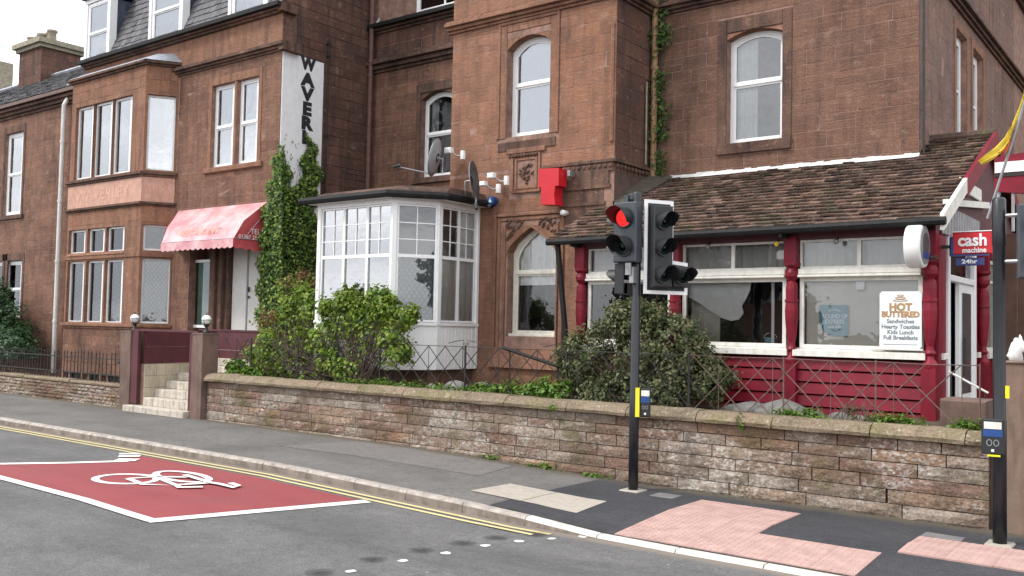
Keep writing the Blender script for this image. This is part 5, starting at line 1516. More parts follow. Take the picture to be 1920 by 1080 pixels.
# ================================================================== BAR
bar = thing('bar_extension', 'maroon timber bar extension with mossy tiled roof and white shop windows', 'bar', (-5.4, 12.5, .95))
BY2 = 12.2; BFr = FY(BY2); X0, X1 = -8.05, -2.76
posts = [-7.92, -6.30, -4.57, -2.84]
zg, zsill, ztr, zhead = .90, 1.80, 2.83, 3.26
for i in range(3):
    a, b = posts[i] + .07, posts[i + 1] - .07
    u0, u1 = a + .02, b - .02
    # boards
    nb_ = 5; zz0 = zg; hh = (1.70 - zg) / nb_
    for k in range(nb_):
        m = MB()
        m.hexa([BFr(a - .02, -.06, zz0 + k * hh), BFr(b + .02, -.06, zz0 + k * hh), BFr(b + .02, .035, zz0 + k * hh + .004), BFr(a - .02, .035, zz0 + k * hh + .004),
                BFr(a - .02, -.06, zz0 + (k + 1) * hh - .004), BFr(b + .02, -.06, zz0 + (k + 1) * hh - .004), BFr(b + .02, .012, zz0 + (k + 1) * hh - .02), BFr(a - .02, .012, zz0 + (k + 1) * hh - .02)])
        m.build('board', M['maroon'], bar)
    m = MB(); m.hexa([BFr(a - .03, -.08, 1.715), BFr(b + .03, -.08, 1.715), BFr(b + .03, .10, 1.715), BFr(a - .03, .10, 1.715), BFr(a - .03, -.08, 1.825), BFr(b + .03, -.08, 1.825), BFr(b + .03, .10, 1.79), BFr(a - .03, .10, 1.79)])
    m.build('window_sill', M['whitewood'], bar)
    m = MB(); m.cbox(BFr, u0, u1, -.08, .05, 2.795, 2.87); m.cbox(BFr, u0, u1, -.07, .075, 2.755, 2.79); m.build('transom', M['whitewood'], bar)
    window(bar, BFr, u0, u1, 1.815, 2.76, rec=.02, fw=.055, room=False, mat=M['whitewood'], gl=M['glass_bar'])
    window(bar, BFr, u0, u1, 2.868, zhead, rec=.02, fw=.035, mull=[(u0 + u1) / 2], room=False, mat=M['whitewood'], gl=M['glass_bar'], curtain=[(0, 1, 0, 1, M['greyblind'])], barw=.05)
m = MB(); m.cbox(BFr, X0, X1, -.1, .06, zhead + .003, 3.45); m.build('eaves_board', M['maroon_dark'], bar)
def turned_post(F, u, w_, mat, name='post'):
    m = MB(); c = F(u, .02, 0)
    m.box(c[0] - w_, c[0] + w_, c[1] - w_, c[1] + w_, zg - .05, 1.62); m.box(c[0] - w_, c[0] + w_, c[1] - w_, c[1] + w_, 2.95, 3.30)
    k = w_ * 1.0
    m.lathe((c[0], c[1], 0), [(k * 1.15, 1.62), (k * 1.2, 1.66), (k * .7, 1.72), (k * .55, 1.76), (k * .85, 1.80), (k * .6, 1.84), (k * .55, 1.88), (k * .75, 1.98), (k * 1.0, 2.2), (k * 1.05, 2.32), (k * .95, 2.42), (k * 1.08, 2.43), (k * 1.08, 2.46), (k * .92, 2.47), (k * .95, 2.6), (k * .85, 2.68), (k * .55, 2.71), (k * 1.1, 2.77), (k * 1.15, 2.82), (k * .8, 2.88), (k * 1.3, 2.92), (k * 1.3, 2.95)], 14)
    return m.build(name, mat, bar)
for u in posts: turned_post(BFr, u, .085, M['maroon'])
# side wall with door
BS = FX(-2.76)
m = MB(); m.fbox(BS, 12.28, 12.66, -.08, 0, .9, 3.5); m.fbox(BS, 14.36, 14.75, -.08, 0, .0, 3.5); m.fbox(BS, 12.66, 14.36, -.08, -.0, 3.28, 3.5); m.fbox(BS, 14.75, 15.1, -.08, 0, 0, 3.4); m.fbox(BS, 15.1, 18, -.08, 0, 0, 1.78); m.fbox(BS, 15.1, 18, -.08, 0, 3.2, 3.5); m.fbox(BS, 12.28, 14.4, -.3, -.002, 0, .96)
m.build('side_wall', M['maroon'], bar)
m = MB(); m.cbox(BS, 12.68, 12.78, -.06, .03, .97, 3.28); m.cbox(BS, 14.24, 14.35, -.06, .03, .97, 3.28); m.cbox(BS, 12.78, 14.24, -.06, .03, 2.72, 2.80); m.cbox(BS, 12.78, 14.24, -.06, .03, 3.2, 3.28); m.build('door_frame', M['upvc'], bar)
m = MB(); m.cbox(BS, 13.45, 14.24, -.06, .0, .97, 2.72); dd = m.build('door', M['upvc'], bar)
m = MB(); m.fbox(BS, 13.56, 14.12, .0, .006, 1.25, 2.6); m.build('door_glass', M['glass'], dd)
m = MB(); m.cbox(BS, 12.78, 13.45, -.2, -.12, .97, 2.72); m.build('door_side_panel', M['greypaint'], bar)
m = MB(); m.tube([BS(13.52, .04, 1.5), BS(13.52, .04, 2.0)], .015, 6); m.build('door_handle', M['black'], dd)
m = MB(); m.poly([BS(12.78, -.03, 2.8), BS(14.24, -.03, 2.8), BS(14.24, -.03, 3.2), BS(12.78, -.03, 3.2)]); m.build('fanlight', M['glass'], bar, recalc=False)
turned_post(Frame((-2.72, 14.62), (0, 1), (1, 0)), 0, .08, M['maroon'])
window(bar, BS, 15.12, 16.0, 1.8, 3.18, rec=.02, fw=.06, trans=[2.85], room=False, mat=M['whitewood'], gl=M['glass_bar'], curtain=[(0, 1, 0, 1, M['greyblind'])])
m = MB(); m.cbox(BS, 15.0, 16.1, -.02, .09, 1.70, 1.8); m.cbox(BS, 12.42, 12.6, 0, .04, 1.72, 1.8); m.cbox(BS, 14.42, 14.5, 0, .06, 1.72, 1.8); m.build('window_sill', M['whitewood'], bar)
# interior shell
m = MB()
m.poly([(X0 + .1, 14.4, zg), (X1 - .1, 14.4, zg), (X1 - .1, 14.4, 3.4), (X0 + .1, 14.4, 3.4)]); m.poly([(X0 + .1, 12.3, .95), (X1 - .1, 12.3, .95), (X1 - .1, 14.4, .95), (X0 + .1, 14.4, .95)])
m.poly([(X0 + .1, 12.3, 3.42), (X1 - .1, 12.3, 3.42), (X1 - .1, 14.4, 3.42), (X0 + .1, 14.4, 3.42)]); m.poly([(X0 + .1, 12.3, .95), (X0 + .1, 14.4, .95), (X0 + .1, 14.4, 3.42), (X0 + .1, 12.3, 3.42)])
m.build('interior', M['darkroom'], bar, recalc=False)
m = MB(); m.fbox(FY(12.32), -4.42, -3.0, -.02, 0, 1.85, 2.76); m.build('roller_blind', M['blind'], bar)
m = MB(); cuv = [(-6.2, 2.75), (-5.22, 2.75), (-5.24, 2.6), (-5.3, 2.47), (-5.36, 2.38), (-5.33, 2.28), (-5.40, 2.19), (-5.52, 2.17), (-5.66, 2.21), (-5.82, 2.30), (-6.0, 2.42), (-6.2, 2.52)]
m.prism(FY(12.36), cuv, -.02, 0); m.build('sky_reflection_shape', M['curtain'], bar)  # pale cut-out added in place of the sky reflected in this window
m = MB(); m.fbox(FY(12.5), -6.2, -5.75, -.02, 0, 1.82, 2.5); m.build('cream_screen', M['blind'], bar)
m = MB(); m.fbox(FY(12.5), -4.98, -4.94, -.02, 0, 1.82, 2.76); m.build('white_pole', M['white'], bar)
tb = thing('bar_table', 'dark table inside the bar behind the second window', 'table', (-5.1, 12.9, .95))
m = MB(); m.box(-5.5, -4.75, 12.6, 13.2, 1.70, 1.74); m.build('table_top', M['wood'], tb)
for sx, sy in ((-5.46, 12.64), (-4.79, 12.64), (-5.46, 13.16), (-4.79, 13.16)):
    m = MB(); m.box(sx - .02, sx + .02, sy - .02, sy + .02, .95, 1.70); m.build('leg', M['wood'], tb)
bk_ = thing('blue_bucket', 'small pale blue bucket on the dark table inside the bar window', 'bucket', (-5.05, 12.7, 1.74))
M['paleblue'] = plain('pale_blue_plastic', (.16, .42, .55), .5)
m = MB(); m.lathe((-5.08, 12.72, 1.745), [(.06, 0), (.09, .18), (.095, .2), (.085, .2), (.055, .02)], 14); m.build('pail', M['paleblue'], bk_, True)
m = MB(); m.tube([(-5.08 + .095 * math.cos(a), 12.72, 1.94 + .07 * math.sin(a)) for a in [math.pi * i / 8 for i in range(9)]], .005, 5); m.build('handle', M['white'], bk_)

# roof
EY, EZ = 11.90, 3.42; TY, TZ = 14.49, 4.66
sl_ = (TZ - EZ) / (TY - EY); RZ = EZ + sl_ * (15.2 - EY)
def rz(y): return EZ + sl_ * (y - EY)
RXL, RXR = -8.32, -2.60
m = MB()
m.poly([(RXL, EY, EZ), (RXR, EY, EZ), (RXR, GY, rz(GY)), (RXL, GY, rz(GY))]); m.poly([(GX1, GY, rz(GY)), (RXR, GY, rz(GY)), (RXR, TY, TZ), (GX1, TY, TZ)])
m.poly([(SX, TY, TZ), (RXR, TY, TZ), (RXR, 15.2, RZ), (SX, 15.2, RZ)]); m.poly([(SX, 15.2, RZ), (RXR, 15.2, RZ), (RXR, 18.6, EZ), (SX, 18.6, EZ)])
rf = m.build('roof', M['tile'], bar, recalc=False)
dv = Vector((0, TY - EY, TZ - EZ)).normalized()
def keep(c):
    if c.x < GX1 + .02 and c.y > GY - .05: return False
    if c.y > TY - .02 and c.x < SX: return False
    return True
allt = list(slates(rf, (RXL, EY - .04, EZ - .02), (1, 0, 0), dv, 33, (25, .148), .1725, M['tile'], th=.020, keep=keep, objs=1))
allt.sort(key=lambda t: (t[1] - Vector(CAM)).length)
big = MB()
for i, (L, c) in enumerate(allt):
    if i < 300: L.build('roof_tile', M['tile'], rf, recalc=False)
    else:
        b = len(big.v); big.v += L.v; big.f += [tuple(q + b for q in f) for f in L.f]
big.build('upper_roof_tiles', M['tile'], rf, recalc=False, stuff=True)
m = MB(); m.tube([(RXR - .03, 15.2, RZ + .03), (SX, 15.2, RZ + .03)], .08, 8); m.build('ridge', M['tile'], rf)
# flashing
m = MB(); pts = []
n = 40
for i in range(n):
    a, b = GX1 + .12 + (SX - GX1 - .1) * i / n, GX1 + .12 + (SX - GX1 - .1) * (i + 1) / n
    e = rng.uniform(-.012, .012)
    m.hexa([(a, DY - .11 + e, TZ - .02), (b, DY - .11 + e, TZ - .02), (b, DY - .021, TZ - .02), (a, DY - .021, TZ - .02), (a, DY - .04, TZ + .03 + e), (b, DY - .04, TZ + .03 + e), (b, DY - .021, TZ + .06 + e), (a, DY - .021, TZ + .06 + e)])
m.build('flashing', M['whiteflash'], bar)
m = MB(); m.hexa([(GX1 - .02, GY, rz(GY) + .03), (GX1 + .25, GY, rz(GY) + .03), (GX1 + .45, DY - .03, TZ + .03), (GX1 - .02, DY - .03, TZ + .03), (GX1 - .02, GY, rz(GY) + .09), (GX1 + .2, GY, rz(GY) + .05), (GX1 + .4, DY - .03, TZ + .05), (GX1 - .02, DY - .03, TZ + .16)]); m.build('mossy_gutter', M['moss'], bar)
# gutter and leaning downpipe
m = MB(); m.tube([(RXL - .02, EY - .08, EZ - .07), (-6, EY - .08, EZ - .07 + .01), (RXR + .02, EY - .08, EZ - .04)], .052, 8); m.build('gutter', M['gutter'], bar)
m = MB()
for u in (-7.9, -6.3, -4.6, -3.0): m.box(u - .02, u + .02, EY - .08, EY + .25, EZ - .15, EZ - .08)
m.build('gutter_bracket', M['gutter'], bar)
m = MB(); m.tube([(-8.18, 11.88, 3.33), (-8.18, 11.9, 3.2), (-8.06, 11.95, 2.0), (-8.05, 12.0, .9)], .045, 8); m.build('downpipe', M['gutter'], bar)
# right-hand verge, gable boards
GFm = FX(RXR - .02)
def bargeboard(d0, d1, lo, hi, y0, y1, mat, name):
    m = MB(); m.hexa([GFm(y0, d0, rz(y0) - lo), GFm(y1, d0, rz(y1) - lo), GFm(y1, d1, rz(y1) - lo), GFm(y0, d1, rz(y0) - lo), GFm(y0, d0, rz(y0) - hi), GFm(y1, d0, rz(y1) - hi), GFm(y1, d1, rz(y1) - hi), GFm(y0, d1, rz(y0) - hi)]); return m.build(name, mat, bar)
bargeboard(-.03, .02, .12, -.075, EY - .06, 13.1, M['whitewood'], 'bargeboard'); bargeboard(-.03, .021, .18, -.075, 13.1, 15.2, M['maroon'], 'bargeboard')
m = MB(); m.hexa([GFm(15.2, -.03, RZ - .18), GFm(18.6, -.03, EZ - .18), GFm(18.6, .02, EZ - .18), GFm(15.2, .02, RZ - .18), GFm(15.2, -.03, RZ + .03), GFm(18.6, -.03, EZ + .03), GFm(18.6, .02, EZ + .03), GFm(15.2, .02, RZ + .03)]); m.build('bargeboard', M['maroon'], bar)
m = MB(); m.poly([BS(12.1, .01, 3.5), BS(18, .01, 3.5), BS(18, .01, 3.6), BS(15.2, .01, RZ - .1), BS(12.1, .01, rz(12.1) - .1)]); m.build('gable', M['maroon_dark'], bar, recalc=False)
for k in range(14):
    y = 12.35 + k * .16; m = MB(); m.cbox(BS, y, y + .11, .012, .035, 3.28, min(3.66, rz(y) - .2)); m.build('gable_slat', M['greywire'], bar)
m = MB(); m.hexa([BS(12.3, .04, 3.62), BS(14.9, .04, 3.88), BS(14.9, .10, 3.88), BS(12.3, .10, 3.62), BS(12.3, .04, 3.70), BS(14.9, .04, 3.97), BS(14.9, .10, 3.97), BS(12.3, .10, 3.70)]); m.cbox(BS, 13.3, 14.6, .02, .05, 3.95, 4.12); m.build('gable_trim', M['whitewood'], bar)

# ================================================================== TRAFFIC SIGNALS
M['lens_red'] = (lambda t: t.done(t.bsdf((.5, .01, .01), .3, Emission__Color=(1.0, .03, .03, 1), Emission__Strength=.75)))(NT('lit_red_lens'))
M['lens_dark'] = plain('dark_lens', (.02, .035, .035), .15)
M['boardwhite'] = plain('white_backing_border', (.82, .82, .82), .45, var=.03)
def hood(F, u, z, r, L, mat, parent, name='hood'):
    m = MB(); n = 22; cut = .62
    for ri, dd in ((r, 0), (r, L)):
        for k in range(n + 1):
            a = -math.pi * .5 * 0 + (-.62 + (math.pi + 1.24) * k / n)
            l = dd
            if dd and (k < 5 or k > n - 5): l = L * (.45 + .55 * (min(k, n - k) / 5))
            m.v.append(F(u + ri * math.cos(a), l, z + ri * math.sin(a)))
    for k in range(n): m.f.append((k, k + 1, n + 2 + k, n + 1 + k))
    return m.build(name, mat, parent, recalc=False, smooth=True)
def lens(F, u, z, r, mat, parent, name='lens'):
    m = MB(); n = 18
    c = F(u, .028, z); m.v.append(c)
    for rr_, dd in ((r * .5, .024), (r, .008)):
        for k in range(n): a = 2 * math.pi * k / n; m.v.append(F(u + rr_ * math.cos(a), dd, z + rr_ * math.sin(a)))
    for k in range(n): k2 = (k + 1) % n; m.f.append((0, 1 + k, 1 + k2)); m.f.append((1 + k, 1 + k2, 1 + n + k2, 1 + n + k))
    return m.build(name, mat, parent, recalc=False, smooth=True)
def signal_head(label, parent, F, u0, u1, z0, z1, asp, depth=.16, hl=.2, r=.105, board=None, body=None, nm='signal_head'):
    m = MB(); m.cbox(F, u0, u1, -depth, 0, z0, z1, .015); h = m.build(nm, body or M['sigbox'], parent)
    if label: h['label'] = label
    for (u, z, lm) in asp:
        m = MB(); n = 22
        A = [(u + (r + .006) * math.cos(2 * math.pi * k / n), z + (r + .006) * math.sin(2 * math.pi * k / n)) for k in range(n)]; B = [(u + (r - .012) * math.cos(2 * math.pi * k / n), z + (r - .012) * math.sin(2 * math.pi * k / n)) for k in range(n)]
        m.ring(F, A, B, .0, .03); m.build('lens_ring', M['black'], h)
        lens(F, u, z, r - .012, lm, h); hood(F, u, z, r, hl, M['black'], h)
    return h
PXY = (-5.88, 10.30)
tl = thing('traffic_light', 'black pole with red lit crossing signal and white bordered signal before the garden wall', 'traffic light', (PXY[0], PXY[1], 0))
m = MB(); m.lathe((PXY[0], PXY[1], 0), [(.062, -.02), (.062, 1.2), (.058, 1.21), (.058, 3.74), (.05, 3.76)], 18); m.build('pole', M['blackpole'], tl, True)
m = MB(); m.hexa([(PXY[0] - .14, PXY[1] - .14, -.01), (PXY[0] + .14, PXY[1] - .14, -.01), (PXY[0] + .14, PXY[1] + .14, -.01), (PXY[0] - .14, PXY[1] + .14, -.01), (PXY[0] - .12, PXY[1] - .12, .018), (PXY[0] + .12, PXY[1] - .12, .018), (PXY[0] + .12, PXY[1] + .12, .018), (PXY[0] - .12, PXY[1] + .12, .018)]); m.build('base_collar', M['slab'], tl)
H1 = FY(10.13)
signal_head('two light crossing signal lit red, facing the road', tl, H1, -6.125, -5.795, 2.86, 3.62, [(-5.965, 3.42, M['lens_red']), (-5.965, 3.06, M['lens_dark'])], r=.125, hl=.27)
m = MB(); m.fbox(H1, -6.13, -6.0, -.16, -.06, 2.47, 2.85); m.build('rear_case', M['black'], tl)
H2 = Frame((-6.10, 10.28), (0, 1), (-1, 0))
signal_head('three light vehicle signal seen from behind its hoods', tl, H2, -.06, .32, 2.46, 3.60, [(.14, 3.38, M['lens_dark']), (.14, 3.03, M['lens_dark']), (.14, 2.68, M['lens_dark'])], r=.11, hl=.24, depth=.10)
H3 = Frame((-5.76, 10.28), (.5, .85), (.85, -.5))
m = MB()
outl = [(0, 2.47), (.64, 2.47), (.64, 2.88), (.42, 2.90), (.42, 3.66), (0, 3.66)]
inl = [(.045, 2.515), (.595, 2.515), (.595, 2.84), (.375, 2.86), (.375, 3.615), (.045, 3.615)]
m.ring(H3, outl, inl, -.012, .004); bdw = m.build('backing_border', M['boardwhite'], tl)
m = MB(); m.prism(H3, inl, -.010, .0); m.build('backing_board', M['black'], tl)
signal_head('three light vehicle signal with white bordered backing board', tl, Frame((-5.76 + .12 * .862, 10.28 - .12 * .507), (.5, .85), (.85, -.5)), .07, .35, 2.55, 3.58, [(.20, 3.38, M['lens_dark']), (.20, 3.05, M['lens_dark']), (.20, 2.71, M['lens_dark'])], r=.105, hl=.22, depth=.22, body=M['black'])
signal_head('single arrow light beside the lowest lamp', tl, Frame((-5.76 + .10 * .862, 10.28 - .10 * .507), (.5, .85), (.85, -.5)), .38, .60, 2.56, 2.83, [(.485, 2.70, M['lens_dark'])], r=.10, hl=.24, depth=.2, body=M['black'])
m = MB()
for zz in (2.62, 3.5): 
    m = MB(); m.tube([(-6.0, 10.2, zz), (PXY[0], PXY[1], zz), (-5.62, 10.42, zz)], .022, 6); m.build('bracket', M['greywire'], tl)
for q in ((-5.90, -5.84, 10.16, 10.24, 2.60, 2.80), (-5.95, -5.87, 10.14, 10.158, 2.70, 2.85)): m = MB(); m.box(*q); m.build('connector', M['greywire'], tl)
m = MB(); m.lathe((-5.96, 10.3, 3.64), [(.03, 0), (.05, .03), (.05, .09), (.02, .11)], 8); m.box(-6.03, -5.97, 10.22, 10.3, 3.63, 3.72); m.build('detector', M['sigbox'], tl)
# push button box
def push_box(parent, F, u0, u1, z0, z1, strip_side=None):
    m = MB(); m.cbox(F, u0, u1, -.10, .0, z0, z1, .012); b = m.build('push_button_box', M['black'], parent)
    w_ = u1 - u0; hgt = z1 - z0
    m = MB(); m.fbox(F, u0 + w_ * .12, u1 - w_ * .12, .001, .005, z0 + hgt * .72, z0 + hgt * .92); m.build('label_panel', M['whitewood'], b)
    m = MB(); m.fbox(F, u0 + w_ * .08, u1 - w_ * .08, .001, .004, z0 + hgt * .50, z0 + hgt * .70); m.build('blue_panel', M['blue'], b)
    m = MB()
    for k in (-.5, .5):
        c = (u0 + u1) / 2 + k * w_ * .30
        m.ring(F, [(c + w_ * .13 * math.cos(a), z0 + hgt * .33 + w_ * .17 * math.sin(a)) for a in [i * math.pi / 5 for i in range(10)]], [(c + w_ * .09 * math.cos(a), z0 + hgt * .33 + w_ * .13 * math.sin(a)) for a in [i * math.pi / 5 for i in range(10)]], .0, .005)
    m.build('pictogram', M['greywire'], b)
    m = MB(); c3 = F((u0 + u1) / 2, 0, z0 + hgt * .12); m.fbox(F, (u0 + u1) / 2 - .012, (u0 + u1) / 2 + .012, 0, .012, z0 + hgt * .08, z0 + hgt * .15); m.build('button', M['white'], b)
    return b
PB = Frame((PXY[0] + .07, PXY[1] - .05), (.85, .5), (.5, -.85))
b_ = push_box(tl, PB, .03, .165, .93, 1.29)
m = MB(); m.fbox(PB, -.025, .026, -.10, .012, .93, 1.29); m.build('yellow_strip', M['yellow'], b_)
# second pole
tl2 = thing('traffic_light', 'black signal pole with push button box in front of the right gate pillar', 'traffic light', (-1.73, 10.15, 0))
Q = (-1.73, 10.15)
m = MB(); m.lathe((Q[0], Q[1], 0), [(.064, -.02), (.064, 1.2), (.058, 1.22), (.058, 2.9), (.064, 2.92), (.064, 3.36), (.05, 3.38)], 18); m.build('pole', M['blackpole'], tl2, True)
m = MB(); m.hexa([(Q[0] - .13, Q[1] - .13, -.01), (Q[0] + .13, Q[1] - .13, -.01), (Q[0] + .13, Q[1] + .13, -.01), (Q[0] - .13, Q[1] + .13, -.01), (Q[0] - .11, Q[1] - .11, .02), (Q[0] + .11, Q[1] - .11, .02), (Q[0] + .11, Q[1] + .11, .02), (Q[0] - .11, Q[1] + .11, .02)]); m.build('base_collar', M['slab'], tl2)
PB2 = Frame((Q[0] - .02, Q[1] - .14), (.99, .12), (.12, -.99))
b_ = push_box(tl2, PB2, -.115, .085, .88, 1.22)
m = MB(); m.fbox(PB2, -.06, .05, -.02, .01, .862, .878); m.build('yellow_strip', M['yellow'], b_)
m = MB(); m.fbox(FY(Q[1]), Q[0] + .055, Q[0] + .085, -.03, .03, 1.42, 1.54); m.build('yellow_tag', M['yellow'], tl2)
H5 = Frame((-1.55, 10.05), (.97, .24), (.24, -.97))
signal_head('crossing signal cut by the right edge of the frame', tl2, H5, .0, .33, 2.58, 3.30, [(.165, 3.1, M['lens_dark']), (.165, 2.75, M['lens_dark'])], r=.11, hl=.2)
for zz in (3.2, 2.75): m = MB(); m.tube([(Q[0], Q[1], zz), (-1.5, 10.12, zz)], .02, 6); m.build('bracket', M['greywire'], tl2)

# ================================================================== RIGHT PILLAR, HORSE, TIMBER WALL
pillar = thing('gate_pillar', 'wide brown stained stone gate pillar at the right edge', 'pillar', (-1.4, 11.1, 0))
m = MB(); n = 9; x0, x1, y0, y1 = -1.80, -1.15, 10.86, 11.4
for k in range(n):
    z = -.1 + 1.84 * k / (n - 1)
    for x, y in ((x0, y0), (x1, y0), (x1, y1), (x0, y1)): m.v.append((x + rng.uniform(-.008, .008), y + rng.uniform(-.008, .008), z))
for k in range(n - 1):
    for q in range(4): m.f.append((k * 4 + q, k * 4 + (q + 1) % 4, k * 4 + 4 + (q + 1) % 4, k * 4 + 4 + q))
m.f.append((3, 2, 1, 0)); m.f.append(tuple((n - 1) * 4 + q for q in range(4))); m.build('shaft', M['pillar'], pillar)
m = MB(); m.cbox(FY(10.84), -1.83, -1.12, -.6, 0, 1.742, 1.765, .01); m.build('cap', M['pillar'], pillar)
hz = 1.765
hs = thing('horse_head_statue', 'small white horse head ornament on the right gate pillar', 'statue', (-1.69, 11.0, hz))
# profile of the head and neck, thickened with layers that narrow outward
prof_h = [(-.085, 0), (.045, 0), (.04, .05), (.03, .085), (.055, .10), (.085, .085), (.115, .085), (.125, .11), (.115, .135), (.08, .175), (.05, .205), (.035, .235), (.028, .265), (.012, .235), (-.03, .225), (-.065, .19), (-.088, .12), (-.095, .06)]
HFm = Frame((-1.69, 10.97), (.98, .1), (.1, -.98))
m = MB(); c0_ = (sum(p[0] for p in prof_h) / len(prof_h), sum(p[1] for p in prof_h) / len(prof_h)); N = len(prof_h)
layers = ((-.055, .60), (-.045, .86), (-.02, 1.0), (.02, 1.0), (.045, .86), (.055, .60))
for d, s_ in layers:
    for u, z in prof_h: m.v.append(HFm(c0_[0] + (u - c0_[0]) * s_, d, hz + max(0, c0_[1] + (z - c0_[1]) * (s_ if z > .01 else 1))))
for k in range(len(layers) - 1):
    for i in range(N): m.f.append((k * N + i, k * N + (i + 1) % N, (k + 1) * N + (i + 1) % N, (k + 1) * N + i))
m.f.append(tuple(range(N))[::-1]); m.f.append(tuple((len(layers) - 1) * N + i for i in range(N)))
m.build('head', M['white'], hs, True)
m = MB()
for s_ in (-.03, .03): m.lathe(HFm(.015, s_, hz + .225), [(.014, 0), (.012, .025), (.002, .055)], 6)
for k in range(7):
    m.lathe(HFm(-.02 - .011 * k, .0, hz + .225 - .028 * k), [(.02, -.02), (.028, .0), (.012, .02)], 6)
m.build('mane_and_ears', M['white'], hs, True)
twl = thing('timber_wall', 'brown vertical boarded wall behind the right gate pillar', 'wall', (-1.5, 15.9, 0))
x = -2.66
while x < 3:
    m = MB(); m.cbox(FY(15.9), x, x + .19, -.04, rng.uniform(0, .012), -.1, 3.6, .006); m.build('plank', M['wood'], twl); x += .2
# maroon hanging signboard above
hsn = thing('bar_signboard', 'maroon and white curved signboard behind the top of the right signal pole', 'sign', (-1.8, 12.6, 3.5))
m = MB()
ps_ = []
SFm = FY(12.6)
for k in range(10):
    a = k / 9; ps_.append((-2.20 + 1.3 * a, 4.22 + .04 * math.sin(a * 3.1)))
for k in range(10):
    a = 1 - k / 9; ps_.append((-2.20 + 1.3 * a, 3.80 - .07 * math.sin(a * 3.1)))
m.prism(SFm, ps_, -.08, 0); sbd = m.build('board', M['maroon'], hsn)
m = MB(); m.fbox(SFm, -2.19, -.95, .001, .02, 4.02, 4.15); m.build('white_band', M['signwhite'], sbd)
m = MB(); m.fbox(SFm, -2.2, -.9, .001, .012, 3.97, 4.01); m.build('dark_band', M['iron'], sbd)
m = MB(); m.tube([(-2.22, 12.64, 3.4), (-2.15, 12.64, 3.8)], .02, 6); m.build('bracket', M['greywire'], hsn)
m = MB(); m.tube([(-2.0, 12.64, 4.2), (-2.0, 12.64, 3.3)], .02, 6); m.build('bracket', M['greywire'], hsn)
0 and m.hexa([(-2.5, 12.8, 3.75), (-1.0, 12.8, 3.75), (-1.0, 12.83, 3.75), (-2.5, 12.83, 3.75), (-2.3, 12.8, 4.4), (-1.0, 12.8, 4.4), (-1.0, 12.83, 4.4), (-2.3, 12.83, 4.4)])
# flag
fl = thing('yellow_flag', 'furled yellow and red flag on a thin pole above the bar gable', 'flag', (-2.1, 11.8, 3.4))
m = MB(); m.tube([(-2.14, 11.85, 3.38), (-1.90, 11.8, 4.15), (-1.62, 11.76, 5.1)], .016, 6); m.build('pole', M['greywire'], fl)
def ribbon(pts, wds, mat, name):
    m = MB(); n = len(pts); sub = 5
    for i, (p, w_) in enumerate(zip(pts, wds)):
        for k in range(sub):
            f = (k / (sub - 1) - .5) * 2; m.v.append((p[0] + f * w_ * .55, 11.79 + .035 * math.sin(k * 2.2 + i * .8), p[1] - f * w_ * .75))
    for i in range(n - 1):
        for k in range(sub - 1): m.f.append((i * sub + k, i * sub + k + 1, (i + 1) * sub + k + 1, (i + 1) * sub + k))
    return m.build(name, mat, fl, recalc=False, smooth=True)
P_ = [onY(a, b, 11.8) for a, b in ((1925, 165), (1912, 205), (1900, 235), (1888, 262), (1872, 282), (1855, 295), (1838, 306))]
ribbon(P_, [.02, .022, .03, .045, .05, .05, .03], M['flag'], 'cloth')
P2_ = [onY(a, b, 11.77) for a, b in ((1895, 262), (1888, 275), (1880, 284), (1872, 288))]
ribbon(P2_, [.02, .035, .03, .015], M['flagred'], 'red_fold')

# ================================================================== SIGNS ON THE BAR
rs = thing('round_sign', 'round white drum shaped sign projecting from the corner post of the bar', 'sign', (-2.9, 11.9, 2.8))
ctr = (-3.02, 11.88, 3.09)
m = MB(); m.lathe(ctr, [(.20, 0), (.255, .01), (.265, .03), (.265, .17), (.255, .19), (.235, .195)], 32, 'x'); m.build('drum', M['white'], rs, True)
m = MB(); m.lathe((ctr[0] + .196, ctr[1], ctr[2]), [(.22, 0), (.222, .008)], 32, 'x'); m.build('face', M['greywire'], rs)
m = MB(); m.lathe((ctr[0] + .205, ctr[1], ctr[2] + .03), [(.13, 0), (.13, .004)], 24, 'x'); m.build('badge', M['dishdark'], rs)
m = MB(); m.box(ctr[0] + .206, ctr[0] + .212, ctr[1] - .12, ctr[1] + .12, ctr[2] - .15, ctr[2] - .07); m.build('badge_band', M['blue'], rs)
m = MB(); m.box(-2.96, -2.84, 12.05, 12.15, 3.0, 3.15); m.build('bracket', M['iron'], rs)
nest = thing('birds_nest', 'small dark twig nest on the corner post under the round sign', 'nest', (-2.84, 12.1, 2.84))
m = MB()
for k in range(40):
    a = rng.uniform(0, 6.28); q = rng.uniform(.03, .1); c_ = (-2.83 + q * math.cos(a), 12.12 + q * math.sin(a), 2.96 + rng.uniform(-.02, .03)); m.tube([c_, (c_[0] - .06 * math.sin(a) + rng.uniform(-.02, .02), c_[1] + .06 * math.cos(a), c_[2] + rng.uniform(-.02, .02))], .006, 4)
m.build('twigs', M['twig'], nest)
cm = thing('cash_machine_sign', 'red and blue sign reading cash machine beside the bar door', 'sign', (-2.45, 12.4, 2.9))
CFm = FY(12.4)
m = MB(); m.cbox(CFm, -2.63, -2.19, -.06, 0, 3.02, 3.29, .01); m.build('panel', M['red'], cm)
m = MB(); m.cbox(CFm, -2.67, -2.60, -.05, .004, 3.00, 3.24, .02); m.build('blue_edge', M['textblue'], cm)
m = MB(); m.fbox(CFm, -2.64, -2.18, -.06, .003, 3.293, 3.305); m.build('top_edge', M['white'], cm)
m = MB(); m.fbox(CFm, -2.66, -2.22, .0, .006, 2.995, 3.018); m.build('bottom_edge', M['textblue'], cm)
text('cash', .205, tmat(CFm, -2.405, .006, 3.185), M['white'], cm, 'lettering', .003, .006, .92)
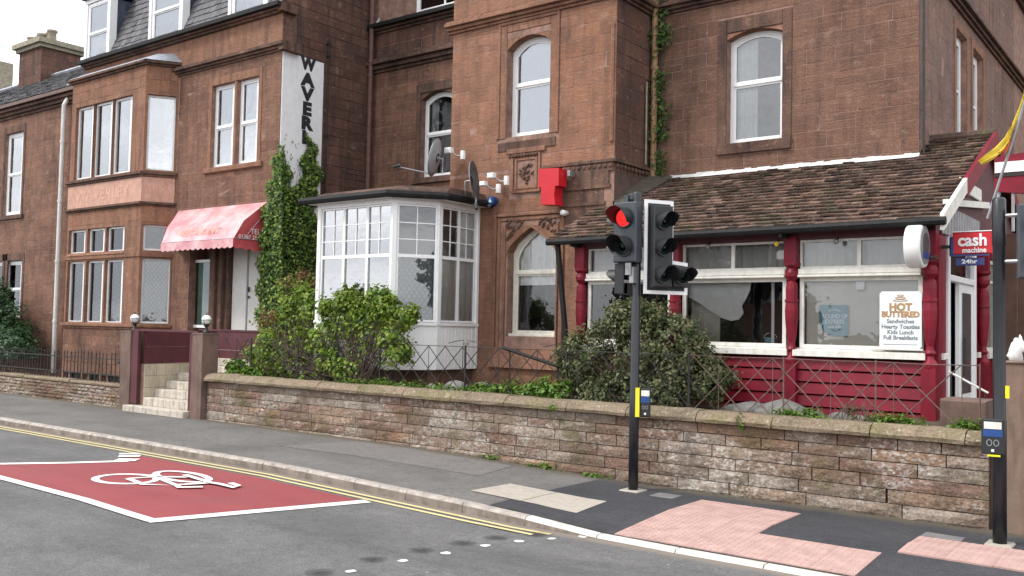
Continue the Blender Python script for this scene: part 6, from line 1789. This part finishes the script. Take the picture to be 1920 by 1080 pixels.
text('machine', .088, tmat(CFm, -2.385, .006, 3.065), M['white'], cm, 'lettering', .002, .0025, .92)
m = MB(); m.cbox(CFm, -2.60, -2.28, -.04, .0, 2.88, 2.975, .006); q_ = m.build('lower_panel', M['textblue'], cm)
text('24hr', .07, tmat(CFm, -2.44, .003, 2.928), M['white'], q_, 'lettering', .002, .002, 1.3)
m = MB(); m.box(-2.76, -2.6, 12.42, 12.45, 3.1, 3.14); m.build('bracket', M['iron'], cm)
hp = thing('menu_board', 'pale menu board lettered in orange standing in the right hand bar window', 'sign', (-3.2, 12.13, 1.84))
MF = FY(12.165)
mu0, mu1 = -3.56, -3.02
mu0 = MF.hit(1650, 580)[0]; mu1 = MF.hit(1729, 580)[0]
m = MB(); c = .03
m.prism(MF, [(mu0 + c, 1.85), (mu1 - c, 1.85), (mu1, 1.85 + c), (mu1, 2.56 - c), (mu1 - c, 2.56), (mu0 + c, 2.56), (mu0, 2.56 - c), (mu0, 1.85 + c)], -.0, .018); bd = m.build('board', M['poster'], hp)
mc = (mu0 + mu1) / 2
text('HOT', .125, tmat(MF, mc, .02, 2.36), M['textorange'], bd, 'lettering', .002, .006)
text('BUTTERED', .098, tmat(MF, mc, .02, 2.27), M['textorange'], bd, 'lettering', .002, .005, .95)
for i, s_ in enumerate(('Sandwiches', 'Hearty Toasties', 'Kids Lunch', 'Full Breakfasts')):
    text(s_, .072, tmat(MF, mc, .02, 2.185 - i * .068), M['textgrey'], bd, 'lettering', .001, .002, .98)
m = MB()
for k in range(3): m.ring(MF, [(mc + (.09 - .025 * k) * math.cos(a), 2.445 + k * .03 + .014 * math.sin(a)) for a in [i * math.pi / 8 for i in range(16)]], [(mc + (.078 - .025 * k) * math.cos(a), 2.445 + k * .03 + .007 * math.sin(a)) for a in [i * math.pi / 8 for i in range(16)]], .018, .022)
m.build('steam_drawing', M['textorange'], bd)
m = MB(); m.fbox(MF, mu0 + .05, mu1 - .05, .018, .021, 1.895, 1.902); m.build('small_print', M['textgrey'], bd)
m = MB(); m.cbox(MF, mu0 - .1, mu1 + .02, 0, .05, 1.826, 1.85, .004); m.build('ledge', M['whitewood'], bd)
bp = thing('blue_window_poster', 'teal blue shield shaped poster inside the right hand bar window', 'poster', (-4.0, 12.28, 1.9))
pf = FY(12.275); a, b = pf.hit(1536, 600)[0], pf.hit(1590, 600)[0]
z1_, z0_ = pf.hit(1560, 572)[1], pf.hit(1560, 630)[1]
m = MB(); m.prism(pf, [(a + .1, z0_ + .03), (a + .2, z0_), (b, z0_), (b, z1_), (a, z1_), (a, z1_ - .22), (a + .03, z1_ - .3)], 0, .004); q_ = m.build('sheet', M['posterblue'], bp)
mc2 = (a + b) / 2 + .015
for s_, z_, sz in (('ROUND UP', z1_ - .15, .075), ('EXPRESS', z1_ - .22, .08), ('open daily', z1_ - .285, .05)):
    text(s_, sz, tmat(pf, mc2, .006, z_), M['postertext'], q_, 'lettering', .001, .003, .85)
m = MB(); m.prism(pf, [(mc2 - .08, z1_ - .075), (mc2, z1_ - .05), (mc2 + .08, z1_ - .075), (mc2 + .08, z1_ - .09), (mc2, z1_ - .065), (mc2 - .08, z1_ - .09)], .004, .007); m.build('chevron', M['postertext'], q_)
nt_ = thing('white_notice', 'small white paper notice high in the right hand bar window', 'notice', (-3.6, 12.28, 2.5))
a, b = pf.hit(1605, 530)[0], pf.hit(1621, 530)[0]
m = MB(); m.fbox(pf, a, b, 0, .003, pf.hit(1612, 543)[1], pf.hit(1612, 521)[1]); m.build('paper', M['white'], nt_)
for k, (u, lab) in enumerate(((-5.75, 'small dim bulkhead lamp over the second bar window'), (-4.75, 'small yellow bulkhead lamp beside the middle bar post'), (-3.95, 'small grey bulkhead lamp over the right bar window'))):
    o = thing('bulkhead_lamp', lab, 'lamp', (u, 12.1, 3.2), 'small lamps under the bar eaves')
    m = MB(); m.lathe((u, 12.08, 3.17), [(.008, 0), (.03, .02), (.035, .05), (.02, .07)], 8); m.build('bulb', M['flag'] if k == 1 else M['greywire'], o, True)
    m = MB(); m.box(u - .015, u + .015, 12.07, 12.14, 3.24, 3.27); m.build('bracket', M['iron'], o)

# handrails, step block
hr = thing('black_handrail', 'short black slanting handrail below the pointed window', 'handrail', (-8.6, 11.9, .95))
m = MB(); m.tube([(-9.24, 11.9, 1.69), (-8.05, 11.9, 1.41)], .028, 6); m.build('rail', M['gutter'], hr)
m = MB(); m.tube([(-8.15, 11.9, 1.43), (-8.15, 11.9, .9)], .02, 6); m.tube([(-9.1, 11.92, 1.66), (-9.1, 11.92, .9)], .012, 6); m.build('support', M['iron'], hr)
hr2 = thing('white_handrail', 'thin white slanting handrail beside the bar door', 'handrail', (-2.3, 12.2, .95))
ya, yb = onY(1778, 696, 12.1), onY(1853, 737, 12.1)
m = MB(); m.tube([(ya[0], 12.1, ya[1]), (yb[0], 12.1, yb[1])], .014, 6); m.build('rail', M['whitepipe'], hr2)
m = MB(); m.tube([(yb[0] - .03, 12.1, yb[1]), (yb[0] - .03, 12.1, .5)], .012, 6); m.tube([(ya[0] + .03, 12.1, ya[1]), (ya[0] + .03, 12.1, .9)], .012, 6); m.build('support', M['iron'], hr2)
stb = thing('step_block', 'grey brown stone block below the bar door', 'step', (-2.4, 11.8, .9))
m = MB(); m.cbox(FY(11.6), -2.60, -2.10, -.55, 0, .2, 1.29, .02); m.build('block', M['pillar2'], stb)
m = MB(); m.cbox(FX(-2.10), 11.65, 12.4, -.45, 0, .2, 1.0, .02); m.build('lower_block', M['pillar2'], stb)

# ================================================================== THINGS ON THE UPPER WALL
ts = thing('red_sign', 'bright red T shaped box sign beside the carved panel', 'sign', (-9.05, 12.9, 4.1))
TFm = Frame((-9.28, 12.86), (1, 0), (0, -1))
m = MB(); t0, t1 = 0.02, .36
zt_, zm_, zb_ = 4.74, 4.40, 4.12
SFx = FX(-9.08)
# letter T profile in the Y-Z plane is seen edge on; the box is 0.30 deep
outT = [(0.0, 4.42), (0.0, 4.74), (.42, 4.72), (.42, 4.42), (.35, 4.42), (.33, 4.27), (.36, 4.10), (.06, 4.12), (.06, 4.42)]
m.prism(TFm, outT, -.24, 0); m.build('box', M['red'], ts)
m = MB(); m.box(-9.0, -8.96, 13.10, 13.22, 4.45, 4.49); m.build('bracket', M['greywire'], ts)
m = MB(); m.box(-8.82, -8.76, 13.05, 13.2, 4.6, 4.7); m.build('power_box', M['greywire'], ts)
for (px, py, lab) in ((1061, 400, 'small round white sensor on the wall right of the pointed window'),):
    X, Z = onY(px, py, 13.2); o = thing('wall_sensor', lab, 'sensor', (X, 13.2, Z))
    m = MB(); m.lathe((X, 13.1, Z), [(.02, -.03), (.045, -.02), (.05, .02), (.05, .13)], 12, 'y'); m.build('dome', M['white'], o, True)
X, Z = onY(919, 376, 13.1)
al = thing('alarm_box', 'round blue alarm bell box on the wall beside the white bay', 'alarm', (X, 13.1, Z))
m = MB(); m.lathe((X, 13.08, Z), [(.05, .02), (.085, .03), (.09, .05), (.09, .14)], 8, 'y'); m.build('case', M['blue'], al)
m = MB(); m.lathe((X, 13.08, Z - .10), [(.035, -.03), (.04, .03)], 10); m.build('strobe', M['cheek'], al)
m = MB(); m.prism(FY(13.098), [(X - .045, Z - .035), (X + .045, Z - .035), (X, Z + .045)], 0, .006); m.build('triangle', M['postertext'], al)
def dish(label, c, nrm, up_tilt, size, mat, arm, lnbc):
    o = thing('satellite_dish', label, 'satellite dish', c, 'satellite dishes on the bay roof')
    n = Vector(nrm).normalized(); ex = Vector((0, 0, 1)).cross(n).normalized(); ey = n.cross(ex)
    m = MB(); R_, N = 4, 20; m.v.append(tuple(Vector(c) - n * .06))
    for r in range(1, R_ + 1):
        f = r / R_
        for k in range(N):
            a = 2 * math.pi * k / N; p = Vector(c) + ex * (size * f * math.cos(a)) + ey * (size * 1.08 * f * math.sin(a)) - n * (.06 * (1 - f * f)); m.v.append(tuple(p))
    for k in range(N): m.f.append((0, 1 + k, 1 + (k + 1) % N))
    for r in range(R_ - 1):
        for k in range(N): a = 1 + r * N + k; b = 1 + r * N + (k + 1) % N; m.f.append((a, b, b + N, a + N))
    d_ = m.build('reflector', mat, o, recalc=False, smooth=True)
    sd_ = d_.modifiers.new('thickness', 'SOLIDIFY'); sd_.thickness = .012
    m = MB(); rim = [tuple(Vector(c) + ex * (size * math.cos(a)) + ey * (size * 1.08 * math.sin(a))) for a in [2 * math.pi * k / N for k in range(N + 1)]]; m.tube(rim, .008, 5, False); m.build('rim', M['greywire'], o)
    e = Vector(lnbc); s_ = Vector(c) - ey * size * .95
    m = MB(); m.tube([tuple(s_), tuple(s_.lerp(e, .5)), tuple(e)], .014, 6); m.build('arm', M['greywire'], o)
    m = MB(); dr_ = (Vector(c) - e).normalized(); m.tube([tuple(e - dr_ * .06), tuple(e + dr_ * .05), tuple(e + dr_ * .08)], [.025, .03, .04], 8); m.build('receiver', M['black'], o)
    m = MB(); m.tube([tuple(Vector(c) - n * .06), tuple(Vector(c) - n * .16), (c[0] - n.x * .16, c[1] - n.y * .16 + .0, c[2] - size * .9)], .02, 6); m.build('mount', M['greywire'], o)
    return o
YD = 12.7
d1 = onY(815, 295, YD); l1 = onY(742, 312, 12.2)
dish('pale grey satellite dish leaning before the recessed window', (d1[0], YD, d1[1]), (-.88, -.42, .22), 0, .33, M['dish'], 1, (l1[0], 12.2, l1[1]))
YE = 12.5
d2 = onY(889, 338, YE); l2 = onY(832, 368, 11.9)
dish('dark satellite dish seen edge on at the right end of the bay roof', (d2[0], YE, d2[1]), (.90, .42, .12), 0, .32, M['dishdark'], 1, (onY(893, 388, 12.1)[0], 12.1, onY(893, 388, 12.1)[1]))
def camera_thing(px, py, Y, label, s_=1.0, name='floodlight', flip=1):
    X, Z = onY(px, py, Y); o = thing(name, label, 'floodlight' if name == 'floodlight' else 'camera', (X, Y, Z), 'white floodlights and cameras on the wall')
    m = MB(); m.cbox(FY(Y - .05), X - .09 * s_, X + .07 * s_, -.10, 0, Z - .05 * s_, Z + .06 * s_, .015); m.build('housing', M['white'], o)
    m = MB(); m.tube([(X + .05, Y, Z - .02), (X + .16 * flip, Y + .05, Z - .10), (X + .28 * flip, Y + .1, Z - .10)], .014, 6); m.build('arm', M['greywire'], o)
    m = MB(); m.lathe((X + .30 * flip, Y + .05, Z - .10), [(.045, -.08), (.05, 0), (.045, .08)], 8); m.build('bracket', M['white'], o)
camera_thing(842, 283, 13.0, 'white floodlight on the bay wall beside the pale dish')
camera_thing(922, 330, 13.0, 'white security camera nearest the carved panel', .9, 'security_camera')
camera_thing(907, 345, 12.95, 'white junction box camera below the other two fittings', .8, 'security_camera')

# ================================================================== WIRE FENCE
fe = thing('lattice_fence', 'low wire lattice fence with scrolled posts along the top of the garden wall', 'fence', (-8.8, 11.2, .98))
FEY = 11.2; FF = FY(FEY)
px_posts = [onY(q, 690, FEY)[0] for q in (400, 470, 558, 632, 712, 872, 1062, 1292)] + [-4.3, -3.2, -2.1]
for i, u in enumerate(px_posts):
    mat = M['iron'] if i < 8 else M['rust']
    m = MB(); m.tube([(u, FEY, .9), (u, FEY, 1.72)], .017 if i < 8 else .010, 6)
    if i in (5, 6):
        for s_ in (-1, 1): m.tube([(u + s_ * (.02 + .032 * (1 - k / 10) * (1 - math.cos(k * .62))), FEY, 1.74 + .03 * (1 - k / 14) * math.sin(k * .62)) for k in range(10)], .005, 5)
        for s_ in (-1, 1): m.tube([(u + s_ * (.03 + .33 * k / 8), FEY, 1.765 + .05 * math.cos(k / 8 * 1.57) - .02) for k in range(9)], .006, 5)
    m.build('post', mat, fe)
for zz in (1.70,):
    for k in range(len(px_posts) - 1):
        a, b = px_posts[k], px_posts[k + 1]; mat = M['iron'] if k < 7 else M['rust']
        m = MB(); m.tube([(a, FEY, zz), ((a + b) / 2, FEY, zz - (.012 if k > 6 else .004)), (b, FEY, zz)], .0055, 5); m.build('rail', mat, fe)
sp = .36; u = -15.6; i = 0
while u < -2.2:
    mat = M['iron'] if u < -5.6 else M['rust']
    for s_ in (-1, 1):
        a, b = (u, u + sp * 2 * .98) if s_ > 0 else (u + sp * 2 * .98, u)
        if max(a, b) > -2.05: continue
        m = MB(); m.tube([(a, FEY + .006 * s_, .98), (b, FEY + .006 * s_, 1.69)], .0072, 5, False); m.build('lattice_bar', mat, fe, recalc=False)
    if i % 2 == 0:
        m = MB(); m.tube([(u + sp, FEY, .96), (u + sp, FEY, 1.69)], .005, 5, False); m.build('lattice_bar', mat, fe, recalc=False)
    u += sp; i += 1

# ================================================================== PLANTS
def plant(name, label, cat, base, cs, dens, seed, lsize, mat, stem_base=None, nst=0, extra=None, clump=.16, shell=.5, r0=.012, nclump=None):
    o = thing(name, label, cat, base)
    P, Nn = blob_points(cs, dens, seed, shell, clump, nclump)
    if name != 'ivy':
        k = P[:, 2] > .93; P, Nn = P[k], Nn[k]
    leaf_mesh('foliage', P, Nn, lsize, mat, o, seed)
    if extra:
        for (cs2, d2, m2, ls2) in extra:
            P, Nn = blob_points(cs2, d2, seed + 9, shell, clump); leaf_mesh('tinted_foliage', P, Nn, ls2, m2, o, seed + 5)
    if nst: stems(cs, stem_base, nst, seed, r0).build('stems', M['twig'], o, recalc=False)
    return o
def at(px, py, Y): x, z = onY(px, py, Y); return x, Y, z
def E_(px, py, Y, rx, ry, rz): x, y, z = at(px, py, Y); return (x, y, z, rx, ry, rz)
plant('green_shrub', 'bright green leafy shrub in front of the white bay window', 'shrub', (-12.9, 11.3, .95),
      [E_(690, 620, 11.28, .48, .22, .42), E_(640, 625, 11.4, .5, .25, .5), E_(715, 590, 11.28, .22, .2, .2), E_(600, 650, 11.6, .6, .4, .5), E_(560, 610, 11.8, .5, .4, .55), E_(735, 640, 11.2, .28, .18, .42), E_(530, 660, 11.7, .5, .35, .45), E_(555, 700, 11.5, .6, .25, .22), E_(770, 590, 11.15, .12, .1, .1), E_(655, 590, 11.4, .35, .2, .25), E_(590, 590, 11.7, .4, .3, .35), E_(500, 690, 11.5, .4, .25, .3), E_(640, 690, 11.25, .6, .15, .3), E_(610, 640, 11.35, .42, .2, .42)] + [E_(q, w_, 11.3 + .3 * (q < 600), .10, .09, .16) for q, w_ in ((700, 560), (672, 575), (640, 568), (612, 575), (585, 560), (570, 548), (735, 578), (755, 600), (758, 660), (540, 575), (655, 555), (500, 640), (480, 665), (720, 565))],
      15, 11, .078, M['leaf_shrub'], [(-12.9, 11.35, .95), (-12.0, 11.25, .95), (-13.8, 11.5, .95), (-11.7, 11.25, .95)], 190, clump=.12, nclump=40, shell=.35)
plant('red_tipped_shrub', 'shrub with reddish new leaves at the foot of the ivy', 'shrub', (-14.3, 11.9, .95),
      [E_(550, 545, 12.2, .45, .35, .35), E_(505, 625, 12.0, .4, .3, .5), E_(490, 675, 11.7, .45, .3, .35)], 22, 12, .055, M['leaf_shrub'], [(-14.5, 12, .95)], 50,
      extra=[([E_(560, 532, 12.0, .45, .3, .25), E_(505, 600, 11.9, .25, .2, .2)], 22, M['leaf_red'], .05)], clump=.13)
plant('round_bush', 'rounded dull bronze green bush with visible twigs behind the traffic light', 'bush', (-6.6, 11.6, .95),
      [E_(1185, 660, 11.58, .75, .30, .66), E_(1095, 670, 11.5, .42, .26, .42), E_(1280, 690, 11.6, .55, .28, .48), E_(1330, 710, 11.55, .33, .22, .28), E_(1200, 730, 11.45, .9, .25, .28), E_(1110, 740, 11.4, .5, .2, .25), E_(1190, 600, 11.58, .55, .28, .30), E_(1260, 640, 11.58, .5, .28, .42)],
      52, 13, .055, M['leaf_dull'], [(-6.6, 11.5, .93), (-6.9, 11.45, .93), (-6.3, 11.5, .93), (-5.8, 11.5, .93)], 260, clump=.10, shell=.55, r0=.010, nclump=95)
plant('conifer_bush', 'large dark green conifer bush behind the railings at the far left', 'bush', (-27, 12.2, 0),
      [(-27.6, 12.25, 1.4, 1.35, .7, 1.1), (-27.0, 12.0, 1.0, 1.4, .6, .8), (-28.4, 12.3, 2.2, .9, .6, .9), (-26.2, 12.0, .9, .8, .5, .7), (-29.5, 12.3, 1.8, 1.2, .6, 1.3)],
      55, 14, .10, M['leaf_dark'], [(-27.3, 12.2, 0)], 40, clump=.25, nclump=110)
# ivy on the side wall and round the corner onto the front
def ivy_points(seed):
    r = np.random.default_rng(seed); P = []; Nn = []
    poly_px = [(540, 300), (520, 268), (508, 330), (492, 400), (485, 480), (482, 560), (484, 660), (592, 660), (592, 560), (598, 430), (592, 385), (604, 330), (588, 266), (578, 250), (568, 290), (560, 350), (548, 352)]
    n = 0
    while n < 17000:
        px, py = r.uniform(478, 612), r.uniform(245, 665)
        px_, py_ = px + 5 * math.sin(py * .13), py
        if not inpoly(px_, py_, poly_px): continue
        ed = sum(inpoly(px_ + a, py_ + b, poly_px) for a, b in ((6, 0), (-6, 0), (0, 8), (0, -8)))
        if ed < 4 and r.random() < .45: continue
        if math.sin(px * .21 + py * .07) * math.sin(py * .11 - px * .05) > .75 and r.random() < .6: continue
        dpt = .04 + .26 * r.random() ** 1.5 * min(1, (py - 240) / 120)
        if px < 530: 
            x, z = onY(px, py, HY - dpt); P.append((x, HY - dpt, z)); Nn.append((.3, -1, .45))
        else:
            y, z = onX(px, py, HXR + dpt); P.append((HXR + dpt, y, z)); Nn.append((1, -.5, .45))
        n += 1
    return np.array(P), np.array(Nn)
iv = thing('ivy', 'thick green ivy climbing the painted sign and hotel corner beside the awning', 'ivy', (HXR, 13.3, 1.0))
P, Nn = ivy_points(5); leaf_mesh('foliage', P, Nn, .075, M['leaf_ivy'], iv, 3)
r_ = np.random.default_rng(8); k = r_.random(len(P)) < .30; Nn2 = Nn[k]; P2 = P[k] + Nn2 / np.linalg.norm(Nn2, axis=1)[:, None] * .07
leaf_mesh('bright_foliage', P2, Nn2, .07, M['leaf_shrub'], iv, 4)
m = MB()
for q in range(9):
    y = 13.3 + q * .11; m.tube([(HXR + .03, y, 1.2), (HXR + .03, y + rng.uniform(-.08, .08), 3.2), (HXR + .03, y + rng.uniform(-.15, .15), 4.6), (HXR + .02, y + rng.uniform(-.2, .2) + .0, 5.4)], [.02, .015, .01, .004], 5)
m.build('stems', M['twig'], iv)
m = MB()     # bits of dead sucker marks left on the white paint
for q in range(46):
    y, z = rng.uniform(13.35, 14.4), rng.uniform(4.9, 6.3); m.tube([(HXR + .024, y, z), (HXR + .028, y + rng.uniform(-.04, .04), z + rng.uniform(.02, .07))], .007, 4)
m.build('old_runners', M['twig'], iv)
iv2 = thing('ivy', 'sparse ivy growing round the tan drainpipe in the corner of the villa', 'ivy', (GX1, DY, 4.6))
P = []; Nn = []
rr_ = np.random.default_rng(21)
for (z0_, z1_, w_, n_) in ((4.6, 5.15, .12, 260), (5.3, 6.0, .14, 420), (6.0, 6.55, .10, 250), (7.0, 7.35, .16, 420), (7.35, 7.9, .12, 220), (6.55, 7.0, .05, 40), (7.9, 9.0, .1, 200)):
    for _ in range(n_):
        z = rr_.uniform(z0_, z1_); P.append((GX1 + .16 + rr_.normal(0, w_) * .9, DY - .06 - abs(rr_.normal(0, .07)), z)); Nn.append((.3, -1, .4))
leaf_mesh('foliage', P, Nn, .062, M['leaf_ivy'], iv2, 6)
m = MB()
for q in range(4): m.tube([(GX1 + .1 + q * .05, DY - .04, 4.7), (GX1 + .18 - q * .03, DY - .04, 5.8), (GX1 + .12 + q * .04, DY - .04, 6.9), (GX1 + .16, DY - .04, 8.6)], .008, 4)
m.build('stems', M['twig'], iv2)
# low weeds
def weeds(label, cs, dens, seed, ls, mat=None, nclump=60):
    P, Nn = blob_points(cs, dens, seed, .2, .07, nclump); k = P[:, 2] > .94; o = leaf_mesh('weeds', P[k], Nn[k] + np.array((0, 0, .6)), ls, mat or M['leaf_weed'], None, seed, stuff=True)
    o['label'] = label; o['category'] = 'weeds'; return o
weeds('low bright green weeds along the wall coping below the white bay', [(-12.0 + i * .42, 11.14, 1.01, .28, .10, .07) for i in range(8)], 14, 31, .045, nclump=26)
weeds('long green weeds between pointed window and round bush', [(-8.35, 11.25, 1.06, .55, .12, .16), (-7.8, 11.2, 1.10, .4, .12, .2), (-9.1, 11.3, 1.02, .3, .1, .1)], 20, 32, .07, nclump=60)
weeds('bright green weeds on the coping in front of the maroon boards', [(-4.0, 11.12, 1.03, .38, .08, .05), (-2.95, 11.12, 1.04, .36, .08, .05), (-2.2, 11.12, 1.03, .2, .07, .04)], 18, 33, .04, nclump=50)
weeds('tufts of grassy plants beside the right gate post of the steps', [(-15.3, 11.25, 1.12, .28, .12, .2), (-14.7, 11.2, 1.04, .3, .1, .1)], 20, 34, .09, nclump=30)
P, Nn = blob_points([(-6.75, 10.76, .03, .28, .05, .04), (-7.6, 10.78, .06, .3, .04, .04), (-8.6, 10.8, .1, .2, .03, .03)], 10, 35, .1, .04, 26)
o = leaf_mesh('weeds', P, Nn + np.array((0, -.3, .6)), .035, M['leaf_weed'], None, 35, stuff=True); o['label'] = 'small yellow green weeds at the foot of the garden wall left of the traffic light'; o['category'] = 'weeds'
P, Nn = blob_points([(-4.68, 10.78, .93, .05, .03, .12), (-7.45, 10.79, .9, .06, .03, .03)], 10, 36, .1, .03, 12)
o = leaf_mesh('weeds', P, Nn, .035, M['leaf_weed'], None, 36, stuff=True); o['label'] = 'small plants hanging from joints in the wall coping'; o['category'] = 'weeds'
# dry stalks and grass tufts at the bar
ds = thing('dry_weed', 'dry grey weed stalks in front of the maroon boards', 'weed', (-3.4, 11.3, .96))
m = MB()
for q in range(16):
    x = -3.45 + rng.uniform(-.16, .16); m.tube([(x, 11.15, .98), (x + rng.uniform(-.05, .05), 11.15, 1.1), (x + rng.uniform(-.1, .1), 11.15, rng.uniform(1.12, 1.27))], [.006, .005, .003], 4)
m.build('stalks', M['rust'], ds)
P, Nn = blob_points([(-3.45, 11.15, 1.12, .16, .06, .12)], 5, 44, .2, .05, 24); leaf_mesh('foliage', P, Nn, .035, M['leaf_dull'], ds, 44)
# rocks
rock_px = [(905, 712, 11.45, .2), (940, 705, 11.5, .17), (1000, 712, 11.4, .18), (1010, 730, 11.35, .12), (855, 712, 11.5, .22), (970, 722, 11.4, .14), (1410, 760, 11.5, .2), (1470, 762, 11.45, .22), (1440, 770, 11.4, .15), (1520, 770, 11.4, .13), (1575, 775, 11.4, .12), (1380, 750, 11.55, .15), (1610, 778, 11.4, .1), (810, 700, 11.3, .12), (640, 700, 11.3, .12)]
labs = ['grey rock left of the others under the white bay corner', 'upright grey rock just right of the white bay', 'pale rock below the black handrail', 'small pale rock in the weeds below the handrail', 'flat brown grey rock below the white bay panel', 'small dark rock between the two fence posts', 'mossy rock at the right edge of the round bush', 'largest grey rock below the middle bar post', 'small rock in front of the largest bar rock', 'low rock right of the middle bar post', 'low rock among the weeds under the right bar window', 'rock half hidden by the round bush', 'smallest rock near the dry weed stalks', 'small rock under the green shrub edge', 'rock under the green shrub']
for (px, py, Y, s_), lb in zip(rock_px, labs):
    x = onY(px, py, Y)[0]; z = .97
    o = thing('garden_rock', lb, 'rock', (x, Y, z), 'rocks edging the garden bed')
    bm = bmesh.new(); bmesh.ops.create_icosphere(bm, subdivisions=2, radius=1)
    sx, sy, sz = s_ * rng.uniform(1.1, 1.5), s_ * .8, s_ * rng.uniform(.6, .85)
    for v in bm.verts:
        f = 1 + rng.uniform(-.10, .10); v.co = Vector((v.co.x * sx * f + x, v.co.y * sy * f + Y, v.co.z * sz * f + z + s_ * .1))
    me = bpy.data.meshes.new('boulder'); bm.to_mesh(me); bm.free(); link('boulder', me, M['rock'], o)

# ================================================================== STREET BEHIND THE CAMERA (seen only in the window reflections)
opp = thing('opposite_house', 'plain stone house with slate gable roof across the street, seen in the bar windows', 'building', (-12, -10, 0))
m = MB(); m.box(-20.4, -14.0, -16, -9.5, 0, 3.4); m.build('wall', M['stone_right'], opp)
m = MB(); m.prism(FY(-16.2), [(-20.7, 3.4), (-13.7, 3.4), (-17.2, 6.2)], -6.9, 0); m.build('roof', M['slate'], opp)
